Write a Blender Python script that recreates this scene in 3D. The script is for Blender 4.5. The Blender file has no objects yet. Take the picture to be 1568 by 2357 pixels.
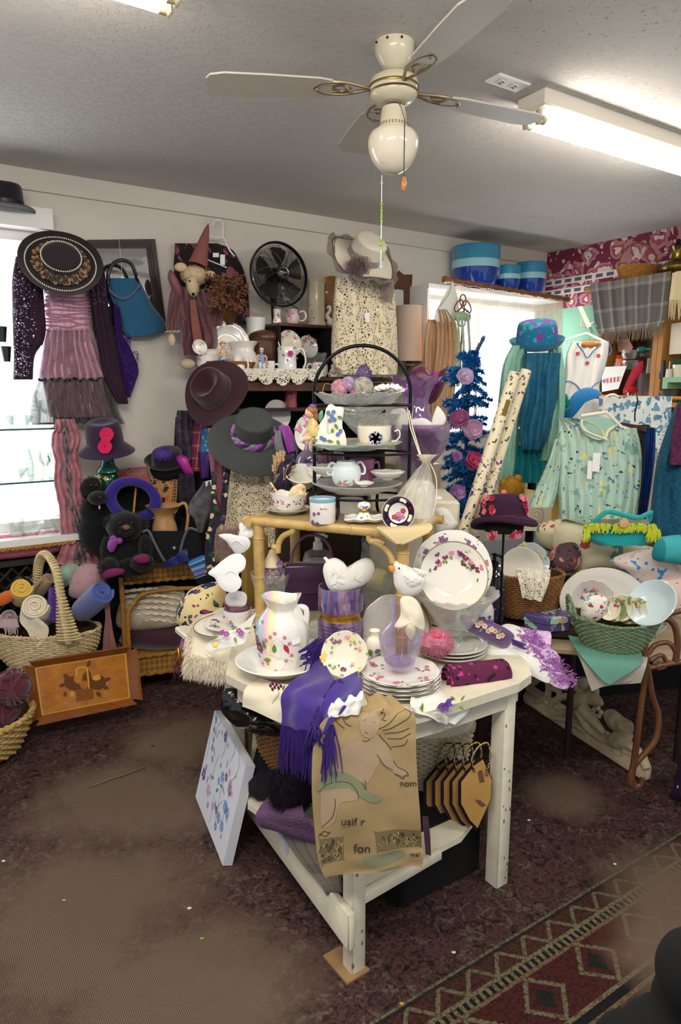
import bpy,math,random
from mathutils import Vector,Matrix,noise
V=Vector;PI=math.pi;sin,cos=math.sin,math.cos
R=random.Random(7)
# ---------------------------------------------------------------- camera, world, lights, exposure
F=24/36*2357.0
EYE=1.6;TILT=math.atan((1178.5-900)/F);ct,st_=cos(TILT),sin(TILT)
sc=bpy.context.scene
cam=bpy.data.cameras.new('camera');cam.sensor_fit='VERTICAL';cam.sensor_height=36;cam.lens=24;cam.clip_start=.02
co=bpy.data.objects.new('camera',cam);sc.collection.objects.link(co)
co.location=(0,0,EYE);co.rotation_euler=(PI/2-TILT,0,0);sc.camera=co
sc.view_settings.view_transform='Standard';sc.view_settings.look='None'
sc.view_settings.exposure=0.42;sc.view_settings.gamma=1;sc.view_settings.use_curve_mapping=False
W=bpy.data.worlds.new('room_light');sc.world=W;W.use_nodes=True
W.node_tree.nodes['Background'].inputs[0].default_value=(.90,.93,1,1)
W.node_tree.nodes['Background'].inputs[1].default_value=.50
TUBE=25.0;DAY=3.2;PANE=2.6
def area(name,loc,aim,sx,sy,power,col):
 l=bpy.data.lights.new(name,'AREA');l.shape='RECTANGLE';l.size=sx;l.size_y=sy;l.energy=power;l.color=col
 o=bpy.data.objects.new(name,l);sc.collection.objects.link(o);o.location=loc
 o.rotation_euler=(V(aim)-V(loc)).to_track_quat('-Z','Z').to_euler();return o
area('shop_ceiling_light',(-.2,.35,2.55),(.15,2.3,.3),1.3,.25,26,(1,.93,.82))
area('shop_ceiling_light',(1.6,1.0,2.6),(1.0,3.2,.5),1.3,.25,14,(1,.95,.88))
# ---------------------------------------------------------------- pixel helpers: rays of the photograph met with real planes
def ray(px,py):
 u=(px-784)/F;v=(1178.5-py)/F
 return V((u,ct+v*st_,-st_+v*ct))
class PL:
 def __init__(s,o,n):s.o=V(o);s.n=V(n).normalized()
 def __call__(s,px,py,h=0):
  d=ray(px,py);e=V((0,0,EYE));t=(s.o+s.n*h-e).dot(s.n)/d.dot(s.n);return e+d*t
 def k(s,px,py):return s(px,py).y/ray(px,py).y/F
def Y(y):return PL((0,y,0),(0,-1,0))
def Z(z):return PL((0,0,z),(0,0,1))
AX=V((cos(math.radians(33.2)),sin(math.radians(33.2)),0));NX=V((AX.y,-AX.x,0));UP=V((0,0,1))
W0=V((-1.684,3.62,0));CORNER=W0+AX*4.02
def WL(off):return PL(W0+NX*off,NX)
def WR(off):return PL(CORNER-AX*off,-AX)
TT=Z(.724)
def fr(n,up=(0,0,1)):
 z=V(n).normalized();x=V(up).cross(z)
 if x.length<1e-4:x=V((1,0,0))
 x.normalize();y=z.cross(x)
 return Matrix((x,y,z)).transposed()
I3=Matrix.Identity(3)
def cr(P,n,closed=False):
 P=[V(p)if len(p)!=2 else V((p[0],p[1],0))for p in P];m=len(P);out=[]
 for i in range(m if closed else m-1):
  if closed:a,b,c,d=P[i-1],P[i],P[(i+1)%m],P[(i+2)%m]
  else:a,b,c,d=P[max(i-1,0)],P[i],P[i+1],P[min(i+2,m-1)]
  for k in range(n):
   t=k/n;out.append(.5*((2*b)+(c-a)*t+(2*a-5*b+4*c-d)*t*t+(3*b-a-3*c+d)*t**3))
 if not closed:out.append(P[-1])
 return out
def N3(p,s=1.0):return noise.noise(V(p)*s)
# ---------------------------------------------------------------- mesh builder
class M:
 def __init__(s):s.v=[];s.f=[];s.mi=[];s.uv=[];s.flat=False
 def add(s,vs,fs,mi=0,uv=None):
  b=len(s.v);s.v+=[V(p)for p in vs];s.uv+=uv or[(0,0)]*len(vs)
  for f in fs:s.f.append([b+i for i in f]);s.mi.append(mi)
  return s
 def grid(s,fn,nu,nv,cu=False,cv=False,mi=0):
  U=nu if cu else nu+1;Vn=nv if cv else nv+1
  vs=[];uv=[]
  for j in range(Vn):
   for i in range(U):
    vs.append(fn(i/nu,j/nv));uv.append((i/nu,j/nv))
  fs=[[j*U+i,j*U+(i+1)%U,((j+1)%Vn)*U+(i+1)%U,((j+1)%Vn)*U+i]for j in range(nv)for i in range(nu)]
  return s.add(vs,fs,mi,uv)
 def lathe(s,prof,o=(0,0,0),rot=I3,n=36,mod=None,mi=0,sm=0):
  if sm:prof=[(p.x,p.y)for p in cr(prof,sm)]
  o=V(o);L=len(prof)-1
  def fn(u,v):
   r,z=prof[min(L,int(round(v*L)))];th=u*2*PI;r=max(r,0)
   if mod:r,z=mod(th,r,z,v)
   return o+rot@V((r*cos(th),r*sin(th),z))
  s.grid(fn,n,L,cu=True,mi=mi)
  def surf(th,v):
   f=v*L;i=min(L-1,int(f));f-=i
   r=prof[i][0]*(1-f)+prof[i+1][0]*f;z=prof[i][1]*(1-f)+prof[i+1][1]*f
   dr=prof[i+1][0]-prof[i][0];dz=prof[i+1][1]-prof[i][1];nn=V((dz,0,-dr));
   nn=nn.normalized()if nn.length>0 else V((1,0,0))
   q=Matrix.Rotation(th,3,'Z');return o+rot@(q@V((r,0,z))),rot@(q@nn)
  return surf
 def tube(s,pts,r,n=6,closed=False,sm=0,mi=0,cap=True,flat=1.0):
  rs=r if isinstance(r,(list,tuple))else None
  if sm:
   m0=len(pts);pts=cr(pts,sm,closed)
   if rs:rs=[rs[min(len(rs)-1,int(i/sm))]*(1-(i/sm)%1)+rs[min(len(rs)-1,int(i/sm)+1)]*((i/sm)%1)for i in range(len(pts))]
  pts=[V(p)for p in pts];m=len(pts)
  if m<2:return s
  d0=(pts[1]-pts[0]).normalized();x=d0.orthogonal().normalized();vs=[]
  for i,p in enumerate(pts):
   d=(pts[(i+1)%m]-pts[i-1])if closed else pts[min(i+1,m-1)]-pts[max(i-1,0)]
   if d.length<1e-9:d=d0
   d.normalize();x=(x-d*x.dot(d));x=x.normalized()if x.length>1e-6 else d.orthogonal().normalized();y=d.cross(x)
   rr=rs[min(i,len(rs)-1)]if rs else r
   for k in range(n):a=2*PI*k/n;vs.append(p+x*rr*cos(a)+y*rr*sin(a)*flat)
  fs=[[i*n+k,i*n+(k+1)%n,((i+1)%m)*n+(k+1)%n,((i+1)%m)*n+k]for i in range(m if closed else m-1)for k in range(n)]
  if cap and not closed:fs+=[list(range(n))[::-1],[(m-1)*n+k for k in range(n)]]
  return s.add(vs,fs,mi)
 def box(s,c,size,rot=I3,bev=0,mi=0):
  c=V(c);h=V(size)/2;b=min(bev,min(h)*.9)
  if b<=0:
   vs=[c+rot@V((x*h.x,y*h.y,z*h.z))for x in(-1,1)for y in(-1,1)for z in(-1,1)]
   return s.add(vs,[[0,1,3,2],[4,6,7,5],[0,4,5,1],[2,3,7,6],[0,2,6,4],[1,5,7,3]],mi)
  vs=[];fs=[]
  for i,x in enumerate((-1,1)):
   for j,y in enumerate((-1,1)):
    for k,z in enumerate((-1,1)):
     vs+=[c+rot@V((x*h.x,y*(h.y-b),z*(h.z-b))),c+rot@V((x*(h.x-b),y*h.y,z*(h.z-b))),c+rot@V((x*(h.x-b),y*(h.y-b),z*h.z))]
  g=lambda i,j,k,a:(i*4+j*2+k)*3+a
  for a,(p,q)in enumerate(((1,2),(0,2),(0,1))):
   for sd in(0,1):
    loop=[]
    for u,w in((0,0),(1,0),(1,1),(0,1)):
     idx=[0,0,0];idx[a]=sd;idx[p]=u;idx[q]=w;loop.append(g(*idx,a))
    fs.append(loop)
  for a,(p,q)in enumerate(((1,2),(0,2),(0,1))):
   for u in(0,1):
    for w in(0,1):
     i0=[0,0,0];i0[p]=u;i0[q]=w;i1=list(i0);i1[a]=1
     fs.append([g(*i0,p),g(*i1,p),g(*i1,q),g(*i0,q)])
  for i in(0,1):
   for j in(0,1):
    for k in(0,1):fs.append([g(i,j,k,0),g(i,j,k,1),g(i,j,k,2)])
  return s.add(vs,fs,mi)
 def ball(s,c,r,rot=I3,n=16,nz=0,ns=20,mi=0):
  c=V(c);r=V(r)if hasattr(r,'__len__')else V((r,r,r));m=max(6,n*2//3)
  def fn(u,v):
   a=u*2*PI;b=v*PI;p=V((sin(b)*cos(a),sin(b)*sin(a),-cos(b)))
   k=1+(nz*N3(c+p*.1,ns)if nz else 0);return c+rot@V((p.x*r.x*k,p.y*r.y*k,p.z*r.z*k))
  return s.grid(fn,n,m,cu=True,mi=mi)
 def puff(s,poly,pl,bulge,back=.35,rings=7,sub=4,nz=0,ns=14,h=0,mi=0,pw=.5,rim=0):
  """pillow of the outline poly (pixels met with plane pl)"""
  P=cr(poly,sub,True)if sub else[V((p[0],p[1],0))for p in poly]
  B=[pl(p.x,p.y,h)for p in P];c=sum(B,V())/len(B);n=len(B);vs=[];uv=[];nn=pl.n
  xs=[p.x for p in P];ys=[p.y for p in P]
  for side in(1,-1):
   for k in range(rings):
    t=1-k/rings if side>0 else 1-k/rings
    hh=(1-t*t)**pw*(bulge if side>0 else-back*bulge)+(rim*side)
    for i in range(n):
     p=c+(B[i]-c)*t
     z=hh+(nz*N3(p+V((0,0,side*3)),ns)*min(1,(1-t)*4)if nz else 0)
     vs.append(p+nn*z);uv.append(((P[i].x*t+(1-t)*sum(xs)/n-min(xs))/(max(xs)-min(xs)+1e-6),(P[i].y*t+(1-t)*sum(ys)/n-min(ys))/(max(ys)-min(ys)+1e-6)))
   vs.append(c+nn*((bulge if side>0 else-back*bulge)+rim*side+(nz*N3(c,ns)if nz else 0)));uv.append((.5,.5))
  fs=[];o2=rings*n+1
  for o,sd in((0,1),(o2,-1)):
   for k in range(rings-1):
    for i in range(n):
     f=[o+k*n+i,o+k*n+(i+1)%n,o+(k+1)*n+(i+1)%n,o+(k+1)*n+i];fs.append(f if sd<0 else f[::-1])
   for i in range(n):
    f=[o+(rings-1)*n+i,o+(rings-1)*n+(i+1)%n,o+rings*n];fs.append(f if sd<0 else f[::-1])
  for i in range(n):fs.append([i,(i+1)%n,o2+(i+1)%n,o2+i])
  return s.add(vs,fs,mi,uv)
 def rows(s,rows,pl,bulge,folds=0,amp=0,back=.3,nu=26,sub=4,seed=0,pw=.5,h=0,mi=0,hem=0,tilt=0):
  """closed garment-like body: rows of (py, left px, right px[, py_right]) on plane pl"""
  Q=cr([V((r[0],r[1],r[2]))for r in rows],sub);S=cr([V((r[3]if len(r)>3 else r[0],0,0))for r in rows],sub);L=len(Q)-1
  def fn(u,v):
   q=Q[int(round(v*L))];e=S[int(round(v*L))];front=u<=.5;a=u*2 if front else 2-u*2
   px=q.y+(q.z-q.y)*a;py=q.x+(e.x-q.x)*a+(hem*sin(a*folds*2*PI+seed)*v if hem else 0)
   b=max(0,1-(2*a-1)**4)**pw
   hh=bulge*b if front else-back*bulge*b
   w=1.0*sin(a*folds*2*PI+seed+2.2*N3((v*3,seed,a*2)))+.6*N3((a*6,v*5,seed+9))if folds else N3((a*4,v*4,seed))
   return pl(px,py,h+hh+amp*w*min(1,b*1.2)*(1 if front else.5)+tilt*v)
  s.grid(fn,nu*2,L,cu=True,mi=mi)
  for v in(0,1):
   ring=[fn(i/(nu*2),v)for i in range(nu*2)];c=sum(ring,V())/len(ring)
   s.add(ring+[c],[[i,(i+1)%(nu*2),nu*2]for i in range(nu*2)],mi)
  return s
 def sheet(s,G,th=.003,mi=0,uvs=(1,1)):
  """solid cloth from a grid G[j][i] of points"""
  nv=len(G);nu=len(G[0]);A=[];B=[];uv=[]
  for j in range(nv):
   for i in range(nu):
    du=G[j][min(i+1,nu-1)]-G[j][max(i-1,0)];dv=G[min(j+1,nv-1)][i]-G[max(j-1,0)][i]
    n=du.cross(dv);n=n.normalized()if n.length>1e-12 else UP
    A.append(G[j][i]+n*th/2);B.append(G[j][i]-n*th/2);uv.append((i/(nu-1)*uvs[0],j/(nv-1)*uvs[1]))
  id=lambda i,j:j*nu+i;m=nu*nv;fs=[]
  for j in range(nv-1):
   for i in range(nu-1):
    q=[id(i,j),id(i+1,j),id(i+1,j+1),id(i,j+1)];fs+=[q,[k+m for k in q][::-1]]
  bd=[id(i,0)for i in range(nu)]+[id(nu-1,j)for j in range(1,nv)]+[id(i,nv-1)for i in range(nu-2,-1,-1)]+[id(0,j)for j in range(nv-2,0,-1)]
  for k in range(len(bd)):a,b=bd[k],bd[(k+1)%len(bd)];fs.append([b,a,a+m,b+m])
  return s.add(A+B,fs,mi,uv+uv)
 def ribbon(s,pairs,nc=14,sub=6,folds=0,amp=0,th=.004,nz=0,ns=10,seed=0,mi=0,ph=0,uvs=(1,1),grow=False):
  """cloth through cross lines (left point, right point)"""
  L=cr([p[0]for p in pairs],sub);Q=cr([p[1]for p in pairs],sub);G=[];m=len(L)
  for j in range(m):
   a,b=L[j],Q[j];t=(L[min(j+1,m-1)]+Q[min(j+1,m-1)]-L[max(j-1,0)]-Q[max(j-1,0)])
   n=(b-a).cross(t);n=n.normalized()if n.length>1e-9 else V((0,-1,0));row=[]
   k=(j/(m-1))if grow else 1
   for i in range(nc+1):
    u=i/nc;p=a.lerp(b,u)
    o=amp*k*sin(u*folds*2*PI+ph+1.5*N3((j*.13,seed,u)))if folds else 0
    if nz:o+=nz*N3(p+V((seed,0,0)),ns)
    row.append(p+n*o)
   G.append(row)
  s.sheet(G,th,mi,uvs);return G
 def fringe(s,a,b,n,ln,r=.0016,d=(0,0,-1),jit=.25,mi=0,seg=3,clump=0):
  a,b,d=V(a),V(b),V(d)
  for i in range(n):
   p=a.lerp(b,(i+.5)/n);L=ln*(1-jit*R.random());j=V((R.uniform(-1,1),R.uniform(-1,1),0))*L*jit*.5
   pts=[p,p+d*L*.5+j*.6+V((R.uniform(-1,1),R.uniform(-1,1),0))*r,p+d*L+j]
   s.tube(pts,[r,r*.9,r*.5],n=3,cap=False,mi=mi)
  return s
 def fur(s,pts,ln,r=.0012,mi=0,droop=.3,jit=.5):
  for p,n in pts:
   n=(V(n)+V((R.uniform(-1,1),R.uniform(-1,1),R.uniform(-1,1)))*jit-UP*droop).normalized();L=ln*R.uniform(.5,1)
   x=n.orthogonal().normalized()*r;y=n.cross(x)
   s.add([p+x,p-x*.5+y,p-x*.5-y,p+n*L],[[0,1,3],[1,2,3],[2,0,3]],mi)
  return s
 def furball(s,c,r,n,ln,rr=.0012,mi=0,**k):
  c=V(c);r=V(r)if hasattr(r,'__len__')else V((r,r,r));P=[]
  for _ in range(n):
   d=V((R.gauss(0,1),R.gauss(0,1),R.gauss(0,1))).normalized();P.append((c+V((d.x*r.x,d.y*r.y,d.z*r.z)),d))
  return s.fur(P,ln,rr,mi,**k)
 def petals(s,c,nrm,r,n=5,mi=0,ci=None,w=.42,cup=.25,ph=0,lift=.0006,up=(0,0,1)):
  """flower of n petals lying on a surface"""
  fm=fr(nrm,up);c=V(c)
  for k in range(n):
   a=2*PI*k/n+ph;q=[]
   for(l,t)in((.12,0),(.45,w),(.85,w*.85),(1,0),(.85,-w*.85),(.45,-w)):
    x=r*(l*cos(a)-t*sin(a));y=r*(l*sin(a)+t*cos(a));q.append(c+fm@V((x,y,lift+cup*r*l*l*(.3 if cup<.1 else 1))))
   s.add(q,[[0,1,2,3,4,5]],mi)
  if ci is not None:
   s.add([c+fm@V((r*.2*cos(2*PI*k/6),r*.2*sin(2*PI*k/6),lift*2+.06*r*(cup>.1)))for k in range(6)],[list(range(6))],ci)
  return s
 def leaf(s,c,nrm,dirv,ln,w,mi=0,lift=.0005,curl=0):
  z=V(nrm).normalized();y=V(dirv);y=(y-z*y.dot(z)).normalized();x=y.cross(z);c=V(c)
  q=[c+y*ln*t+x*w*ww+z*(lift+curl*t*t)for t,ww in((0,0),(.3,.45),(.6,.42),(1,0),(.6,-.42),(.3,-.45))]
  return s.add(q,[[0,1,2,3,4,5]],mi)
 def stroke(s,pts,w,nrm,mi=0,lift=.0008,sub=5):
  P=cr(pts,sub)if sub else[V(p)for p in pts];z=V(nrm).normalized();vs=[]
  for i,p in enumerate(P):
   d=P[min(i+1,len(P)-1)]-P[max(i-1,0)];x=d.cross(z);x=x.normalized()if x.length>1e-9 else V((1,0,0))
   k=w*(1 if 0<i<len(P)-1 else.3);vs+=[p+x*k/2+z*lift,p-x*k/2+z*lift]
  return s.add(vs,[[2*i,2*i+1,2*i+3,2*i+2]for i in range(len(P)-1)],mi)
 def prism(s,poly,pl,t0,t1,mi=0,sub=0):
  P=cr(poly,sub,True)if sub else poly;n=len(P)
  vs=[pl(p[0],p[1],t0)for p in P]+[pl(p[0],p[1],t1)for p in P]
  return s.add(vs,[list(range(n)),list(range(n,2*n))[::-1]]+[[i,(i+1)%n,n+(i+1)%n,n+i]for i in range(n)],mi)
 def roll(s,a,b,r,turns=3,th=.006,n=70,sq=1.0,nz=0,wide=.004,mi=0,up=UP):
  """rolled cloth from a to b; spiral seen on the ends"""
  a,b=V(a),V(b);d=(b-a).normalized();x=V(up).cross(d);x=x.normalized()if x.length>1e-4 else d.orthogonal().normalized();y=d.cross(x)
  G=[]
  nv=8
  for j in range(nv+1):
   row=[];t=j/nv
   for i in range(n+1):
    u=i/n;an=u*turns*2*PI;rr=r*(.12+.88*u)+(nz*N3((u*9,t*5,a.x*9))if nz else 0)
    rr*=1-.10*abs(2*t-1)**6
    row.append(a+(b-a)*t+x*rr*cos(an)+y*rr*sin(an)*sq+d*(wide*sin(an*.5+a.x*50)*(1 if t>.5 else-1)*abs(2*t-1)))
   G.append(row)
  return s.sheet(G,th,mi,(turns*3,1))
 def weave(s,prof,o,n=40,sx=1,sy=1,rr=.004,amp=.003,rot=I3,mi=0,gap=None,sg=5,mod=None):
  """woven rows following prof [(r,z)]"""
  o=V(o);ln=sum(math.dist(prof[i],prof[i+1])for i in range(len(prof)-1));rowsn=int(ln/(rr*1.85))
  for k in range(rowsn+1):
   d=ln*k/rowsn;i=0
   while i<len(prof)-2 and d>math.dist(prof[i],prof[i+1]):d-=math.dist(prof[i],prof[i+1]);i+=1
   L=max(1e-9,math.dist(prof[i],prof[i+1]));t=min(1,d/L);r=prof[i][0]*(1-t)+prof[i+1][0]*t;z=prof[i][1]*(1-t)+prof[i+1][1]*t
   pts=[]
   for q in range(n*2):
    a=PI*q/n;q2=r+amp*(1 if(q//1+k)%2 else-1)*.9;zz=z
    if mod:zz+=mod(a,t,k/rowsn)
    pts.append(o+rot@V((q2*cos(a)*sx,q2*sin(a)*sy,zz)))
   s.tube(pts,rr,n=sg,closed=True,mi=mi)
  return s
 def braid(s,pts,r,turns=20,closed=True,mi=0,sm=1,rr=None):
  P=cr(pts,sm,closed)if sm>1 else[V(p)for p in pts];m=len(P)
  for ph in(0,PI):
   Q=[]
   for i,p in enumerate(P):
    d=(P[(i+1)%m]-P[i-1])if closed else P[min(i+1,m-1)]-P[max(i-1,0)]
    d.normalize();x=UP.cross(d);x=x.normalized()if x.length>1e-4 else V((1,0,0));y=d.cross(x);a=2*PI*turns*i/m+ph
    Q.append(p+x*r*.55*cos(a)+y*r*.55*sin(a))
   s.tube(Q,rr or r*.62,n=5,closed=closed,mi=mi)
  return s
def ringpts(o,rx,ry,n,rot=I3,z=0,mod=None):
 o=V(o);return[o+rot@V((rx*cos(2*PI*i/n),ry*sin(2*PI*i/n),z+(mod(2*PI*i/n)if mod else 0)))for i in range(n)]
# ---------------------------------------------------------------- objects
COL=sc.collection;NOBJ=[0]
def mesh(name,m,mats,org):
 me=bpy.data.meshes.new(name);me.from_pydata([tuple(p-org)for p in m.v],[],m.f)
 if not isinstance(mats,(list,tuple)):mats=[mats]
 for q in mats:me.materials.append(q)
 if len(mats)>1:me.polygons.foreach_set('material_index',m.mi)
 uvl=me.uv_layers.new(name='UVMap');buf=[]
 for f in m.f:
  for i in f:buf+=m.uv[i]
 uvl.data.foreach_set('uv',buf)
 me.polygons.foreach_set('use_smooth',[not m.flat]*len(m.f))
 me.validate();me.update()
 if not m.flat:
  try:me.set_sharp_from_angle(angle=math.radians(50))
  except Exception:pass
 o=bpy.data.objects.new(name,me);COL.objects.link(o);return o
def base(ms):
 P=[p for m in ms for p in m.v];return V(((min(p.x for p in P)+max(p.x for p in P))/2,(min(p.y for p in P)+max(p.y for p in P))/2,min(p.z for p in P)))
SPL=dict(eyes='eye',sleeves='sleeve',paws='paw',legs='leg',shelves='shelf_board',blades='blade',uprights='upright',labels='label',buttons='button',socket='socket',paw_pads='paw_pad',screws='screw',supports='support',dark_tumblers='tumbler')
def split(p):
 if p[0]not in SPL:return[p]
 m=p[1];par=list(range(len(m.v)))
 def fd(i):
  while par[i]!=i:par[i]=par[par[i]];i=par[i]
  return i
 for f in m.f:
  a=fd(f[0])
  for q in f[1:]:par[fd(q)]=a
 gr={}
 for k,f in enumerate(m.f):gr.setdefault(fd(f[0]),[]).append(k)
 out=[]
 for fs in gr.values():
  n=M();n.flat=m.flat;mp={}
  for k in fs:
   for i in m.f[k]:
    if i not in mp:mp[i]=len(n.v);n.v.append(m.v[i]);n.uv.append(m.uv[i])
   n.f.append([mp[i]for i in m.f[k]]);n.mi.append(m.mi[k])
  out.append((SPL[p[0]],n)+tuple(p[2:]))
 return out
def one(name,label,cat,m,mats,group=None,kind=None):
 og=base([m]);o=mesh(name,m,mats,og);o.location=og
 if label:o['label']=label
 if cat:o['category']=cat
 if group:o['group']=group
 if kind:o['kind']=kind
 return o
def struct(name,m,mats,parts=()):
 o=one(name,None,None,m,mats,kind='structure')
 for p in parts:
  q=mesh(p[0],p[1],p[2],o.location.copy());q.parent=o
 return o
def thing(name,label,cat,parts,group=None):
 """parts: (name, M, mats[, [sub parts]][, label])"""
 allm=[]
 for p in parts:
  allm.append(p[1])
 og=base(allm);root=bpy.data.objects.new(name,None);COL.objects.link(root);root.location=og;root.empty_display_size=.05
 root['label']=label;root['category']=cat
 if group:root['group']=group
 for p in[q for p in parts for q in split(p)]:
  o=mesh(p[0],p[1],p[2],og);o.parent=root
  for q in(p[3]if len(p)>3 and p[3]else[]):
   c=mesh(q[0],q[1],q[2],og);c.parent=o
   if len(q)>4:c['label']=q[4]
  if len(p)>4:o['label']=p[4]
 return root
def text_m(body,size,at,rot,th=.0006,wide=1.0):
 """lettering as a mesh builder"""
 c=bpy.data.curves.new('lettering','FONT');c.body=body;c.size=size;c.extrude=th;c.align_x='CENTER';c.align_y='CENTER'
 o=bpy.data.objects.new('lettering',c);COL.objects.link(o);dg=bpy.context.evaluated_depsgraph_get();dg.update()
 me=bpy.data.meshes.new_from_object(o.evaluated_get(dg));m=M();m.flat=True
 m.add([V(at)+rot@V((v.co.x*wide,v.co.y,v.co.z))for v in me.vertices],[list(p.vertices)for p in me.polygons])
 bpy.data.objects.remove(o);bpy.data.curves.remove(c);bpy.data.meshes.remove(me);return m
# ---------------------------------------------------------------- materials
def rgb(h):
 h=h.lstrip('#');c=[int(h[i:i+2],16)/255 for i in(0,2,4)]
 return tuple([(x/12.92 if x<=.04045 else((x+.055)/1.055)**2.4)for x in c]+[1])
_mc={}
class NT:
 def __init__(s,name):
  s.m=bpy.data.materials.new(name);s.m.use_nodes=True;s.t=s.m.node_tree;s.b=s.t.nodes['Principled BSDF'];s.out=s.t.nodes['Material Output'];s.tc=None
 def n(s,t,**k):
  x=s.t.nodes.new(t)
  for a,b in k.items():
   if a.startswith('i'):x.inputs[int(a[1:])].default_value=b
   else:setattr(x,a,b)
  return x
 def l(s,a,b):s.t.links.new(a,b);return s
 def co(s,kind='Object',sc_=(1,1,1),rot=(0,0,0),loc=(0,0,0)):
  if not s.tc:s.tc=s.n('ShaderNodeTexCoord')
  m=s.n('ShaderNodeMapping');m.inputs['Scale'].default_value=sc_;m.inputs['Rotation'].default_value=rot;m.inputs['Location'].default_value=loc
  s.l(s.tc.outputs[kind],m.inputs[0]);return m.outputs[0]
 def noise(s,vec,scale,detail=3,rough=.5,dist=0):
  x=s.n('ShaderNodeTexNoise');x.inputs['Scale'].default_value=scale;x.inputs['Detail'].default_value=detail;x.inputs['Roughness'].default_value=rough;x.inputs['Distortion'].default_value=dist
  s.l(vec,x.inputs[0]);return x.outputs['Fac']
 def wave(s,vec,scale,dist=0,dscale=1,prof='SIN',typ='BANDS',d='X'):
  x=s.n('ShaderNodeTexWave',wave_type=typ,wave_profile=prof);x.bands_direction=d
  x.inputs['Scale'].default_value=scale;x.inputs['Distortion'].default_value=dist;x.inputs['Detail Scale'].default_value=dscale
  s.l(vec,x.inputs[0]);return x.outputs['Fac']
 def vor(s,vec,scale,feat='F1',rand=1,out='Distance'):
  x=s.n('ShaderNodeTexVoronoi',feature=feat);x.inputs['Scale'].default_value=scale;x.inputs['Randomness'].default_value=rand
  s.l(vec,x.inputs[0]);return x.outputs[out]
 def math(s,op,a,b=0.0,c=None):
  x=s.n('ShaderNodeMath',operation=op)
  for i,q in enumerate((a,b,c)):
   if q is None:continue
   if isinstance(q,(int,float)):x.inputs[i].default_value=q
   else:s.l(q,x.inputs[i])
  return x.outputs[0]
 def ramp(s,f,stops,interp='LINEAR'):
  x=s.n('ShaderNodeValToRGB');e=x.color_ramp;e.interpolation=interp
  while len(e.elements)<len(stops):e.elements.new(.5)
  for k,(p,c)in enumerate(stops):
   e.elements[k].position=p;e.elements[k].color=rgb(c)if isinstance(c,str)else(c,c,c,1)
  s.l(f,x.inputs[0]);return x.outputs[0]
 def mix(s,f,a,b,mode='MIX'):
  x=s.n('ShaderNodeMix',data_type='RGBA',blend_type=mode)
  for i,q in((0,f),(6,a),(7,b)):
   if isinstance(q,(int,float)):x.inputs[i].default_value=q
   elif isinstance(q,str):x.inputs[i].default_value=rgb(q)
   elif isinstance(q,tuple):x.inputs[i].default_value=q
   else:s.l(q,x.inputs[i])
  return x.outputs[2]
 def bump(s,h,st,dist=.002):
  x=s.n('ShaderNodeBump');x.inputs['Strength'].default_value=st;x.inputs['Distance'].default_value=dist;s.l(h,x.inputs['Height'])
  if s.b.inputs['Normal'].is_linked:s.l(s.b.inputs['Normal'].links[0].from_socket,x.inputs['Normal'])
  s.l(x.outputs[0],s.b.inputs['Normal'])
 def color(s,c):
  if isinstance(c,str):s.b.inputs['Base Color'].default_value=rgb(c)
  else:s.l(c,s.b.inputs['Base Color'])
 def P(s,**k):
  for a,b in k.items():s.b.inputs[a.replace('_',' ')].default_value=b
def fin(x,r=.6,me=0,sh=0,coat=0,em=None,alpha=None,tr=0,ior=1.45,sp=.5):
 b=x.b;b.inputs['Roughness'].default_value=r;b.inputs['Metallic'].default_value=me
 b.inputs['Sheen Weight'].default_value=sh;b.inputs['Coat Weight'].default_value=coat;b.inputs['Coat Roughness'].default_value=.05
 b.inputs['Transmission Weight'].default_value=tr;b.inputs['IOR'].default_value=ior;b.inputs['Specular IOR Level'].default_value=sp
 if em:b.inputs['Emission Color'].default_value=rgb(em[0]);b.inputs['Emission Strength'].default_value=em[1]
 return x.m
def mt(name,c,r=.6,v=0,b=None,vs=12,**k):
 """plain material: v = colour variation, b = (kind, scale, strength)"""
 key=(name,c,r,v,b,vs,tuple(sorted((a,str(q))for a,q in k.items())))
 if key in _mc:return _mc[key]
 x=NT(name);x.color(c);vec=x.co()
 if v:
  f=x.noise(vec,vs,4);lo=tuple(q*(1-v)for q in rgb(c)[:3])+(1,);hi=tuple(min(1,q*(1+v*.7))for q in rgb(c)[:3])+(1,)
  x.color(x.mix(x.math('MULTIPLY_ADD',f,2.2,-.6),lo,hi))
 if b:
  kd,s_,st=b
  if kd=='n':x.bump(x.noise(vec,s_,4),st)
  elif kd=='knit':
   w=x.wave(vec,s_,1.5,2,d='Z');w2=x.wave(vec,s_*.8,3,2,d='X');x.bump(x.math('MULTIPLY',w,w2),st,.004)
  elif kd=='rib':x.bump(x.wave(vec,s_,.5,2,d='DIAGONAL'),st,.004)
  elif kd=='weave':x.bump(x.math('MULTIPLY',x.wave(vec,s_,0,d='Z'),x.wave(vec,s_,0,d='X')),st,.001)
  elif kd=='v':x.bump(x.vor(vec,s_),st,.004)
 m=fin(x,r,**k);_mc[key]=m;return m
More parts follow.
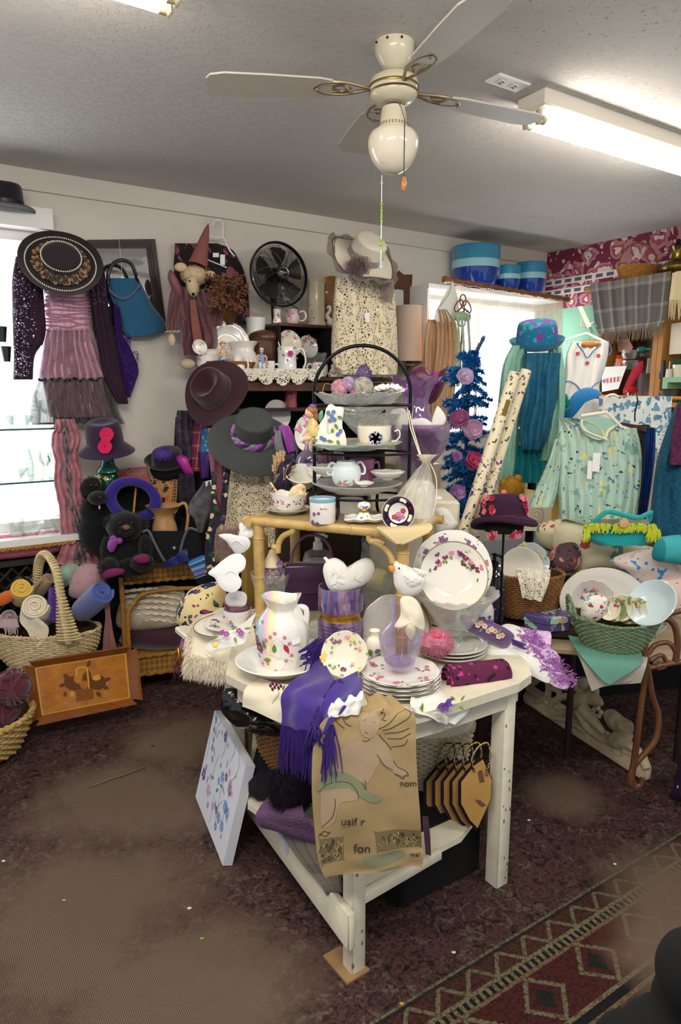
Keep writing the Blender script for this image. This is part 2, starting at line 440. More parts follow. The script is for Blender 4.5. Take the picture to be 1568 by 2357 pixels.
def floral(name,basec,cols,scale=18,size=.32,r=.8,dist=.35,b=None,fine=0,**k):
 """scattered blobs and petals of several colours on a ground"""
 x=NT(name);vec0=x.co();nz=x.n('ShaderNodeTexNoise');nz.inputs['Scale'].default_value=scale*1.3;x.l(vec0,nz.inputs[0])
 va=x.n('ShaderNodeVectorMath',operation='MULTIPLY_ADD');x.l(nz.outputs['Color'],va.inputs[0]);va.inputs[1].default_value=(dist/scale*2,)*3;x.l(vec0,va.inputs[2]);c=basec
 for i,q in enumerate(cols):
  col,sz,ss=q if isinstance(q,tuple)else(q,size,1)
  mp=x.n('ShaderNodeMapping');mp.inputs['Location'].default_value=(i*3.7+1,i*1.9,i*2.3);mp.inputs['Rotation'].default_value=(i*.7,i*1.1,i*.5);x.l(va.outputs[0],mp.inputs[0])
  d=x.vor(mp.outputs[0],scale*ss);c=x.mix(x.math('LESS_THAN',d,sz),c,col)
 if fine:
  c=x.mix(x.math('GREATER_THAN',x.noise(vec0,scale*6,3),1-fine),c,cols[0]if isinstance(cols[0],str)else cols[0][0])
 x.color(c)
 if b:x.bump(x.noise(vec0,b[0],4),b[1])
 return fin(x,r,**k)
def stripes(name,stops,n=1,axis='U',r=.8,cross=None,b=('n',300,.1),dist=0,coord='UV',**k):
 """constant bands along u or v; cross = (n, stops) overlaid as plaid"""
 x=NT(name);
 def band(n,ax,st):
  m=x.co(coord,(n,n,n));sp=x.n('ShaderNodeSeparateXYZ');x.l(m,sp.inputs[0]);f=sp.outputs['XYZ'.index(ax)]
  if dist:f=x.math('ADD',f,x.math('MULTIPLY',x.noise(m,6),dist))
  return x.ramp(x.math('FRACT',f),st,'CONSTANT')
 c=band(n,{'U':'X','V':'Y'}.get(axis,axis),stops)
 if cross:c=x.mix(.5,c,band(cross[0],'Y' if axis=='U' else 'X',cross[1]))
 x.color(c)
 if b:x.bump(x.noise(x.co(),b[1],3),b[2])
 return fin(x,r,**k)
def lace(name,c,scale=90,hole=.12,r=.9,uv=False,net=0):
 """openwork cloth: holes between threads"""
 x=NT(name);x.color(c);vec=x.co('UV' if uv else 'Object');d=x.vor(vec,scale,'DISTANCE_TO_EDGE');g=x.vor(vec,scale*.33,'F1',.6)
 a=x.math('LESS_THAN',d,hole)
 solid=x.math('MAXIMUM',x.math('LESS_THAN',x.math('ABSOLUTE',x.math('SUBTRACT',g,.33)),.09),x.math('LESS_THAN',g,.12))
 a=x.math('MAXIMUM',a,solid);x.l(a,x.b.inputs['Alpha']);x.bump(d,.3)
 return fin(x,r)
def sheer(name,c,a=.5,r=.6):
 x=NT(name);x.color(c);w=x.noise(x.co(),25,2);x.l(x.math('MULTIPLY_ADD',w,.3,a-.15),x.b.inputs['Alpha']);return fin(x,r,sh=.5)
def wood(name,a,b,sc_=6,ax='X',r=.4,coat=.2,stretch=8,**k):
 x=NT(name);s3={'X':(1/stretch,1,1),'Y':(1,1/stretch,1),'Z':(1,1,1/stretch)}[ax]
 vec=x.co('Object',s3);f=x.noise(vec,sc_*4,6,.6,1.2);c=x.ramp(f,[(.3,a),(.7,b)]);x.color(c);x.bump(f,.08);return fin(x,r,coat=coat,**k)
def glass(name,c='ffffff',tint=1.0,r=.03,a=.18,bump=0):
 """clear glass: mostly lets light through, with fresnel gloss"""
 x=NT(name);t=x.n('ShaderNodeBsdfTransparent');t.inputs[0].default_value=rgb(c);g=x.n('ShaderNodeBsdfGlossy');g.inputs['Roughness'].default_value=r
 lw=x.n('ShaderNodeLayerWeight');lw.inputs[0].default_value=.30+a*.5
 mx=x.n('ShaderNodeMixShader');f=x.math('MULTIPLY_ADD',lw.outputs['Facing'],.62,a*.35);x.l(f,mx.inputs[0]);x.l(t.outputs[0],mx.inputs[1])
 df=x.n('ShaderNodeBsdfDiffuse');df.inputs[0].default_value=rgb(c);m2=x.n('ShaderNodeMixShader');m2.inputs[0].default_value=.5;x.l(g.outputs[0],m2.inputs[1]);x.l(df.outputs[0],m2.inputs[2])
 x.l(m2.outputs[0],mx.inputs[2])
 if bump:
  bp=x.n('ShaderNodeBump');bp.inputs['Strength'].default_value=.8;bp.inputs['Distance'].default_value=.003;x.l(x.vor(x.co(),bump),bp.inputs['Height']);x.l(bp.outputs[0],g.inputs['Normal']);x.l(bp.outputs[0],lw.inputs['Normal'])
 x.l(mx.outputs[0],x.out.inputs[0]);return x.m
PORC=mt('white_porcelain','f4f1ea',.12,coat=.6);CREAMP=mt('cream_porcelain','f1e8d2',.15,coat=.5);GOLD=mt('gilding','c79a3b',.3,me=1)
BLACK=mt('black_cloth','0b0b0d',.9,b=('n',200,.2));BLKM=mt('black_metal','15161a',.35,me=.6);WPAINT=mt('chipped_white_paint','e4dcc4',.45,v=.10,vs=20,b=('n',30,.15))
CLEAR=glass('clear_glass','fafcfb',a=.10);CUT=glass('cut_glass','f8fbf9',a=.20,bump=90);PURP=glass('purple_glass','d9c2e0',a=.25);LILG=glass('lilac_glass','f3eef8',a=.06)
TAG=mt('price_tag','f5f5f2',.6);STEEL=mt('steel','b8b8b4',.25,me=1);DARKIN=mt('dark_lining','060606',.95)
PINKP=mt('pink_paint','d27ba0',.4);PURPP=mt('purple_paint','7a4f96',.4);PLUM=mt('plum_paint','6d2552',.4);GRNP=mt('green_paint','6b8a3d',.4);BLUP=mt('blue_paint','3f66a8',.4)
YELP=mt('yellow_paint','e8c84a',.4);BRNP=mt('brown_paint','6d4a34',.5);REDP=mt('red_paint','b8283a',.4)
WHT=mt('white_linen','efede6',.85,b=('n',260,.15));CRM=mt('cream_linen','e9dfc6',.9,b=('n',260,.15))
# ================================================================ SETTING
CEIL=2.7
def scoord(px,py,off=0):return(WL(off)(px,py)-W0).dot(AX)
def wallbox(m,s0,s1,z0,z1,off0=-.12,off1=0,mi=0,bev=0):
 c=W0+AX*(s0+s1)/2+NX*(off0+off1)/2;m.box((c.x,c.y,(z0+z1)/2),(s1-s0,off1-off0,z1-z0),Matrix((AX,NX,UP)).transposed(),bev,mi)
def floor_mat():
 x=NT('worn_oriental_carpet');g=x.n('ShaderNodeNewGeometry');mp=x.n('ShaderNodeMapping');mp.inputs['Rotation'].default_value=(0,0,-math.radians(33.2));x.l(g.outputs['Position'],mp.inputs[0]);v=mp.outputs[0]
 sp=x.n('ShaderNodeSeparateXYZ');x.l(v,sp.inputs[0]);p,q=sp.outputs[0],x.math('MULTIPLY',sp.outputs[1],-1)
 fine=x.noise(v,85,5,.75);med=x.noise(v,26,4,.6,1.5);big=x.noise(v,3.2,4,.6)
 field=x.ramp(med,[(.32,'1c171a'),(.45,'46342f'),(.52,'5c3b3a'),(.58,'3f2f2b'),(.66,'64564a')])
 scroll=x.vor(x.n('ShaderNodeMapping').outputs[0],1)if 0 else None
 nz=x.n('ShaderNodeTexNoise');nz.inputs['Scale'].default_value=9;x.l(v,nz.inputs[0]);va=x.n('ShaderNodeVectorMath',operation='MULTIPLY_ADD');x.l(nz.outputs['Color'],va.inputs[0]);va.inputs[1].default_value=(.14,.14,0);x.l(v,va.inputs[2])
 d=x.vor(va.outputs[0],11);ring=x.math('LESS_THAN',x.math('ABSOLUTE',x.math('SUBTRACT',d,.42)),.055);field=x.mix(x.math('MULTIPLY',x.math('MULTIPLY',ring,.5),x.math('GREATER_THAN',med,.5)),field,'6a6259')
 field=x.mix(x.math('LESS_THAN',d,.10),field,'5e3038')
 field=x.mix(x.math('MULTIPLY_ADD',fine,.9,-.1),field,(.012,.009,.012,1),'MIX')if 0 else x.mix(x.math('MULTIPLY',x.math('GREATER_THAN',fine,.54),.62),field,'17131a')
 bands=x.ramp(x.math('MULTIPLY_ADD',q,1.0,1.24),[(0,'54433a'),(.025,'6b6450'),(.035,'2f2a26'),(.045,'4a2d27'),(.105,'76694f'),(.115,'201d1c'),(.14,'6d5a44'),(.15,'47221f'),(.30,'6f6450'),(.31,'1d1b1c'),(.335,'6b5b48'),(.345,'47382f')],'CONSTANT')
 def tri(a,per):return x.math('PINGPONG',a,per)
 zz=x.math('LESS_THAN',x.math('ABSOLUTE',x.math('SUBTRACT',x.math('MULTIPLY',tri(p,.055),1.1),x.math('ADD',q,1.195))),.009)
 zz=x.math('MULTIPLY',zz,x.math('MULTIPLY',x.math('GREATER_THAN',q,-1.195),x.math('LESS_THAN',q,-1.135)));bands=x.mix(zz,bands,'6d654f')
 dia=x.math('ADD',tri(p,.11),x.math('ABSOLUTE',x.math('ADD',q,1.015)));d2=x.math('LESS_THAN',x.math('ABSOLUTE',x.math('SUBTRACT',x.math('ADD',dia,x.math('MULTIPLY',fine,.03)),.085)),.009)
 inb=x.math('MULTIPLY',x.math('GREATER_THAN',q,-1.09),x.math('LESS_THAN',q,-.94));bands=x.mix(x.math('MULTIPLY',d2,inb),bands,'6b634c')
 d3=x.math('LESS_THAN',dia,.035);bands=x.mix(x.math('MULTIPLY',d3,inb),bands,'1f2422')
 dash=x.math('MULTIPLY',x.math('GREATER_THAN',x.math('FRACT',x.math('MULTIPLY',p,42)),.5),x.math('MULTIPLY',x.math('GREATER_THAN',q,-1.127),x.math('LESS_THAN',q,-1.10)));bands=x.mix(dash,bands,'6f6a52')
 bands=x.mix(x.math('MULTIPLY',x.math('GREATER_THAN',fine,.52),.65),bands,'1c1716')
 c=x.mix(x.math('GREATER_THAN',q,-1.215),field,bands)
 tot=None
 for(cx,cy,r)in((-.85,2.45,.42),(-.8,1.9,.45),(-.42,1.55,.40),(-.72,2.95,.34),(-.9,1.3,.35),(.9,2.52,.2),(1.1,1.95,.30),(.95,1.75,.22)):
  dn=x.n('ShaderNodeVectorMath',operation='DISTANCE');x.l(g.outputs['Position'],dn.inputs[0]);dn.inputs[1].default_value=(cx,cy,0)
  e=x.math('MULTIPLY_ADD',dn.outputs['Value'],-1/r,1);tot=e if tot is None else x.math('MAXIMUM',tot,e)
 w=x.math('ADD',tot,x.math('MULTIPLY_ADD',big,1.3,-.62));w=x.math('ADD',x.math('MULTIPLY',w,1.8),x.math('MULTIPLY_ADD',fine,.9,-.45));cl=x.n('ShaderNodeClamp');x.l(w,cl.inputs[0])
 thr=x.wave(v,62,.4,3,d='X');wc=x.mix(thr,'4c4136','867662');wc=x.mix(x.math('MULTIPLY',x.noise(v,7,3),.35),wc,'74564f')
 c=x.mix(x.math('MULTIPLY',cl.outputs[0],.88),c,wc);x.color(c);x.bump(fine,.5,.004);return fin(x,.97,sp=.15)
m=M();m.box((0,2.5,-.02),(7,7,.04));m.flat=True;struct('floor',m,floor_mat())
def ceil_mat():
 x=NT('stippled_ceiling_paint');g=x.n('ShaderNodeNewGeometry');v=g.outputs['Position']
 n1=x.noise(v,55,4,.7);c=x.mix(x.noise(v,1.2,3),'d6d0ca','e2deda')
 dn=x.n('ShaderNodeVectorMath',operation='DISTANCE');x.l(v,dn.inputs[0]);dn.inputs[1].default_value=(1.15,1.75,2.7)
 sp=x.math('MULTIPLY',x.math('GREATER_THAN',x.noise(v,62,3,.8),x.math('MULTIPLY_ADD',dn.outputs['Value'],.10,.57)),.6);c=x.mix(sp,c,'5d5750');x.color(c)
 x.bump(x.ramp(n1,[(.5,0.0),(.62,1.0)]),.55,.006);return fin(x,.9,sp=.2)
m=M();m.box((.4,2.6,CEIL+.03),(7,7.6,.06));m.flat=True;struct('ceiling',m,ceil_mat())
wallm=mt('cream_wall_paint','d9d2c8',.85,v=.04,vs=3,b=('n',40,.12))
ws0,ws1,wz0,wz1=scoord(-420,850),scoord(127,850),.86,2.40
m=M();m.flat=True;wallbox(m,ws1,4.14,0,CEIL);wallbox(m,ws0-2.2,ws0,0,CEIL);wallbox(m,ws0,ws1,wz1,CEIL);wallbox(m,ws0,ws1,0,wz0);struct('wall_back',m,wallm)
m=M();m.flat=True;wc=CORNER+NX*1.6+AX*.06;m.box((wc.x,wc.y,CEIL/2),(.12,3.4,CEIL),Matrix((AX,NX,UP)).transposed())
struct('wall_right',m,mt('sage_wall_paint','7fb096',.8,b=('n',40,.1)))
m=M();m.flat=True;wallbox(m,ws0-2.2,ws1+3.0,CEIL-.095,CEIL,0,.018);wallbox(m,ws1+3.004,4.0,CEIL-.095,CEIL,0,.018);wallbox(m,ws0-2.2,4.0,CEIL-.102,CEIL-.094,0,.026)
struct('trim_1',m,mt('cream_gloss_trim','d8d0c5',.5))
def paper():
 x=NT('rose_wallpaper_border');v0=x.co('Object');nz=x.n('ShaderNodeTexNoise');nz.inputs['Scale'].default_value=9;x.l(v0,nz.inputs[0]);va=x.n('ShaderNodeVectorMath',operation='MULTIPLY_ADD');x.l(nz.outputs['Color'],va.inputs[0]);va.inputs[1].default_value=(.12,.12,.12);x.l(v0,va.inputs[2]);v=va.outputs[0]
 d=x.vor(v,9);c=x.mix(x.math('LESS_THAN',d,.56),'7f2745','bd8287');c=x.mix(x.math('LESS_THAN',d,.40),c,'a84e5c');c=x.mix(x.math('LESS_THAN',d,.27),c,'e6cdc8')
 d=x.vor(v,15);c=x.mix(x.math('LESS_THAN',d,.26),c,'d8c9c6');d=x.vor(v,22);c=x.mix(x.math('LESS_THAN',d,.2),c,'57414c')
 sp=x.n('ShaderNodeSeparateXYZ');x.l(v0,sp.inputs[0]);z=sp.outputs[2];a=sp.outputs[1]
 for(lo,hi)in((.185,.235),(.105,.155)):
  inn=x.math('MULTIPLY',x.math('GREATER_THAN',z,lo),x.math('LESS_THAN',z,hi));c=x.mix(inn,c,'e9dcd8')
  dn=x.math('MULTIPLY',x.math('LESS_THAN',x.math('PINGPONG',a,.04),.026),x.math('MULTIPLY',x.math('GREATER_THAN',z,lo+.012),x.math('LESS_THAN',z,hi-.012)));c=x.mix(dn,c,'54606b')
 x.color(c);return fin(x,.6)
m=M();m.flat=True;wp=WR(.004);zb=wp(1330,706).z;a=CORNER-AX*.003;m.box((a.x+NX.x*.8-AX.x*0,a.y+NX.y*.8,(zb+CEIL-.002)/2),(.006,1.6,CEIL-.002-zb),Matrix((AX,NX,UP)).transposed());struct('trim_2',m,paper())
def day(name,s,cols):
 x=NT(name);f=x.noise(x.co(),3.2,5,.65,1);c=x.ramp(f,cols);e=x.n('ShaderNodeEmission');x.l(c,e.inputs[0]);e.inputs[1].default_value=s;x.l(e.outputs[0],x.out.inputs[0]);return x.m
fw=mt('white_window_frame','e9e7e2',.4)
m=M();m.flat=True;f=.05
wallbox(m,ws0,ws1,wz0-.0,wz0+f,-.11,.01);wallbox(m,ws0,ws1,wz1-f,wz1,-.11,.01);wallbox(m,ws0,ws0+f,wz0,wz1,-.11,.01);wallbox(m,ws1-f*.6,ws1,wz0,wz1,-.11,.01);wallbox(m,(ws0+ws1)/2-.02,(ws0+ws1)/2+.02,wz0,wz1,-.10,-.07)
p=M();p.flat=True;wallbox(p,ws0+.01,ws1-.01,wz0+.02,wz1-.02,-.118,-.105)
s_=M();s_.flat=True;wallbox(s_,ws0-.1,ws1+.02,wz1,wz1+.10,0,.11);wallbox(s_,ws0-.1,ws1+.03,wz0-.035,wz0,0,.24)
struct('window_1',m,fw,[('pane',p,day('hazy_daylight',DAY,[(.25,'b9d3c4'),(.42,'eef6fb'),(.6,'ffffff')])),('window_ledge',s_,fw)])
bs0,bs1=scoord(985,655,.27),scoord(1292,682,.27);bz=WL(.27)(985,652).z
m=M();m.flat=True;wallbox(m,bs0,bs1,bz-.03,bz,0,.28);wallbox(m,bs0,bs0+.02,1.0,bz-.03,0,.27)
wm=M();wm.flat=True;wallbox(wm,bs0+.04,bs1,1.25,bz-.06,0.001,.03);wallbox(wm,(bs0+bs1)/2,(bs0+bs1)/2+.03,1.25,bz-.06,.02,.05)
p=M();p.flat=True;wallbox(p,bs0+.07,bs1-.03,1.3,bz-.09,.031,.036)
struct('window_2',wm,fw,[('pane',p,day('white_daylight',PANE*2.0,[(0,'f4f8ff'),(1,'ffffff')])),('pelmet_box',m,mt('white_box_paint','f0efec',.4))])
# ---------------------------------------------------------------- fluorescent fixtures
tubem=mt('lit_tube','ffffff',.3,em=('fff6ea',TUBE));fixm=mt('fixture_enamel','dcd4c6',.4);yelp=mt('yellowed_plastic','c9b894',.4)
def fixture(p0,d,ln,label,w=.14):
 q=V((d.y,-d.x,0));rm=Matrix((d,q,UP)).transposed();a=M();a.flat=True;c=p0+d*ln/2-q*w/2
 a.box((c.x,c.y,CEIL-.03),(ln,w,.06),rm,.006);a.box((c.x,c.y,CEIL-.064),(ln-.01,w*.6,.012),rm)
 parts=[('housing',a,fixm)]
 for k in(.28,.72):
  t=M();e=p0-q*w*k+V((0,0,0));e.z=CEIL-.098;t.tube([e+d*.03,e+d*(ln-.03)],.0165,n=14);s=M()
  for u in(.012,ln-.012):s.box((e+d*u).to_tuple()[:2]+(CEIL-.09,),(.018,.03,.055),rm,.006);s.tube([e+d*(u+(.03 if u<1 else-.03)*.2),e+d*(u+(.03 if u<1 else-.03)*.9)],.0175,n=14)
  parts+=[('tube',t,tubem),('socket',s,yelp)]
 return thing('ceiling_light',label,'ceiling light',parts,'bare fluorescent strip lights')
ZC=Z(CEIL);P0=ZC(1258,197);fixture(P0,AX,1.25,'lit white fluorescent strip light on the ceiling at the right of the fan')
P1=ZC(425,-118);fixture(P1,-AX,1.25,'fluorescent strip light whose end enters at the top left corner',w=-.14)
m=M();m.flat=True;c=ZC(1170,188);rm=Matrix((AX,NX,UP)).transposed();m.box((c.x,c.y,CEIL-.004),(.16,.075,.008),rm,.003)
s=M();s.flat=True
for k in(-.035,.03):s.box((c.x+AX.x*k,c.y+AX.y*k,CEIL-.0095),(.034,.03,.004),rm,.001)
h=M();h.flat=True
for k in(-.035,.03):
 for q in(-.007,.007):h.box((c.x+AX.x*k+NX.x*q,c.y+AX.y*k+NX.y*q,CEIL-.0118),(.010,.003,.002),rm)
thing('ceiling_outlet','white outlet plate on the ceiling between fan and strip light','outlet',[('plate',m,mt('outlet_plastic','efece6',.4)),('receptacle',s,mt('outlet_face','d8d4cc',.4),[('slots',h,BLACK)])])
# ---------------------------------------------------------------- ceiling fan
fc=ZC(908,100);fy=Y(fc.y);kz=fy.k(908,200)
zf=lambda py:CEIL-(py-92)*kz*.965
def lz(m,prof,cx=None,**k):return m.lathe([(r*kz,zf(p))for r,p in prof],(fc.x,fc.y,0),n=40,**k)
en=mt('aged_cream_enamel','d9cfb4',.3,coat=.4);brass=mt('worn_brass','9a7b42',.35,me=.9)
ca=M();lz(ca,[(0,92),(45,92),(45,104),(43,118),(30,140),(20,150),(14,152),(0,153)])
sc_=M();
for a in(3.6,4.3,5.0):sc_.ball((fc.x+cos(a)*.066,fc.y+sin(a)*.066,zf(99)),.004,n=8)
mo=M();lz(mo,[(0,150),(13,150),(13,160),(40,163),(54,172),(57,186),(57,190),(55,192),(55,200),(56,203),(50,214),(36,222),(22,224),(0,224)])
bd=M();lz(bd,[(57.5,186),(58.5,188),(57.5,191)]);lz(bd,[(55.8,199),(57,202),(55.8,204)])
ro=M();lz(ro,[(0,220),(15,220),(17,225),(10,230),(10,238),(0,238)])
fi=M();lz(fi,[(0,232),(26,232),(28,238),(31,262),(35,274),(39,280),(39,288),(0,288)])
ho=M()
for k in range(30):
 for r_ in(0,1):a=k*2*PI/30;rr=(34.5+r_*2)*kz;ho.ball((fc.x+cos(a)*rr,fc.y+sin(a)*rr,zf(271+r_*5)),.0022,n=6)
gl=M();lz(gl,[(38,284),(50,286),(58,300),(59,318),(54,338),(44,358),(28,373),(12,380),(0,381)],sm=3)
ch=M();p0=V((fc.x+.014,fc.y-.05,zf(240)));p1=V((fc.x+.028,fc.y-.105,zf(285)));
ch.tube([p0,p0+V((0,-.02,0)),p1,p1-V((0,0,.17))],.0012,n=5)
for k in range(45):q=p1-V((0,0,.17*k/45));ch.ball(q,.0021,n=6)
pu=M();pu.lathe([(0,0),(.004,0),(.009,-.018),(.0085,-.032),(.004,-.042),(0,-.043)],p1-V((0,0,.168)),n=14)
b0=V((fc.x-.035,fc.y+.02,zf(375)));bc=M();bc.tube([b0+V((.015,0,.12)),b0,b0-V((0,0,.30))],.001,n=4);lzb=fy(885,378).z
gb=M();cb=M();zt=lambda py:V((b0.x,b0.y,lzb-(py-378)*kz))
for py in(463,478,493,545,555):gb.ball(zt(py),(.0055,.0055,.006),n=8);gb.lathe([(0,.006),(.003,.006),(.003,-.006),(0,-.006)],zt(py+8),n=8)
for py in(415,500,512,535,560):cb.ball(zt(py),.005,n=8)
bc.tube([zt(378),zt(600)],.0009,n=4);pr=M();pr.lathe([(0,.0),(.004,-.003),(.0095,-.02),(.006,-.034),(0,-.042)],zt(588),n=8)
parts=[('canopy',ca,en,[('screws',sc_,mt('rusty_screw','4d3a2c',.5,me=.8))]),('motor_housing',mo,en,[('brass_bands',bd,brass)]),('rotor',ro,STEEL),('light_fitter',fi,en,[('vent_holes',ho,BRNP)]),
('globe',gl,mt('opal_glass','e9dfc8',.12,coat=.8)),('pull_chain',ch,mt('tarnished_chain','5c4a35',.4,me=.8),[('wooden_pull',pu,mt('orange_wood','c77a2c',.35,coat=.4))]),
('beaded_pull_chain',bc,STEEL,[('green_beads',gb,mt('green_glass_bead','86b422',.1,coat=.6)),('clear_beads',cb,CLEAR),('crystal_prism',pr,CUT)])]
blm=mt('pale_fan_blade','cfc5b6',.45);brk=mt('scrolled_bracket','a08c6e',.4,me=.6)
for ang,ln in((184,.60),(26,.60),(291,.58),(102,.60)):
 a=math.radians(ang);d=V((cos(a),sin(a),0));q=V((-sin(a),cos(a),.10)).normalized();z=zf(192);c=V((fc.x,fc.y,z));b=M();G=[]
 out=[(.20,.045),(.24,.056),(.40,.066),(ln-.06,.070),(ln-.015,.058),(ln,.035)]
 for side in(1,):
  vs=[]
  for t,w in out:vs+=[c+d*t+q*w,c+d*t-q*w]
  G=[[c+d*t+q*w*(2*i/6-1)for i in range(7)]for t,w in out]
 b.sheet(G,.006);b.flat=True;k=M()
 k.tube([c+d*.07,c+d*.12+q*.02,c+d*.17+q*.035,c+d*.23+q*.03,c+d*.26],.005,sm=4);k.tube([c+d*.07,c+d*.12-q*.02,c+d*.17-q*.035,c+d*.23-q*.03,c+d*.26],.005,sm=4)
 k.tube([c+d*.14+q*.0+V((0,0,-.01)),c+d*.17+q*.018,c+d*.20,c+d*.17-q*.018,c+d*.14],.004,sm=4);k.ball(c+d*.25-V((0,0,.006)),.006,n=8)
 parts.append(('blade',b,blm,[('blade_bracket',k,brk)]))
thing('ceiling_fan','cream four-bladed ceiling fan with opal globe and pull chains','ceiling fan',parts)
# ================================================================ shared builders
def dec(b):return[b,PINKP,PURPP,GRNP,BLUP,YELP,PLUM,GOLD,BRNP,REDP]
def sprig(m,at,n,s,k=5,col=(1,2),up=UP,leaf=3,spread=1.0):
 """bunch of flowers and leaves painted at a point; at(du,dv)->(pos,normal)"""
 for i in range(k):
  a=R.uniform(0,6.28);d=s*spread*R.random()**.6*2.2;p,q=at(d*cos(a),d*sin(a));m.petals(p,q,s*R.uniform(.7,1.1),n,R.choice(col),5,cup=0,ph=a)
 for i in range(k):
  a=R.uniform(0,6.28);d=s*spread*2;p,q=at(d*cos(a),d*sin(a));p2,_=at((d+s)*cos(a),(d+s)*sin(a));m.leaf(p,q,p2-p,s*1.3,s*.7,leaf)
def onlathe(surf,th0,v0,r,h):
 return lambda du,dv:surf(th0+du/max(r,.001),min(.98,max(.02,v0+dv/h)))
def platem(m,c,n,Rr,depth=.02,th=.004,sc_=(0,0),foot=.5,sx=1,sy=1,up=UP,mi=0,segs=48):
 rot=fr(n,up)@Matrix.Diagonal((sx,sy,1));k,am=sc_
 prof=[(0,0),(foot*Rr,0),(foot*Rr,-.003),(foot*Rr*1.05,.001),(Rr*.7,depth*.3),(Rr*.97,depth),(Rr,depth+th*.6),(Rr*.97,depth+th),(Rr*.70,depth*.38+th),(foot*Rr*1.08,th*1.2),(foot*Rr*.9,th),(0,th)]
 md=(lambda a,r,z,v:(r*(1+am*abs(cos(a*k/2))**.7*(r/Rr)**3),z+am*.2*Rr*cos(a*k)*(r/Rr)**4))if k else None
 m.lathe(prof,c,rot,n=segs,mod=md,mi=mi);c=V(c)
 def top(a,q):
  zz=th+.0012 if q<foot else(depth*.38+th)*(q-foot)/(.7-foot)+th*.3 if q<.7 else depth*.38+th+(depth*.62)*(q-.7)/.3
  return c+rot@V((q*Rr*cos(a),q*Rr*sin(a),max(zz,th)+.001)),(rot@V((0,0,1))).normalized()
 return top
def plate_sprigs(m,top,angs,q=.8,s=.01,Rr=.12,k=4,col=(1,2),n=5):
 for a in angs:
  def at(du,dv,a=a):
   qq=min(.97,max(.05,q+dv/Rr));return top(a+du/(Rr*q),qq)
  sprig(m,at,n,s,k,col)
def cupm(m,c,r,h,foot=.5,th=.003,flare=1.0,mod=None,sm=4,mi=0,n=36):
 prof=[(0,.002),(r*foot*.9,.002),(r*foot,0),(r*foot,.005),(r*.82*(.5+.5*foot)*flare**0,h*.3),(r*.95,h*.65),(r,h),(r-th,h),(r*.95-th,h*.65),(r*.78*(.5+.5*foot),h*.32),(r*foot*.8,.008),(0,.008)]
 return m.lathe(prof,c,n=n,mod=mod,mi=mi)
def handlem(m,p,q,out,r=.004,bulge=.03,sm=6,drop=0):
 p,q,out=V(p),V(q),V(out);m.tube([p,p+out*bulge*.8+V((0,0,.15*bulge)),(p+q)/2+out*bulge*1.15,q+out*bulge*.7,q],r,n=8,sm=sm);return m
def hatm(c,nrm,Rb,rc,hc,brim=None,oval=1.0,dent=.0,up=UP,th=.003,tilt=0,roll=0,topr=.86):
 """crown and brim builders; local z is the crown direction"""
 rot=fr(nrm,up);cm=M();bm=M();c=V(c)
 def cmod(a,r,z,v):return(r*(1+(oval-1)*abs(sin(a))),z-dent*hc*max(0,1-(r/(rc*.75))**2)*(1 if z>hc*.6 else 0))
 def orot(a,r):return r
 cm.lathe([(rc,0),(rc*.985,hc*.35),(rc*.95,hc*.7),(rc*topr,hc*.93),(rc*.6,hc),(rc*.3,hc*.99),(0,hc*.98)],c,rot,n=40,mod=cmod,sm=3)
 bf=brim or(lambda a,t:0)
 prof=[(rc*.99+(Rb-rc*.99)*t/10,t/10)for t in range(11)]
 full=[(r,t,1)for r,t in prof]+[(r,t,0)for r,t in prof[::-1]]
 bm.grid(lambda u,v:(lambda q:c+rot@V((q[0]*cos(u*2*PI)*1,q[0]*sin(u*2*PI),bf(u*2*PI,q[1])+q[2]*th)))(full[min(21,int(round(v*21)))]),56,21,cu=True)
 return cm,bm,rot
def bandm(c,rot,rc,z0,z1,mi=0,extra=.002):
 m=M();m.lathe([(rc+extra*.2,z0),(rc+extra,z0+.001),(rc*.985+extra,z1),(rc*.97,z1)],c,rot,n=40);return m
def box3(m,c,sx,sy,sz,ang=33.2,bev=.004,mi=0):
 a=math.radians(ang);m.box(c,(sx,sy,sz),Matrix.Rotation(a,3,'Z'),bev,mi)
def basketm(o,prof,sx=1,sy=1,rr=.004,n=30,amp=.003,handle=None,rimr=.009,rot=I3,turns=30,mod=None):
 b=M();b.weave(prof,o,n,sx,sy,rr,amp,rot,mod=mod)
 st=M();o=V(o)
 for k in range(n):
  a=2*PI*k/n+PI/n/2;st.tube([o+rot@V((r*.995*cos(a)*sx,r*.995*sin(a)*sy,z+(mod(a,0,1)*(i/(len(prof)-1))if mod else 0)))for i,(r,z)in enumerate(prof)],rr*.8,n=4)
 b.v+=[];off=len(b.v);b.add(st.v,st.f)
 li=M();li.lathe([(max(0,r-amp-rr*1.4),z+.003)for r,z in([(0,prof[0][1])]+prof)],o,rot@Matrix.Diagonal((sx,sy,1)),n=40,mod=(lambda a,r,z,v:(r,z+(mod(a,0,1)*v if mod else 0))))
 rm=M();r,z=prof[-1];rm.braid(ringpts(o,(r)*sx,(r)*sy,90,rot,z,mod=(lambda a:mod(a,0,1))if mod else None),rimr,turns=turns)
 return b,li,rm
wick=mt('golden_wicker','b5813a',.5,v=.3,vs=40);wickd=mt('brown_wicker','8a5a2b',.55,v=.35,vs=40);wickw=mt('pale_willow','d9c394',.5,v=.25,vs=30);LIN=mt('basket_inside','4a3418',.9)
def plankm(m,c,sx,sy,sz,ang=33.2,bev=.003):box3(m,c,sx,sy,sz,ang,bev)
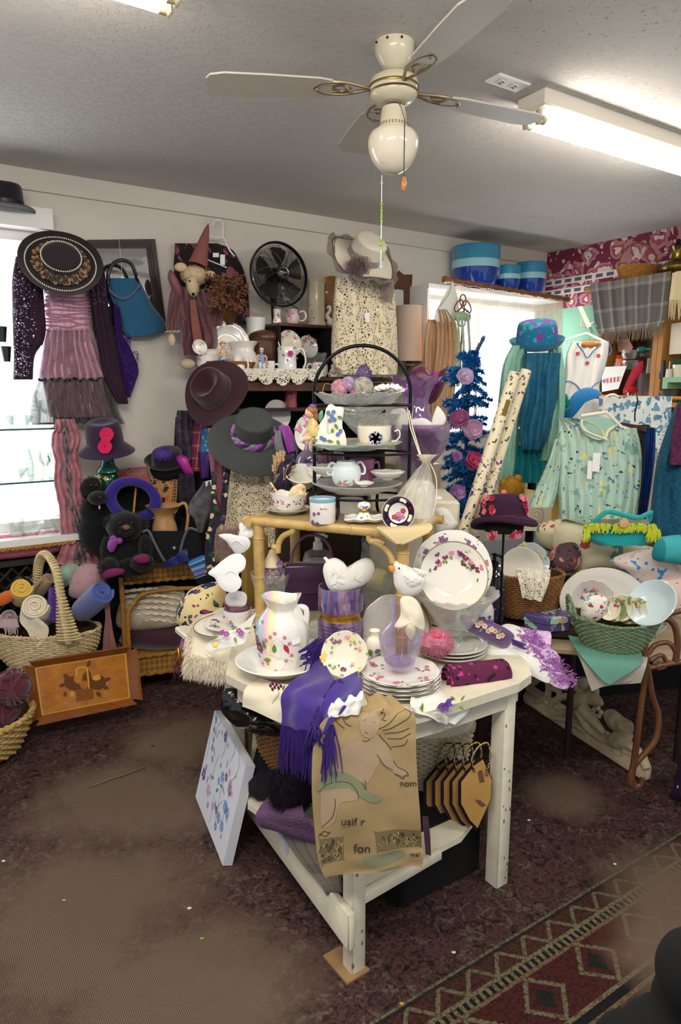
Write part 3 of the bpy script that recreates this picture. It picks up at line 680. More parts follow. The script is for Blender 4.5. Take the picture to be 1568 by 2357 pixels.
# ================================================================ LEFT WALL
felt=lambda n,c:mt(n,c,.95,b=('n',220,.25),sh=.3)
c=WL(.12)(12,478);cm,bm,rt=hatm(c,UP+NX*.12,.135,.085,.115,brim=lambda a,t:.022*t*t*abs(sin(a))-.01*t,dent=.35)
thing('fedora','black fedora on the window valance at the top left','hat',[('crown',cm,felt('black_felt','17131a')),('brim',bm,felt('black_felt','17131a')),('hat_band',bandm(c,rt,.085,.004,.035),mt('black_ribbon','0d0b12',.4))],)
nn=(NX+V((0,0,.62))+AX*-.12).normalized();c=WL(.17)(140,612);kk=WL(.17).k(140,600)
cm,bm,rt=hatm(c,nn,91*kk,45*kk,.075,brim=lambda a,t:.030*t*t*(1+.25*cos(2*a)),topr=.9)
bf=felt('dark_brown_felt','231a1b')
pr=M()
for rr,n_ in((43*kk,56),(76*kk,100)):
 for i in range(n_):
  a=2*PI*i/n_;z=.070 if rr<50*kk else.021+.004*cos(2*a);pr.ball(c+rt@V((rr*cos(a),rr*sin(a),z)),.0042,n=8)
fl_=M();fl2=M()
for i in range(30):
 a=2*PI*i/30;p=c+rt@V((52*kk*cos(a),52*kk*sin(a),.022+.01*R.random()));(fl_ if i%2 else fl2).petals(p,rt@V((cos(a)*.6,sin(a)*.6,1)),.026,5,0,None,cup=.5,ph=i)
thing('wide_brimmed_hat','wide dark brown hat trimmed with pearl rows and tan petals, above the pink dress','hat',[('crown',cm,bf),('brim',bm,bf),('pearl_trim',pr,mt('pearl','eee6d2',.2,coat=.5)),('tan_petals',fl_,mt('tan_felt_petal','a27a50',.9)),('grey_petals',fl2,mt('grey_petal','3b3a3c',.8))])
satin=mt('dusty_pink_satin','c795ac',.32,b=('n',14,.5),sh=.4);w1=WL(.06)
bd_=M();bd_.rows([(655,112,196),(690,100,208),(720,104,210),(762,106,214)],w1,.07,folds=9,amp=.003,pw=.6)
rch=M()
for i in range(13):
 y0=668+i*7.5;rch.tube([w1(103+3*sin(i),y0+R.uniform(-4,4),.035),w1(130,y0+R.uniform(-3,5),.068),w1(158,y0+R.uniform(-5,4),.075),w1(188,y0+R.uniform(-4,6),.068),w1(209,y0+R.uniform(-4,4),.035)],.0045,n=6,sm=5)
sk=M();sk.rows([(756,106,214),(800,98,226),(850,90,242),(874,88,250)],w1,.075,folds=9,amp=.012,nu=44)
sk2=M();sk2.rows([(868,96,246),(910,104,252),(960,114,258)],w1,.06,folds=8,amp=.010,nu=44)
tu=M();tu.rows([(870,88,250),(910,76,262),(950,70,276),(975,72,288)],w1,.082,folds=13,amp=.016,nu=60,hem=3)
tu2=M();tu2.rows([(760,107,213),(810,94,228),(872,87,250)],w1,.082,folds=11,amp=.012,nu=60)
rf=M();rf.tube([w1(88+i*8.2,873+3*sin(i*1.7),.08-.03*abs(i-10)/10)for i in range(21)],.006,n=6,sm=2);spn=M()
for i in range(90):spn.ball(w1(R.uniform(104,240),R.uniform(770,950),.078),.0016,n=5)
thing('party_dress','dusty pink ruched party dress with black tulle layers beside the window','dress',[('bodice',bd_,satin,[('ruching',rch,mt('shadowed_pink_satin','a97488',.35,sh=.3))]),('skirt',sk,satin),('lower_tier',sk2,satin),('tulle_overlay',tu,sheer('black_tulle','16151b',.60)),('upper_tulle',tu2,sheer('fine_black_tulle','2a2028',.28)),('ruffle',rf,BLACK),('dots',spn,BLACK)])
seqm=mt('plum_knit','33182f',.9,b=('knit',60,.5));w2=WL(.10)
ls=M();ls.rows([(590,36,82),(640,28,96),(700,28,92),(780,30,100),(820,32,80),(874,30,76)],w2,.045,folds=3,amp=.008)
lf=M();lf.rows([(640,62,98),(700,64,102),(760,60,106),(795,64,98)],w2,.04,folds=2,amp=.006,h=.015)
rs=M();rs.rows([(600,205,236),(660,206,246),(720,214,252),(800,226,270),(870,240,284),(930,272,296)],w2,.05,folds=3,amp=.007)
sq=M()
for i in range(520):
 py=R.uniform(600,872);px=R.uniform(31,62)if py>640 or R.random()<.5 else R.uniform(40,80)
 if R.random()<.25:px=R.uniform(60,84)if py<800 else R.uniform(34,74)
 p=w2(px,py,.047+.012*R.random());n_=(NX+V((R.uniform(-.5,.5),R.uniform(-.5,.5),R.uniform(-.3,.9)))).normalized();x_=n_.orthogonal().normalized()*.0034;y_=n_.cross(x_)
 sq.add([p+x_*cos(a)+y_*sin(a)for a in[k*PI/3 for k in range(6)]],[list(range(6))])
for i in range(60):
 px=R.uniform(212,244);p=w2(px,R.uniform(640,700),.056);sq.ball(p,.0022,n=5)
thing('sequin_cardigan','dark plum cardigan with silver sequins hung over the pink dress','cardigan',[('left_sleeve',ls,seqm),('front_panel',lf,seqm),('right_sleeve',rs,seqm),('sequins',sq,mt('silver_sequin','c9c5da',.15,me=.9))])
pf=M();pf.rows([(700,262,274),(760,264,276),(800,270,300),(850,276,319),(880,278,312),(915,282,300)],WL(.05),.05,folds=0,amp=.01);ff=M()
for i in range(1500):
 t=R.random();py=705+t*205;xl=264+t*16;xr=[276,278,300,318,310,298][min(5,int(t*6))];ff.fur([(WL(.05)(R.uniform(xl,xr),py,.052),NX)],.02,.002,droop=.3,jit=.9)
thing('fluffy_scarf','fluffy deep violet scarf hanging between pink dress and blue bag','scarf',[('core',pf,mt('violet_wool','3a1a66',.95)),('pile',ff,mt('violet_pile','43207a',.95))])
q=[(200,552),(357,550),(384,762),(215,770)];mi_=WL(.03)
fm=M();fm.flat=True;fd=mt('dark_ribbed_wood','2c2122',.35,coat=.3,b=('n',30,.2))
inn=[(222,570),(340,570),(362,745),(236,750)]
for i in range(4):
 a,b=q[i],q[(i+1)%4];c_,d_=inn[(i+1)%4],inn[i]
 for k in range(4):
  f0,f1=k/4,(k+1)/4;L=lambda p,r,f:(p[0]*(1-f)+r[0]*f,p[1]*(1-f)+r[1]*f)
  fm.prism([L(a,d_,f0),L(b,c_,f0),L(b,c_,f1),L(a,d_,f1)],mi_,-.02,.028-.006*abs(k-1))
gm=M();gm.flat=True;gm.prism(inn,mi_,-.002,.002)
thing('wall_mirror','mirror in a dark ribbed wooden frame behind the blue bag','mirror',[('frame',fm,fd),('mirror_glass',gm,mt('silvered_glass','dfe2e2',.03,me=1))])
wb=WL(.06);bg=M();bg.rows([(640,250,318),(662,248,330),(700,262,350),(735,276,376),(758,280,383),(773,290,352)],wb,.055,folds=0,amp=.004,sub=5)
bl=felt('teal_blue_felt','1f5878');hd=M();P_=[wb(249,655,.05),wb(250,628,.06),wb(262,606,.06),wb(282,599,.06),wb(302,608,.06),wb(313,634,.05),wb(316,650,.03)]
hd.tube(P_,.010,n=10,sm=5);rf=M()
for i in range(60):t=i/59;p=wb(252+t*68,668+24*sin(t*PI)-10*t,.06+.004*R.random());rf.ball(p,(.006,.004,.008),n=6)
op=M();op.rows([(642,252,316),(655,262,306)],wb,.06,h=.004)
tg=M();tg.flat=True;tg.prism([(277,641),(280,636),(287,640),(287,657),(275,657)],wb,.050,.052);sg=M();sg.tube([wb(281,636,.05),wb(279,600,.062),wb(274,552,.01)],.0009,n=4)
thing('felt_handbag','teal blue felted handbag with round black handle, hung over the mirror','handbag',[('bag_body',bg,bl),('lilac_trim',rf,mt('lilac_knit_trim','5c5c86',.9)),('round_handle',hd,mt('black_cane','1c2026',.3,coat=.5)),('price_tag',tg,TAG,[('tag_string',sg,WHT)])])
gsm=glass('shelf_glass','cfe6df',a=.25);edge=mt('shelf_edge','3d5954',.2)
def wshelf(py0,lab):
 z=WL(.17)(0,py0).z;m=M();m.flat=True;wallbox(m,ws0,ws1+.01,z-.008,z,.02,.17);e=M();e.flat=True;wallbox(e,ws0,ws1+.01,z-.009,z+.0005,.17,.173)
 thing('glass_shelf',lab,'shelf',[('shelf_glass',m,gsm),('front_edge',e,edge)],'glass shelves across the window');return z
zs1=wshelf(988,'upper glass shelf across the left window');zs2=wshelf(1113,'lower glass shelf across the left window');zsill=wz0
def onwall(px,z,off=.1):
 d=ray(px,900);d=V((d.x,d.y,0));e=V((0,0,0));o=W0+NX*off;t=(o-e).dot(NX)/d.dot(NX);p=e+d*t;return V((p.x,p.y,z))
GP={'goblet':[(0,0),(.032,.001),(.030,.004),(.005,.010),(.004,.06),(.020,.075),(.034,.10),(.036,.14),(.034,.14),(.031,.10),(.012,.075),(0,.07)],
'vase':[(0,.001),(.03,0),(.036,.03),(.042,.08),(.03,.13),(.026,.16),(.036,.19),(.034,.19),(.024,.16),(.028,.13),(.038,.08),(.03,.01),(0,.008)],
'bowl':[(0,.002),(.03,0),(.032,.006),(.055,.03),(.07,.065),(.068,.065),(.05,.03),(.02,.01),(0,.008)],
'pitcher':[(0,.002),(.034,0),(.045,.03),(.046,.08),(.033,.12),(.036,.16),(.034,.16),(.03,.12),(.042,.08),(.04,.02),(0,.008)],
'cakestand':[(0,.002),(.05,0),(.048,.004),(.014,.02),(.010,.07),(.02,.085),(.085,.092),(.09,.105),(.088,.105),(.083,.096),(0,.092)]}
gitems=[(4,zs1,'pitcher','clear glass pitcher at the left end of the upper window shelf'),(38,zs1,'bowl','clear glass bowl on the upper window shelf'),(70,zs1,'vase','clear glass vase on the upper window shelf below the cardigan'),(104,zs1,'goblet','clear goblet at the right end of the upper window shelf'),
(14,zs2,'bowl','clear glass bowl at the left of the lower window shelf'),(46,zs2,'vase','clear glass vase on the lower window shelf'),(68,zs2,'pitcher','clear glass jug on the lower window shelf'),(92,zs2,'goblet','first clear goblet from the scarf on the lower window shelf'),(112,zs2,'vase','clear glass vase next to the pink scarf on the lower window shelf'),
(10,zsill,'vase','clear glass vase at the left of the window ledge'),(44,zsill,'bowl','shallow clear glass bowl on the window ledge'),(84,zsill,'cakestand','clear glass cake stand on the window ledge'),(122,zsill,'bowl','clear glass bowl on the window ledge by the pink scarf')]
for px,z,kd,lab in gitems:
 m=M();p=onwall(px,z+.001,.11 if z!=zsill else.15);m.lathe(GP[kd],p,n=24,mod=(lambda a,r,zz,v:(r*(1+.03*cos(a*12)),zz))if kd!='goblet' else None)
 kn={'goblet':'goblet','vase':'vase','bowl':'bowl','pitcher':'pitcher','cakestand':'cake stand'}[kd]
 if kd=='pitcher':h_=M();handlem(h_,p+V((.04,0,.13)),p+V((.044,0,.05)),V((1,0,0)),.004,.03);thing('glass_pitcher',lab,kn,[('body',m,CUT),('handle',h_,CLEAR)],'glassware in the window')
 else:one('glass_'+kn.replace(' ','_'),lab,kn,m,CUT if kd!='goblet' else CLEAR,'glassware in the window')
for k,py in enumerate((758,803)):
 m=M();p=onwall(16+k*6,WL(.1)(16,py+30).z,.1);m.lathe([(0,0),(.016,0),(.026,.075),(.025,.076),(0,.075)],p,n=20);one('dark_tumbler',['upper','lower'][k]+' small black glass hanging in the left window','glass',m,mt('dark_glass','10201f',.1,coat=.5),'small dark glasses in the window')
pk=M();pr_=[(965,130,170),(1000,124,180),(1050,125,180),(1100,130,184),(1160,135,198),(1220,146,214),(1260,142,224),(1300,134,236)]
w3=WL(.22)
rose=mt('rose_crinkled_silk','bb7680',.75,b=('v',34,.6),sh=.3);gr_=mt('grey_crinkled_silk','7d7078',.75,b=('v',34,.6))
ms=[M(),M(),M()]
for k,(f0,f1,ph)in enumerate(((0,.44,0),(.34,.64,2),(.56,1,4))):
 prs=[]
 for j in range(23):
  t=j/22;i=min(6,int(t*7));f=t*7-i;py=pr_[i][0]*(1-f)+pr_[i+1][0]*f;xl=pr_[i][1]*(1-f)+pr_[i+1][1]*f;xr=pr_[i][2]*(1-f)+pr_[i+1][2]*f;w_=xr-xl
  sw=5*sin(j*1.1+ph);prs.append((w3(xl+w_*f0-2+sw*.6,py,.01*sin(j*1.7)),w3(xl+w_*f1+3+sw*.6,py,.01*cos(j*1.3))))
 ms[k].ribbon(prs,nc=16,sub=5,folds=2.5,amp=.012,nz=.012,ns=30,th=.006,seed=k)
thing('ruched_scarf','long crinkled rose and grey scarf hanging beside the window','scarf',[('rose_length',ms[0],rose),('grey_length',ms[1],gr_),('rose_length',ms[2],rose)])
pl_=M();z0=.74;wallbox(pl_,ws0,scoord(262,1300),z0-.03,z0,.0,.17);c0=M();wallbox(c0,ws0,scoord(262,1300),0,z0-.03,.0,.06);la=M()
for i in range(int((scoord(262,1300)-ws0)/.07)-6):
 for sg_ in(1,-1):
  s_0=ws0+i*.07;a=W0+AX*(s_0+(0 if sg_>0 else.5))+NX*.16+V((0,0,.2));b=W0+AX*(s_0+(.5 if sg_>0 else 0))+NX*.16+V((0,0,.70));la.tube([a,b],.006,n=4)
thing('lattice_plinth','dark lattice-fronted display plinth under the left window','plinth',[('top_board',pl_,mt('dark_board','2b2421',.6)),('back_panel',c0,DARKIN),('lattice',la,mt('dark_lattice','24201f',.6))])
cb_=M();e0=onwall(-60,.80,.2);e1=onwall(150,.80,.2);cb_.tube([e0,e1],.012,n=8);
m=M();a=onwall(-150,z0+.072,.13);b=onwall(112,z0+.072,.13);m.roll(a,b,.078,3,.012,sq=.85,nz=.006);m.ball(b+V((.05,0,-.02)),(.03,.03,.016),n=10);m.tube([a+V((0,0,0)),b],.06,n=16)
one('rolled_blanket','rolled pink chenille blanket lying under the left window','blanket',m,mt('pink_chenille','c96f86',.95,v=.12,vs=30,b=('v',60,.5)))
br=M();br.braid([onwall(-90+i*8,wz0-.045,.235)for i in range(31)],.012,20,closed=False);one('straw_trim','twisted straw braid along the window ledge','braid',br,wick)
# ---------------------------------------------------------------- wicker shelf, objects on it
zt_=.70;wy=3.5
def wk(px,z,y):d=ray(px,900);return V((d.x/d.y*y,y,z))
A_,B_=wk(264,zt_,3.44),wk(452,zt_,3.58);dd=(B_-A_).normalized();qn=V((-dd.y,dd.x,0))
def shelfpart(z,extra,h=.085,d=.30):
 a=A_-dd*extra;a.z=z;ln=(B_-A_).length+extra*2;m=M();m.flat=True;rm=Matrix((dd,qn,UP)).transposed();c=a+dd*ln/2+qn*d/2
 m.box((c.x,c.y,z-h/2),(ln,d,h),rm);e=M()
 for zz in(z+.002,z-h):e.braid([a+dd*ln*i/60+V((0,0,zz-z))-qn*.006 for i in range(61)],.012,26,closed=False)
 return m,e
wv=stripes('woven_cane',[(0,'a87a35'),(.5,'6d4a1c')],n=30,axis='Z',cross=(40,[(0,'b98b42'),(.5,'8a5f28')]),coord='Object',b=('n',200,.3))
t1,e1=shelfpart(zt_,0);t2,e2=shelfpart(.20,.05,.10)
fr_=M();
for p in(A_-dd*.02,B_+dd*.02):
 for k in(.02,.28):q=p+qn*k;fr_.tube([V((q.x,q.y,0)),V((q.x,q.y,.4)),V((q.x,q.y,zt_-.06))],.014,n=8)
q0=A_-qn*.02;fr_.tube([V((q0.x,q0.y,.10)),V((q0.x,q0.y,.42)),V((q0.x,q0.y,.50))+dd*.03,V((q0.x,q0.y,.555))+dd*.10,V((q0.x,q0.y,.56))+dd*.30,V((q0.x,q0.y,.54))+dd*.37,V((q0.x,q0.y,.46))+dd*.41],.012,n=8,sm=5)
thing('wicker_shelf','golden two-tier wicker shelf under the black teddy bear','shelf',[('top_shelf',t1,wv,[('braided_edge',e1,wick)]),('lower_shelf',t2,wv,[('braided_edge',e2,wick)]),('rattan_frame',fr_,wick)])
P3=Y(3.60)
m=M();m.puff([(268,1440),(272,1400),(290,1368),(330,1352),(395,1348),(424,1362),(430,1405),(415,1438),(350,1448),(300,1450)],P3,.10,nz=.01,ns=12,h=.02);cab=M()
for i in range(6):
 y0=1362+i*14;cab.braid([P3(282+k*9.5-(3-abs(k-7)*.2)*0,y0+8*sin(k/15*PI)*-1+k*.3,.128-.0011*(k-7)**2-.0025*abs(i-2.5)**2)for k in range(15)],.010,4,closed=False)
thing('cable_knit_sweater','folded cream cable-knit sweater inside the wicker shelf','sweater',[('body',m,mt('cream_wool','e2d6bb',.95,b=('rib',50,.8))),('cables',cab,mt('cream_wool_cable','e6dbc2',.95))])
m=M();m.puff([(278,1482),(290,1448),(320,1436),(380,1432),(425,1440),(430,1485),(360,1495)],P3,.09,nz=.006,h=.01);fr2=M();fr2.fringe(P3(280,1484,.06),P3(428,1488,.06),60,.02,.0012)
thing('velvet_cushion','dark maroon velvet cushion under the cream sweater','cushion',[('cushion',m,mt('maroon_velvet','3b0f26',.8,sh=.8)),('bead_fringe',fr2,PINKP)])
bo=Y(3.34)(112,1527)
prof=[(.13,0),(.17,.004),(.20,.05),(.225,.12),(.235,.19)]
b,li,rm_=basketm(bo,prof,1.16,.62,.0058,26,.006,rimr=.012,turns=36)
hn=M();hq=lambda px,py,y:Y(y)(px,py);hp=[hq(160,1480,3.175),hq(150,1430,3.17),hq(140,1370,3.18),hq(128,1310,3.22),hq(108,1278,3.30),hq(92,1288,3.40),hq(86,1330,3.47),hq(86,1400,3.50)]
hc=cr(hp,8);hn.tube(hc,[.02]*len(hc),n=10,flat=.55);wr=M()
for i in range(2,len(hc)-1,1):
 d_=(hc[i]-hc[i-1]).normalized();x_=d_.cross(V((0,1,.3))).normalized();y_=d_.cross(x_);wdt=.022 if i>16 else.022+.0028*(16-i)
 wr.tube([hc[i]+x_*cos(a)*wdt+y_*sin(a)*.014 for a in[k*PI/5 for k in range(10)]],.0048,n=4,closed=True)
thing('willow_basket','pale willow basket with arched handle full of rolled knitwear','basket',[('woven_sides',b,wickw),('inside',li,LIN),('rim',rm_,wickw),('handle',hn,wickw,[('handle_wrap',wr,mt('pale_cane_wrap','e0cb98',.5,v=.2,vs=60))])])
bx=M();bx.flat=True;bx.box((bo.x,bo.y,bo.z/2),(.40,.26,bo.z),I3,.01);one('low_crate','dark low crate beneath the willow basket','crate',bx,mt('dark_crate','14110f',.8))
def wool(n,c,s=50,st=.7):return mt(n,c,.97,v=.08,vs=30,b=('n',s*2,st),sh=.5)
def rollp(name,label,cat,a,b,r,mat,turns=3,th=.010,**k):
 m=M();m.roll(a,b,r,turns,th,**k);d_=(b-a);m.tube([a+d_*.06,b-d_*.06],r*.82,n=14);return one(name,label,cat,m,mat,'rolled knitwear in the willow basket')
wy_=Y(2.93)
P=lambda px,py,y:Y(y)(px,py)
P9=P;P=lambda px,py,y:P9(px,py,3.38+(y-3.02)*.8)
rollp('rolled_sweater','rolled blue ribbed sweater leaning in the willow basket','sweater',P(188,1405,3.02),P(236,1362,2.82),.062,wool('blue_wool','4a62ae'),4,.009)
rollp('rolled_scarf','rolled yellow fleece scarf in the willow basket','scarf',P(50,1376,3.05),P(49,1352,2.90),.055,wool('yellow_fleece','e3bd4d'),3,.012,nz=.004)
rollp('rolled_scarf','rolled cream knit scarf with its end hanging over the basket side','scarf',P(92,1420,3.0),P(80,1394,2.82),.068,wool('cream_knit','e8dcbf',40,.9),4,.011,nz=.003)
m=M();m.ribbon([(P(48,1400,2.80),P(70,1408,2.80)),(P(46,1430,2.80),P(100,1432,2.79)),(P(64,1452,2.80),P(112,1446,2.79)),(P(72,1475,2.80),P(108,1468,2.79)),(P(82,1490,2.80),P(88,1488,2.79))],nc=8,folds=1,amp=.004,th=.008)
one('scarf_end','loose end of the cream knit scarf over the willow basket side','scarf',m,wool('cream_knit','e8dcbf',40,.9))
rollp('rolled_scarf','upright rolled purple scarf beside the basket handle','scarf',P(124,1432,2.88),P(126,1352,2.95),.030,wool('violet_knit','4f2d87'),3,.006)
rollp('rolled_scarf','rolled tan scarf behind the cream roll','scarf',P(88,1366,3.10),P(112,1332,3.0),.034,wool('tan_mohair','b4916f'),2.5,.008)
rollp('rolled_scarf','rolled mauve mohair scarf at the left of the willow basket','scarf',P(10,1430,3.0),P(22,1420,2.86),.042,wool('mauve_mohair','a48790'),3,.009,nz=.005)
m=M();m.ribbon([(P(-10,1425,2.84),P(40,1425,2.84)),(P(-8,1445,2.82),P(45,1444,2.82))],nc=8,folds=2,amp=.004,th=.005);m.fringe(P(8,1444,2.82),P(40,1444,2.82),12,.045,.003);one('scarf_fringe','fringed end of the mauve mohair scarf over the basket edge','scarf',m,wool('pale_mauve_mohair','bba2a2'))
m=M();m.puff([(-30,1385),(-5,1368),(24,1358),(32,1372),(20,1388),(-20,1400)],Y(3.28),.03,nz=.006);one('folded_scarf','bright orange scarf at the left edge under the yellow roll','scarf',m,wool('orange_fleece','e06a1c'))
m=M();m.puff([(160,1370),(166,1330),(182,1304),(205,1298),(232,1306),(240,1340),(232,1368),(200,1380)],Y(3.42),.08,nz=.008);m.furball(Y(3.40)(202,1332),(.085,.06,.075),700,.025,.0007);one('mohair_sweater','folded dusty pink mohair sweater at the right of the willow basket','sweater',m,wool('pink_mohair','c49a9f'))
m=M();m.puff([(136,1325),(140,1302),(160,1296),(178,1300),(186,1318),(170,1345),(140,1350)],Y(3.52),.06,nz=.012,ns=20);one('mint_knit','mint green knit at the back of the willow basket','knitwear',m,wool('mint_mohair','93bfa6'))
m=M();m.ribbon([(P(236,1384,2.9),P(252,1380,2.9)),(P(243,1420,2.92),P(254,1418,2.92)),(P(240,1460,2.95),P(262,1462,2.95)),(P(236,1500,2.98),P(272,1500,2.98))],nc=8,folds=2,amp=.005,th=.008);one('draped_scarf','dusty rose scarf hanging down between willow basket and wicker shelf','scarf',m,wool('dusty_rose_knit','a5665f'))
m=M();m.puff([(-20,1360),(0,1330),(30,1318),(75,1330),(110,1338),(100,1360),(40,1372)],Y(3.55),.05,nz=.01);one('patchwork_cloth','pale quilted cloth behind the willow basket','cloth',m,wool('pale_quilt','b5a996'))
P=P9
ty0,ty1=3.06,3.16
TB=PL(Z(.0)(268,1672),((lambda a,b:(b-a).cross(V((0,.30,1))))(Z(0)(70,1674),Z(0)(330,1612))))
tr=[(50,1524),(314,1484),(330,1618),(70,1674)];if_=[(80,1536),(292,1502),(300,1608),(96,1648)]
if TB.n.y>0:TB.n=-TB.n
wt=wood('honey_wood','a8641b','c98427',5,'X',coat=.5);wtd=wood('dark_honey_wood','7d4512','95571a',5,'X',coat=.5);inl=mt('pale_inlay','d9a43c',.4,coat=.3)
m=M();m.flat=True;m.prism([(70,1530),(298,1494),(308,1612),(86,1658)],TB,-.006,0.0)
fr_=M();fr_.flat=True
for i in range(4):
 a,b,c_,d_=tr[i],tr[(i+1)%4],if_[(i+1)%4],if_[i];k=lambda p,q_,f:(p[0]*(1-f)+q_[0]*f,p[1]*(1-f)+q_[1]*f);a2,b2=k(a,b,.05),k(b,a,.05)
 fr_.prism([a2,b2,k(b2,c_,.22),k(a2,d_,.22)],TB,-.004,.032)
 wd=[TB(*k(a2,d_,.2),.03),TB(*k(b2,c_,.2),.03),TB(*c_,.002),TB(*d_,.002)];fr_.add(wd+[p-TB.n*.004 for p in wd],[[0,1,2,3],[7,6,5,4],[0,4,5,1],[1,5,6,2],[2,6,7,3],[3,7,4,0]])
il=M();il.flat=True;bq=[(80,1538),(290,1504),(300,1606),(96,1646)]
for i in range(4):
 a,b=bq[i],bq[(i+1)%4];cx,cy=191,1573;g=lambda p,f:(p[0]+(cx-p[0])*f,p[1]+(cy-p[1])*f*1);il.prism([a,b,g(b,.035),g(a,.035)],TB,0,.0012)
mq=M();mq.flat=True
def blob(pts,mi,h):
 P__=cr(pts,4,True);b0=len(mq.v);mq.add([TB(p.x,p.y,h)for p in P__],[list(range(len(P__)))],mi)
blob([(150,1560),(170,1556),(190,1552),(216,1560),(236,1556),(244,1572),(230,1588),(200,1584),(172,1590),(150,1580)],1,.0012)
mq.add([TB(*p,.0016)for p in((174,1588),(214,1584),(216,1608),(176,1615))],[[0,1,2,3]],2)
blob([(170,1566),(176,1548),(188,1543),(190,1560),(184,1574)],3,.002);blob([(192,1560),(198,1544),(206,1545),(210,1558),(200,1568)],1,.0022);blob([(184,1572),(196,1566),(204,1576),(196,1586),(186,1582)],4,.0024);blob([(212,1560),(226,1553),(232,1562),(220,1567)],0,.0026);blob([(160,1596),(168,1591),(172,1600),(164,1604)],0,.0026);blob([(146,1596),(152,1592),(154,1602),(148,1603)],1,.0022)
for(lx,ly,a_)in((158,1562,2.4),(240,1566,.2),(236,1580,-.4),(152,1574,3.4),(222,1592,-1),(202,1536,1.2)):mq.leaf(TB(lx,ly,.0026),TB.n,V((cos(a_),.1,sin(a_))),.035,.02,1)
mq.stroke([TB(177,1556,.003),TB(176,1542,.003),TB(182,1537,.003),TB(196,1537,.003),TB(201,1545,.003),TB(205,1586,.003)],.008,TB.n,0)
thing('marquetry_tray','honey-coloured wooden tray with inlaid fruit basket, leaning on the floor','tray',[('tray_base',m,wt),('raised_rim',fr_,wtd),('inlaid_border',il,inl),('inlaid_basket',mq,[inl,mt('dark_inlay','6e3a10',.4),mt('mid_inlay','8a5318',.4),mt('honey_inlay','bf8127',.4),mt('amber_inlay','b06f20',.4)])])
so=V((-1.18,2.43,.0));so=Z(0.02)(-45,1735)
prof=[(.10,0),(.16,.02),(.20,.10),(.225,.18)];b,li,rm_=basketm(so,prof,1,1,.008,22,.008,rimr=.015,turns=26)
thing('straw_basket','coarse straw basket cut by the left edge, holding maroon yarn','basket',[('woven_sides',b,mt('pale_straw','c4a263',.7,v=.3,vs=60)),('inside',li,LIN),('rim',rm_,mt('pale_straw','c4a263',.7,v=.3,vs=60))])
for(px,py,r,lab)in((26,1582,.078,'upper maroon ball of mohair yarn in the straw basket'),(2,1638,.075,'lower maroon ball of mohair yarn in the straw basket')):
 c=Y(so.y-.02)(px,py);m=M();m.ball(c,(r,r,r*.9),n=20,nz=.12,ns=12)
 for i in range(14):ax=V((R.gauss(0,1),R.gauss(0,1),R.gauss(0,1))).normalized();x_=ax.orthogonal().normalized();y_=ax.cross(x_);m.tube([c+(x_*cos(a)+y_*sin(a))*r*1.02+ax*r*.25*sin(a*2)for a in[k*PI/8 for k in range(16)]],.004,n=4,closed=True)
 m.furball(c,r*.98,300,.02,.0006);one('yarn_ball',lab,'yarn',m,wool('maroon_mohair','5a1c28'),'maroon yarn balls')
m=M();a,b=Z(.004)(203,1813),Z(.004)(335,1765);
for k in range(3):m.tube([a,a.lerp(b,.3)+V((0,.006*k,0)),a.lerp(b,.6)+V((0,-.004*k,.002)),b],.0018,n=5,sm=4)
one('dry_twig','thin dry stem lying on the carpet at left','twig',m,mt('dry_stem','6f6a48',.8))
for i,(px,py,c_,lab)in enumerate(((147,2072,'c9a06a','tan wood chip'),(352,1716,'4a2730','dark red lint tuft'),(278,1730,'5a4a36','brown leaf bit'),(8,1982,'e9e9ee','white paper crumb at the left edge'),(436,2090,'e0e0e4','white paper crumb near the leaning canvas'),(465,2160,'8ab03c','green leaf scrap'),(1218,1888,'dcd8d0','white crumb right of the table leg'),(1416,1989,'e2ddd6','white crumb on the carpet border'),(1045,2192,'d6d2ca','white crumb in the table shadow'),(925,2310,'c8a040','yellow scrap on the border'))):
 m=M();m.ball(Z(.003)(px,py),(.007,.004,.003),n=6,nz=.5,ns=200);one('floor_scrap',lab+' on the carpet','scrap',m,mt('scrap_%s'%c_,c_,.8),'scraps on the carpet')
# ================================================================ objects on and behind the wicker shelf
def lp(m,cx,prof,pl,**k):
 """turned shape traced as (radius px, py) around the vertical through cx on plane pl"""
 kk=pl.k(cx,prof[len(prof)//2][1]);b=pl(cx,prof[0][1]);z0=b.z
 return m.lathe([(r*kk,pl(cx,py).z-z0)for r,py in prof],b,**k)
def sit(px,z,y):d=ray(px,900);return V((d.x/d.y*y,y,z))
A2,B2=sit(200,0,3.70),sit(470,0,3.86)
m=M();m.flat=True;m.box(((A2.x+B2.x)/2,(A2.y+B2.y)/2,.44),(.86,.14,.88),Matrix.Rotation(math.atan2(B2.y-A2.y,B2.x-A2.x),3,'Z'),.01);one('display_riser','black draped riser behind the wicker shelf','riser',m,BLACK)
yj=Y(3.68);j=M();jp=[(0,1190),(24,1190),(27,1150),(26,1110),(22,1092)];sf=lp(j,250,[(0,1195),(22,1195),(26,1175),(27,1140),(26,1110),(24,1093),(0,1093)],yj)
for th in(3.9,4.3,4.7,5.1,5.5):sprig(j,onlathe(sf,th,.45+.08*sin(th*5),.06,.3),5,.012,3,(1,9,2))
g2=M();lp(g2,250,[(26.5,1128),(28,1126),(26.8,1110),(25,1092),(20,1086),(0,1086)],yj);sc2=M()
for k in range(9):a=3.2+k*.36;p,q=sf(a,.78);sc2.petals(p+q*.004,q,.012,4,0,cup=0)
ld=M();lp(ld,250,[(27,1086),(26,1080),(18,1072),(14,1062),(13,1052),(18,1046),(17,1040),(0,1040)],yj)
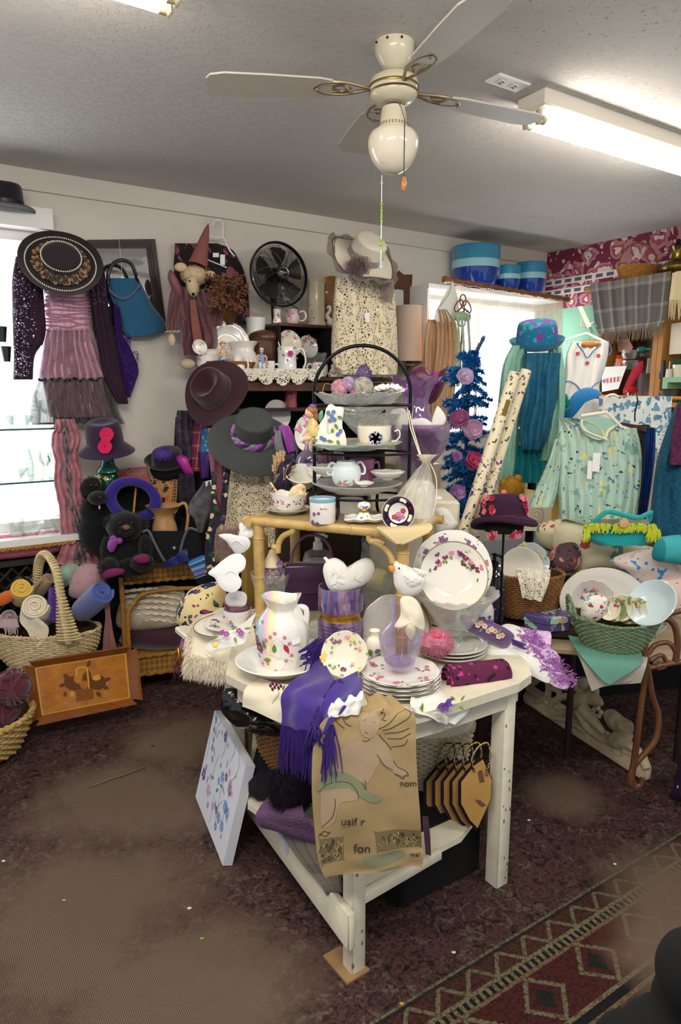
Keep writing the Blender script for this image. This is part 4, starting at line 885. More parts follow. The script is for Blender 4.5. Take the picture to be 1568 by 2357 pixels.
thing('ginger_jar','lidded jar with green collar and painted flowers beneath the purple hat','jar',[('body',j,dec(CREAMP)),('green_collar',g2,mt('green_glaze','12463a',.12,coat=.6)),('gilt_scrolls',sc2,GOLD),('lid',ld,mt('green_cream_glaze','2b5a4d',.15,coat=.5))])
c=Y(3.60)(243,1022);cm,bm,rt=hatm(c+V((0,0,-.0)),V((0,-.28,1)),.145,.095,.125,brim=lambda a,t:-.045*t-.01*t*sin(a),dent=.1)
f=M();fc_=M()
for px,py in((246,1000),(242,1028)):f.petals(Y(3.60-.11-(.012 if py>1010 else 0))(px,py),V((0,-1,.2)),.038,6,0,cup=.12,w=.5);fc_.ball(Y(3.49)(px,py),.009,n=8)
thing('cloche_hat','deep purple felt hat with two hot pink felt flowers, above the jar','hat',[('crown',cm,felt('aubergine_felt','2e1638')),('brim',bm,felt('aubergine_felt','2e1638')),('felt_flowers',f,felt('hot_pink_felt','c81450'),[('flower_centres',fc_,felt('hot_pink_felt','c81450'))])])
bf_=mt('black_plush','07080a',1,sh=.15);yd=Y(3.56);kd=yd.k(220,1150)
def fuz(name,label,cat,balls,furs,mat,extra,fl=.018,fr_=.0012):
 m=M()
 for c,r in balls:m.ball(c,r,n=16,nz=.06,ns=20)
 for c,r,n_ in furs:m.furball(c,r,n_,fl,fr_)
 return thing(name,label,cat,[('body',m,mat)]+extra)
hc_,b1,b2,mz=yd(212,1122),yd(218,1180),yd(222,1225),Y(3.46)(226,1146)
e_=M();e_.ball(Y(3.485)(211,1117),.006,n=8);e_.ball(Y(3.485)(222,1116),.006,n=8);no=M();no.ball(Y(3.42)(229,1144),(.014,.01,.009),n=10);tn=M();tn.ball(Y(3.43)(229,1168),(.006,.004,.011),n=8)
fuz('plush_dog','black plush dog behind the pink scarf','toy dog',[(hc_,(.05,.055,.055)),(mz,(.05,.06,.036)),(b1,(.07,.07,.09)),(b2,(.09,.09,.12)),(yd(198,1130),(.02,.03,.05))],[(hc_,(.05,.055,.055),400),(b1,(.07,.07,.09),400),(b2,(.09,.09,.12),500)],bf_,[('eyes',e_,mt('glass_eye','2a2c30',.05,coat=1)),('nose',no,mt('plastic_nose','222428',.15)),('tongue',tn,PINKP)])
bk=PL(Y(3.86)(312,1100),V((.18,-1,.18)));m=M();m.flat=True;m.prism([(272,1080),(341,1073),(349,1118),(281,1128)],bk,-.018,0);pg=M();pg.flat=True;pg.prism([(343,1076),(349,1077),(354,1116),(349,1117)],bk,-.016,-.003)
rt_=fr(bk.n);tx=text_m("McDUFF'S",.050,bk(316,1087,.001),Matrix.Rotation(.10,3,V((0,1,0)))@rt_,.0004,.82)
thing('picture_book',"red picture book lettered McDUFF'S standing behind the purple-blue hat",'book',[('cover',m,mt('red_book_cover','c3202c',.35)),('pages',pg,CRM),('title',tx,mt('mint_lettering','7fb89a',.5))])
c=Y(3.74)(387,1068);cm,bm,rt=hatm(c,V((0,-.35,1)),.125,.085,.085,brim=lambda a,t:.03*t*t)
pf_=M();pf_.ball(Y(3.63)(376,1045),(.05,.02,.028),n=12,nz=.2);pf_.furball(Y(3.63)(376,1045),(.052,.025,.03),500,.016,.0012,droop=0)
stn=M();stn.tube([c,V((c.x,c.y,.88))],.008,n=8);stn.lathe([(0,.01),(.06,.008),(.06,0),(0,0)],(c.x,c.y,.88),n=24);fu=M();fu.puff([(405,1052),(428,1050),(440,1075),(446,1092),(430,1094),(415,1075)],Y(3.66),.02)
und=M();und.puff([(345,1075),(370,1070),(405,1072),(436,1080),(430,1100),(390,1112),(355,1100)],Y(3.72),.06)
thing('bowler_hat','black-plum round hat with violet pouf on a stand, right of the picture book','hat',[('crown',cm,felt('plum_black_felt','1f1020')),('brim',bm,felt('plum_black_felt','1f1020')),('violet_pouf',pf_,mt('violet_fluff','55418f',.95)),('display_stand',stn,BLKM),('fuchsia_bow',fu,mt('fuchsia_satin','a01a86',.35)),('lining',und,DARKIN)])
pp=PL(Y(3.66)(385,1135),V((-.15,-1,.25)));m=M();m.flat=True
q=[(346,1101),(411,1104),(405,1170),(355,1162)];qi=[(350,1106),(399,1108),(394,1162),(358,1155)]
m.prism(q,pp,-.02,-.002);p2=M();p2.flat=True;p2.prism(qi,pp,-.001,.001)
thing('framed_picture','small woven-framed picture of orange leaves above the tan pitcher','picture',[('woven_frame',m,stripes('woven_straw_frame',[(0,'b08653'),(.5,'3d2a1a')],60,'Z',cross=(60,[(0,'a67c49'),(.5,'3d2a1a')]),coord='Object')),('painting',p2,floral('orange_leaf_painting','b9814a',[('1d2a1c',.36,1),('cf5a24',.34,1.2),('3f5a2b',.2,1.6)],22,dist=.6,r=.5))])
c=Y(3.52)(307,1150);nn=V((.28,-1,.10)).normalized();k_=Y(3.52).k(307,1150);m=M();rot=fr(nn,(.35,0,1));m.lathe([(36*k_,-.09),(38*k_,-.02),(40*k_,.006),(50*k_,.022),(60*k_,.016),(64*k_,-.004),(60*k_,-.03),(52*k_,-.06),(42*k_,-.11)],c,rot@Matrix.Diagonal((1.0,.80,1)),n=48,sm=3)
i_=M();i_.lathe([(37.5*k_,.0),(36*k_,-.07),(20*k_,-.12),(0,-.13)],c,rot@Matrix.Diagonal((1,.80,1)),n=40,sm=2);stk=M();stk.tube([c+V((0,.06,.06)),c+V((0,-.01,-.07)),V((c.x+.005,c.y,.70))],.006,n=8)
thing('rolled_brim_hat','violet-blue felt hat with thick rolled brim, seen from beneath on a wooden peg','hat',[('rolled_brim',m,felt('violet_blue_felt','2c1c86')),('hat_inside',i_,DARKIN),('wooden_peg',stk,wick)])
yb=Y(3.40);kb_=yb.k(290,1230);hd_,bd2=Y(3.44)(288,1212),Y(3.46)(292,1272)
balls=[(hd_,(.095,.09,.078)),(bd2,(.10,.085,.11)),(Y(3.42)(252,1206),(.032,.018,.032)),(Y(3.44)(328,1208),(.032,.018,.032)),(Y(3.36)(289,1222),(.042,.035,.03)),
(Y(3.40)(248,1268),(.036,.045,.075)),(Y(3.40)(336,1262),(.036,.045,.07)),(Y(3.33)(252,1306),(.05,.06,.05)),(Y(3.33)(328,1296),(.06,.06,.045)),(Y(3.38)(300,1306),(.07,.05,.05))]
pads=M();pads.puff([(236,1324),(244,1313),(262,1308),(284,1310),(284,1320),(262,1328),(242,1331)],Y(3.265),.012,h=.0);pads.puff([(308,1287),(316,1278),(336,1276),(344,1283),(342,1294),(322,1297)],Y(3.265),.012)
nz_=M();nz_.ball(Y(3.315)(291,1214),(.018,.01,.014),n=10);ey=M();ey.ball(Y(3.345)(277,1204),.006,n=8);ey.ball(Y(3.345)(304,1203),.006,n=8)
bw=M();bw.puff([(248,1262),(250,1245),(262,1236),(272,1240),(268,1258),(258,1272)],Y(3.345),.016);bw.puff([(252,1238),(262,1232),(268,1238),(260,1243)],Y(3.345),.01);bw.puff([(268,1240),(280,1238),(282,1248),(272,1252)],Y(3.345),.01)
fuz('teddy_bear','black teddy bear with magenta bow and paws sitting on the wicker shelf','teddy bear',balls,[(c,r,420)for c,r in balls],mt('dark_plush','0d0a0b',1,sh=.2),[('paw_pads',pads,mt('plum_suede','7a2058',.9)),('nose',nz_,mt('brown_thread_nose','7d5446',.8)),('eyes',ey,mt('bear_eye','0c0c0e',.05,coat=1)),('bow',bw,mt('orchid_satin','93389c',.4,sh=.4))],.022)
yp=Y(3.54);m=M();kk=yp.k(378,1190)
def lip(a,r,z,v):
 w=max(0,min(1,(v-.55)*3))if v<.95 else 1;return r*(1+.16*w*cos(a*2+.3)),z+.012*w*cos(a*3+1.5)
sfp=lp(m,380,[(0,1234),(30,1234),(31,1226),(27,1206),(22,1192),(24,1180),(36,1168),(42,1163),(40,1164),(33,1170),(21,1182),(18,1196),(22,1215),(0,1222)],yp,mod=lip)
h=M();h.tube([yp(402,1180),yp(412,1164),yp(424,1158),yp(431,1170),yp(433,1190),yp(430,1215),yp(428,1226)],.0085,n=10,sm=6)
thing('ceramic_pitcher','glossy tan ceramic pitcher with wavy lip behind the black handbag','pitcher',[('body',m,mt('tan_glaze','c49561',.1,v=.12,vs=8,coat=.8)),('handle',h,mt('tan_glaze','c49561',.1,v=.12,vs=8,coat=.8))])
yh=Y(3.44);m=M();m.rows([(1222,350,452),(1240,344,462),(1275,346,466),(1296,352,468)],yh,.045,nu=20,h=.0);t=M()
for pts in([(330,1224),(342,1222),(356,1250),(372,1280),(380,1292)],[(462,1224),(438,1216),(428,1228),(420,1250),(414,1278)]):
 pp_=cr([yh(px,py,.05)for px,py in pts],6);t.tube(pp_,.007,n=6);t.fur([(p+V((0,-.004,0)),V((R.uniform(-1,1),-1,R.uniform(-1,1))))for p in pp_ for _ in range(16)],.012,.0008,droop=0)
cl_=M();cl_.ball(yh(402,1262,.05),.012,n=10,nz=.3,ns=90)
thing('black_handbag','black fabric handbag with grey fur trim and silver clasp, right of the teddy bear','handbag',[('bag_body',m,mt('charcoal_felt','101214',.95)),('fur_trim',t,mt('grey_fur','70727c',.9)),('clasp',cl_,mt('antique_silver','a9a48c',.3,me=.9))])
m=M();y3=Y(3.30);m.ribbon([(P(432,1292,3.34),P(466,1278,3.34)),(P(436,1302,3.32),P(482,1282,3.32)),(P(444,1318,3.3),P(490,1302,3.3)),(P(450,1332,3.3),P(494,1316,3.3))],nc=10,th=.005,nz=.003)
m2=M();m2.ribbon([(P(449,1330,3.3),P(493,1314,3.3)),(P(462,1356,3.32),P(506,1342,3.32)),(P(470,1372,3.34),P(512,1362,3.34))],nc=10,th=.005)
thing('woven_sash','folded sash with blue and purple woven stripes right of the wicker shelf','sash',[('striped_end',m,stripes('andean_stripe',[(0,'3a3f94'),(.12,'2f78b4'),(.3,'68b3c9'),(.36,'35406f'),(.5,'4f9cc7'),(.62,'8a2b58'),(.7,'5d83bc'),(.85,'6a2c6a'),(.93,'9fc1d8')],1,'V')),('black_end',m2,mt('black_twill','14171b',.9))])
m=M();m.ribbon([(P(372,1296,3.36),P(380,1306,3.36)),(P(395,1284,3.34),P(402,1302,3.34)),(P(412,1272,3.32),P(420,1296,3.32)),(P(430,1260,3.32),P(436,1288,3.32))],nc=8,nz=.008,ns=30,th=.008)
one('metallic_scarf','blue-violet metallic scarf trailing across the black handbag','scarf',m,mt('blue_lurex','333c80',.4,v=.5,vs=60,me=.3,b=('n',90,.8)))
# ---------------------------------------------------------------- scarves on a stand beneath the maroon hat
ys=Y(3.82)
def hang(name,label,rows,y,mat,folds=2,amp=.008,bulge=.02,cat='scarf',fr_=None):
 m=M();m.rows(rows,Y(y),bulge,folds=folds,amp=amp);parts=[('cloth',m,mat)]
 if fr_:f=M();f.fringe(Y(y)(rows[-1][1],rows[-1][0]),Y(y)(rows[-1][2],rows[-1][0]),fr_[0],fr_[1],.0015);parts.append(('fringe',f,mat))
 return thing(name,label,cat,parts)if fr_ else one(name,label,cat,m,mat)
m=M();m.rows([(945,408,440),(990,404,446),(1040,410,448),(1080,418,446)],ys,.03,folds=2,amp=.01);
for i in range(1200):m.fur([(ys(R.uniform(406,446),R.uniform(945,1085),.03),NX)],.018,.0016,jit=.9)
one('fur_scarf','grey mottled fur scarf below the maroon hat brim','scarf',m,mt('mottled_grey_fur','4b4350',.95,v=.8,vs=25))
hang('plaid_scarf','magenta plaid scarf with gold lines below the maroon hat',[(955,450,482),(1000,444,474),(1050,440,468),(1085,436,464)],3.74,stripes('magenta_plaid',[(0,'6a1d45'),(.42,'c8407f'),(.52,'b29a3f'),(.58,'6a1d45')],5,'V',cross=(2,[(0,'6a1d45'),(.45,'c2a44e'),(.55,'8a2c5c')])),1,.004)
hang('print_scarf','small turquoise and blue print scarf at the left of the grey hat',[(985,464,488),(1020,462,486),(1055,458,484)],3.72,floral('turquoise_print','2c6fa0',[('a8c9d6',.2,1),('7a2f6e',.2,1)],45),1,.004)
hang('violet_cloth','deep violet cloth below the turquoise print scarf',[(1040,455,484),(1070,458,482),(1100,462,480)],3.70,mt('violet_satin','3d1466',.5),1,.004)
hang('dark_shawl','dark draped shawl behind the plaid scarf',[(960,404,500),(1060,400,505),(1180,404,505),(1330,410,500)],3.93,mt('very_dark_cloth','15101a',.95),4,.012)
hang('feather_scarf','dark mottled purple fur scarf under the black-plum hat',[(1090,412,446),(1130,408,450),(1165,412,440)],3.66,mt('dusky_fur','2e2634',.95,v=.9,vs=30,b=('n',80,.8)),2,.008)
m=M();yg=Y(3.36);m.rows([(1108,468,492),(1120,462,494),(1150,440,496),(1178,432,490),(1195,446,478),(1225,456,468)],yg,.035,folds=0,amp=.01);b_=M();b_.flat=True;b_.prism([(472,1108),(490,1104),(492,1116),(474,1120)],yg,.03,.034)
thing('felted_pouch','grey felted drawstring pouch hanging left of the green tweed scarf','pouch',[('pouch',m,mt('grey_felting','57575a',.9,v=.6,vs=30,b=('n',60,.8))),('white_band',b_,TAG)])
c=Y(3.55)(490,898);k_=Y(3.55).k(490,898);nn=V((-.30,-.80,.40)).normalized()
cm,bm,rt=hatm(c+nn*-.02,nn,82*k_,38*k_,.115,brim=lambda a,t:-.012*t+.022*t*t*cos(2*a+.6),dent=.55,oval=1.18,up=(.5,0,1))
mf=felt('maroon_felt','35121f');bn=M();bn.lathe([(38.5*k_,.003),(39.5*k_,.004),(39*k_,.032),(37.5*k_,.034)],c+nn*-.02,rt,n=40,mod=lambda a,r,z,v:(r*(1+.18*abs(sin(a))),z))
thing('wide_fedora','wide maroon felt hat hanging above the scarves','hat',[('crown',cm,mf),('brim',bm,mf),('felt_band',bn,felt('maroon_band','2a0d19'))])
yg=2.98;c=Y(yg)(584,1004);k_=Y(yg).k(584,1000);nn=V((.14,-.62,.78)).normalized()
cm,bm,rt=hatm(c,nn,106*k_,44*k_,.105,brim=lambda a,t:-.045*t*t-.012*t*cos(a),oval=1.05,up=(-.12,0,1),topr=.9)
cf=mt('charcoal_straw','3d4040',.8,b=('weave',300,.3));bn=[M(),M(),M()]
for k in range(3):
 pts=[]
 for i in range(60):
  a=2*PI*i/60;ph=a*7+k*2*PI/3;pts.append(c+rt@V(((46*k_+.004*cos(ph))*cos(a),(48*k_+.004*cos(ph))*sin(a),.014+.010*sin(ph))))
 bn[k].tube(pts,.010,n=7,closed=True)
kn=M();kn.ball(Y(yg-.09)(652,992),(.022,.02,.028),n=12,nz=.2);ta=M();ta.ribbon([(P(640,985,yg-.1),P(660,985,yg-.1)),(P(648,1010,yg-.11),P(676,1006,yg-.08)),(P(652,1045,yg-.11),P(682,1040,yg-.08)),(P(662,1066,yg-.1),P(692,1066,yg-.08))],nc=8,folds=1.5,amp=.008,th=.004)
t2=M();t2.ribbon([(P(634,992,yg-.12),P(646,992,yg-.12)),(P(632,1020,yg-.13),P(650,1018,yg-.12)),(P(640,1050,yg-.13),P(658,1050,yg-.12))],nc=6,folds=1,amp=.005,th=.004)
t3=M();t3.ribbon([(P(648,985,yg-.13),P(664,978,yg-.13)),(P(654,1010,yg-.135),P(674,1000,yg-.13)),(P(664,1042,yg-.13),P(680,1036,yg-.13))],nc=6,folds=1,amp=.004,th=.004)
pc=mt('deep_violet_satin','2a1746',.45,sh=.3);gc=mt('grey_satin','77767a',.45,sh=.3);oc=mt('orchid_satin','93389c',.4,sh=.4)
thing('sun_hat','wide charcoal sun hat with braided purple and grey scarf band','hat',[('crown',cm,cf),('brim',bm,cf),('scarf_strand',bn[0],oc),('scarf_strand',bn[1],gc),('scarf_strand',bn[2],pc),('knot',kn,oc),('violet_tail',ta,pc),('grey_tail',t2,gc),('orchid_tail',t3,oc)])
yl=Y(3.06);m=M();m.rows([(1010,520,640),(1060,518,648),(1120,522,646),(1190,516,650),(1260,512,655)],yl,.09,folds=4,amp=.004);fo=M();fo.rows([(1000,528,634),(1060,524,642),(1190,522,645),(1290,522,645)],Y(3.075),.082)
dp=M()
for(cx,cy)in((560,1125),(592,1120),(575,1165),(610,1170),(590,1090),(548,1085),(622,1125)):
 dp.tube([yl(cx+(10-8*t)*cos(t*6),cy+(12-9*t)*sin(t*6),.086)for t in[k/14 for k in range(15)]],.0025,n=5)
for a0 in range(3):dp.tube([yl(548+a0*4+t*(66-a0*8),1045+a0*7+44*sin(t*PI)*1,.088)for t in[k/12 for k in range(13)]],.0025,n=5)
thing('lace_blouse','cream crocheted lace blouse on a form below the charcoal hat','blouse',[('dress_form',fo,mt('taupe_form','98805f',.9)),('lace_body',m,lace('cream_lace','e3d3b2',125,.17)),('raised_cord',dp,mt('cream_cord','efe2c4',.9))])
hang('pink_knit_wrap','dusty pink knitted wrap at the left of the lace top',[(985,478,520),(1040,480,528),(1090,486,522),(1140,494,516),(1180,502,512)],3.12,mt('dusty_pink_knit','9f6478',.95,b=('knit',70,.8)),2,.010)
tw=floral('green_tweed','1f1a28',[('1e4a35',.36,1),('d8bb94',.3,1.2),('4a2358',.3,1)],24,dist=.4,b=(150,.6))
m=M();m.ribbon([(P(520,1020,2.95),P(532,1024,2.95)),(P(518,1070,2.94),P(530,1070,2.94)),(P(512,1130,2.93),P(524,1130,2.93)),(P(506,1180,2.92),P(520,1182,2.92)),(P(480,1215,2.9),P(516,1215,2.9)),(P(472,1260,2.9),P(510,1262,2.9)),(P(474,1325,2.9),P(505,1325,2.9))],nc=8,folds=1,amp=.004,th=.012)
m.ribbon([(P(488,1085,2.95),P(496,1085,2.95)),(P(486,1140,2.94),P(498,1140,2.94)),(P(484,1190,2.93),P(500,1190,2.93)),(P(474,1230,2.91),P(494,1230,2.91))],nc=5,th=.010)
one('tweed_scarf','long green, violet and cream tweed scarf beside the lace top','scarf',m,tw)
m=M();yt=Y(2.72);cc=[yt(516,1216),yt(524,1226),yt(498,1235)]
for i in range(260):
 a=R.random();p0=yt(508+a*42,1206+R.uniform(0,12));p2_=yt(496+a*38+R.uniform(-6,6),1245+R.uniform(0,50));m.tube([p0,p0.lerp(p2_,.4)+V((R.uniform(-.01,.01),-.02*R.random(),.012)),p2_],.0014,n=3,cap=False)
one('silver_tassels','bunch of silver-brown lurex tassels above the white felt hearts','tassels',m,mt('antique_lurex','9b8578',.35,me=.6,v=.3,vs=80))
m=M();m2=M();yq=Y(2.60)
for i in range(34):
 b=yq(640+R.uniform(-12,12),1115);t_=yq(628+R.uniform(0,56),1036+R.uniform(0,50));mid=b.lerp(t_,.5)+V((R.uniform(-.012,.012),R.uniform(-.03,.01),.01));m.tube([b,mid,t_],.0018,n=4,sm=3)
 for k in range(8):q_=mid.lerp(t_,.3+k*.09);m.ball(q_+V((R.uniform(-.003,.003),0,0)),(.0042,.0042,.006),n=6,nz=.4,ns=200)
for i in range(150):
 b=yq(668+R.uniform(-6,10),1050+R.uniform(-6,10));t_=yq(622+R.uniform(0,44),1110+R.uniform(-22,22));m2.tube([b,b.lerp(t_,.5)+V((0,-.02,R.uniform(0,.01))),t_],.0015,n=3,cap=False)
thing('dried_bouquet','tuft of dried flowers and dark yarn left of the tiered stand','dried flowers',[('dried_heads',m,mt('dried_straw_flower','bd9a72',.9)),('dark_yarn',m2,mt('navy_mauve_yarn','322c48',.8,v=.9,vs=60))])
# ================================================================ back wall, centre
wf=WL(.045);flb=floral('dark_rose_print','241619',[('8c4a5e',.30,1),('6f5a4c',.22,1.5),('b77a8c',.14,1)],11,dist=.7,r=.9)
m=M();m.rows([(560,402,500),(575,402,535),(610,400,556),(640,402,566),(700,404,574),(748,410,574)],wf,.05,folds=4,amp=.007);hg=M();hg.tube([wf(512,548,.03),wf(514,530,.03),wf(512,512,.03),wf(502,505,.03),wf(493,510,.03),wf(490,520,.03)],.005,n=8,sm=5);hg.tube([wf(481,545,.03),wf(500,548,.035),wf(514,548,.035),wf(528,575,.055),wf(540,590,.055)],.0055,n=8,sm=3);hg.tube([wf(478,598,.056),wf(522,616,.058)],.004,n=6)
tg=M();tg.flat=True;tg.prism([(507,586),(518,586),(518,610),(507,610)],wf,.065,.067);tg.prism([(490,582),(504,582),(504,592),(490,592)],wf,.064,.066)
thing('floral_blouse','dark rose-printed blouse on a white hanger behind the costumed wolf','blouse',[('cloth',m,flb),('hanger',hg,mt('white_plastic','ecebe8',.35)),('labels',tg,TAG)])
wg=WL(.20);mg=mt('maroon_taffeta','5e2e36',.45,sh=.4,b=('n',20,.4));g=M();g.rows([(665,415,470),(720,412,488),(760,415,500),(800,418,500),(818,420,480)],wg,.06,folds=5,amp=.010)
sl=M();sl.rows([(660,394,430),(700,386,425),(740,382,418),(760,384,414)],wg,.04,folds=3,amp=.006);sl.rows([(680,478,510),(720,482,515),(750,480,512)],wg,.04,folds=3,amp=.006)
cf_=M();cf_.tube([wg(380+i*2.8,763+2*sin(i*2),.035)for i in range(13)],.005,n=6);pw_=M();pw_.ball(wg(395,783,.02),(.022,.02,.035),n=12);pw_.ball(wg(432,838,.02),(.045,.03,.03),n=12)
hdm=M();hdm.ball(wg(447,632,.05),(.065,.055,.045),n=16,nz=.1);hdm.ball(wg(444,658,.075),(.032,.05,.055),n=14);hdm.ball(wg(416,615,.04),(.035,.02,.025),n=10);hdm.ball(wg(482,632,.04),(.035,.02,.022),n=10);hdm.furball(wg(447,634,.05),(.066,.056,.048),700,.014,.001);hdm.furball(wg(444,658,.075),(.033,.05,.055),400,.008,.001)
ey=M();ey.ball(wg(437,647,.112),.005,n=8);ey.ball(wg(464,656,.105),.005,n=8);ey.ball(wg(445,677,.12),.008,n=8)
ht=M();a_,b_=wg(455,612,.06),wg(480,514,.05);dv=(b_-a_);ht.lathe([(.052,0),(.05,.01),(.033,dv.length*.45),(.014,dv.length*.85),(0,dv.length)],a_,fr(dv,(0,1,0)),n=28,sm=2)
co_=M();co_.puff([(386,640),(392,620),(402,632),(420,668),(418,690),(400,672)],wg,.03,h=.03);co_.puff([(470,680),(495,664),(505,678),(490,700)],wg,.03,h=.03);rg=M();rg.tube([wg(468+8*cos(a),619+7*sin(a),.09)for a in[k*PI/8 for k in range(16)]],.0022,n=6,closed=True);tie=M();tie.ribbon([(wg(437,690,.08),wg(450,690,.08)),(wg(440,740,.085),wg(458,740,.085)),(wg(446,790,.085),wg(466,790,.085))],nc=4,th=.004)
thing('plush_wolf','cream plush wolf in maroon gown and tall cone hat on the back wall','toy wolf',[('gown',g,mg),('sleeves',sl,mg),('cuffs',cf_,mt('tan_lace','b39a80',.9)),('head',hdm,mt('cream_plush','d3bd97',.95)),('eyes_and_nose',ey,DARKIN),('paws',pw_,mt('cream_paw','c9b596',.9)),('cone_hat',ht,mt('dusty_cone_felt','87524b',.85)),('collar',co_,mt('maroon_collar','7c4a52',.5)),('gold_ring',rg,GOLD),('tan_ribbon',tie,mt('rust_ribbon','7a3f2c',.5))])
m=M();st2=M();wd=WL(.30);b=wd(528,748)
for i in range(70):
 t_=wd(475+R.random()**.8*90,632+R.random()*85,R.uniform(-.04,.06));mid=b.lerp(t_,.5)+V((R.uniform(-.02,.02),0,.02));st2.tube([b+V((R.uniform(-.02,.02),0,0)),mid,t_],.0015,n=3,sm=2,cap=False)
 for k in range(7):m.ball(t_+V((R.uniform(-.022,.022),R.uniform(-.01,.01),R.uniform(-.02,.015))),R.uniform(.004,.0075),n=5,nz=.4,ns=300)
thing('dried_flower_spray','brown dried flower spray in front of the floral blouse','dried flowers',[('flower_heads',m,mt('brown_dried_heads','7d5238',.95,v=.4,vs=80)),('stems',st2,mt('dry_brown_stem','6e4526',.9))])
dw=wood('walnut','3f2417','6d4128',5,'X',coat=.3);wh=.44;zl=WL(wh)(650,866).z;hs0,hs1=scoord(545,870,wh),scoord(905,870,wh);zb_=WL(wh)(650,940).z
m=M();m.flat=True;wallbox(m,hs0-.02,hs1,zl-.026,zl,.0,wh,bev=.006);wallbox(m,hs0,hs1-.02,zl-.085,zl-.03,.0,wh-.03,bev=.004)
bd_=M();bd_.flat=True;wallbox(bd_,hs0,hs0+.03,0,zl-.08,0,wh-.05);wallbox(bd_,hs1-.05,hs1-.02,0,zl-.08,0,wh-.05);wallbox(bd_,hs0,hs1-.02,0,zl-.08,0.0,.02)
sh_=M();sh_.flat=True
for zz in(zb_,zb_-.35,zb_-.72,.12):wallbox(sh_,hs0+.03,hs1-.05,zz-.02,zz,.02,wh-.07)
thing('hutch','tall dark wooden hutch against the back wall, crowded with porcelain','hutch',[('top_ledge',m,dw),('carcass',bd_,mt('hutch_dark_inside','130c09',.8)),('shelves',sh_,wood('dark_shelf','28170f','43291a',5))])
def on(px,off=.3,z=None):return onwall(px,zl if z is None else z,off)
def small(name,label,cat,px,prof,off=.3,mat=None,dots=0,handle=None,group=None,extra=(),mod=None,z=None,sm=0,col=(1,9,2)):
 """turned piece standing on the hutch ledge: prof is (radius px, height px from base)"""
 pl=WL(off);base_=onwall(px,zl if z is None else z,off)+V((0,0,.001));k=(base_-V((0,0,EYE))).length/F*.985;m=M()
 sf=m.lathe([(r*k,h*k)for r,h in prof],base_,n=30,mod=mod,sm=sm)
 H=max(h for r,h in prof)*k;Rm=max(r for r,h in prof)*k
 for i in range(dots):
  th=-PI/2-math.radians(25)+R.uniform(-.6,.6);sprig(m,onlathe(sf,th,.32+.1*R.random(),Rm,H*2.2),5,.006+.003*R.random(),3,col)
 parts=[('body',m,dec(mat or PORC))]+[(n_,f(base_,k),mm)for n_,f,mm in extra]
 if handle:
  h=M();x0,z0_,x1,z1_,bl_=handle;sgn=1 if x0>0 else-1;handlem(h,base_+V((x0*k,0,z0_*k)),base_+V((x1*k,0,z1_*k)),V((sgn,0,0)),2.2*k,bl_*k);parts.append(('handle',h,mat or PORC))
 if len(parts)==1:return one(name,label,cat,m,dec(mat or PORC),group)
 return thing(name,label,cat,parts,group)
def doily(px0,px1,py0,drop,label,off=wh+.012,n=7):
 pl=WL(off);G=[]
 for j in range(13):
  v=j/12;row=[]
  for i in range(61):
   u=i/60;px=px0+(px1-px0)*u;sc__=.55+.45*abs(sin(u*n*PI/1.0))**.6;env=(.45+.55*sin(u*PI)**.6);row.append(pl(px,py0+drop*v*sc__*env,.002*sin(u*40+j)))
  G.append(row)
 top=[[onwall(px0+(px1-px0)*i/60,zl+.002,off-.10*(1-j/2))for i in range(61)]for j in range(3)]
 m=M();m.sheet(top+G,.0025);return one('lace_doily',label,'doily',m,lace('crocheted_lace','efe8d6',75,.13),'lace doilies on the hutch')
doily(556,745,848,40,'scalloped crocheted doily hanging over the left part of the hutch ledge',n=5)
doily(800,882,848,22,'scalloped crocheted doily hanging over the right part of the hutch ledge',n=3)
def plt(name,label,cpx,cpy,Rpx,off,nrm=None,mat=PORC,deco=(),sc__=(0,0),depth=.018,cat='plate',sx=1,sy=1,group=None,pl=None,up=UP,col=(1,2),q=.8,s=.01,rim=None,k=4):
 pl=pl or WL(off);c=pl(cpx,cpy);Rr=Rpx*pl.k(cpx,cpy);n_=V(nrm)if nrm else NX+UP*.2;m=M();top=platem(m,c,n_,Rr,depth,sc_=sc__,sx=sx,sy=sy,up=up)
 plate_sprigs(m,top,deco,q,s,Rr,k,col)
 if rim is not None:
  e=M();e.tube([top(a*PI/30,1.0)[0]+n_.normalized()*.001 for a in range(60)],rim,n=5,closed=True);return thing(name,label,cat,[('dish',m,dec(mat)),('gilt_rim',e,GOLD)],group)
 return one(name,label,cat,m,dec(mat),group)
plt('platter','large white scalloped platter standing behind the straw-hat figurine',524,796,54,.16,sc__=(14,.03))
small('wooden_bowl','shallow wooden bowl on the left end of the hutch ledge','bowl',523,[(0,2),(38,0),(56,12),(66,30),(64,31),(52,14),(0,6)],.26,wood('bowl_wood','8a5020','b97a35',6),sm=0)
small('covered_dish','white lidded dish with pink flowers in the wooden bowl','dish',486,[(0,18),(26,18),(30,26),(29,44),(20,50),(24,54),(20,58),(0,58)],.27,PORC,3,col=(1,))
plt('saucer','small white saucer leaning at the left of the lidded dish',457,801,18,.30,deco=(1,3,5),s=.006,col=(1,))
def pit(base_,k,lipn=2):pass
small('water_pitcher','tall white ironstone pitcher behind the figurines','pitcher',562,[(0,0),(26,0),(36,12),(38,30),(30,48),(24,58),(26,66),(34,76),(32,76),(23,66),(21,58),(0,50)],.22,PORC,0,mod=lambda a,r,z,v:(r*(1+.02*cos(a*12)+(.12*max(0,v-.5)*cos(a))),z+.02*max(0,v-.5)*cos(a)),handle=(-26,62,-34,34,14))
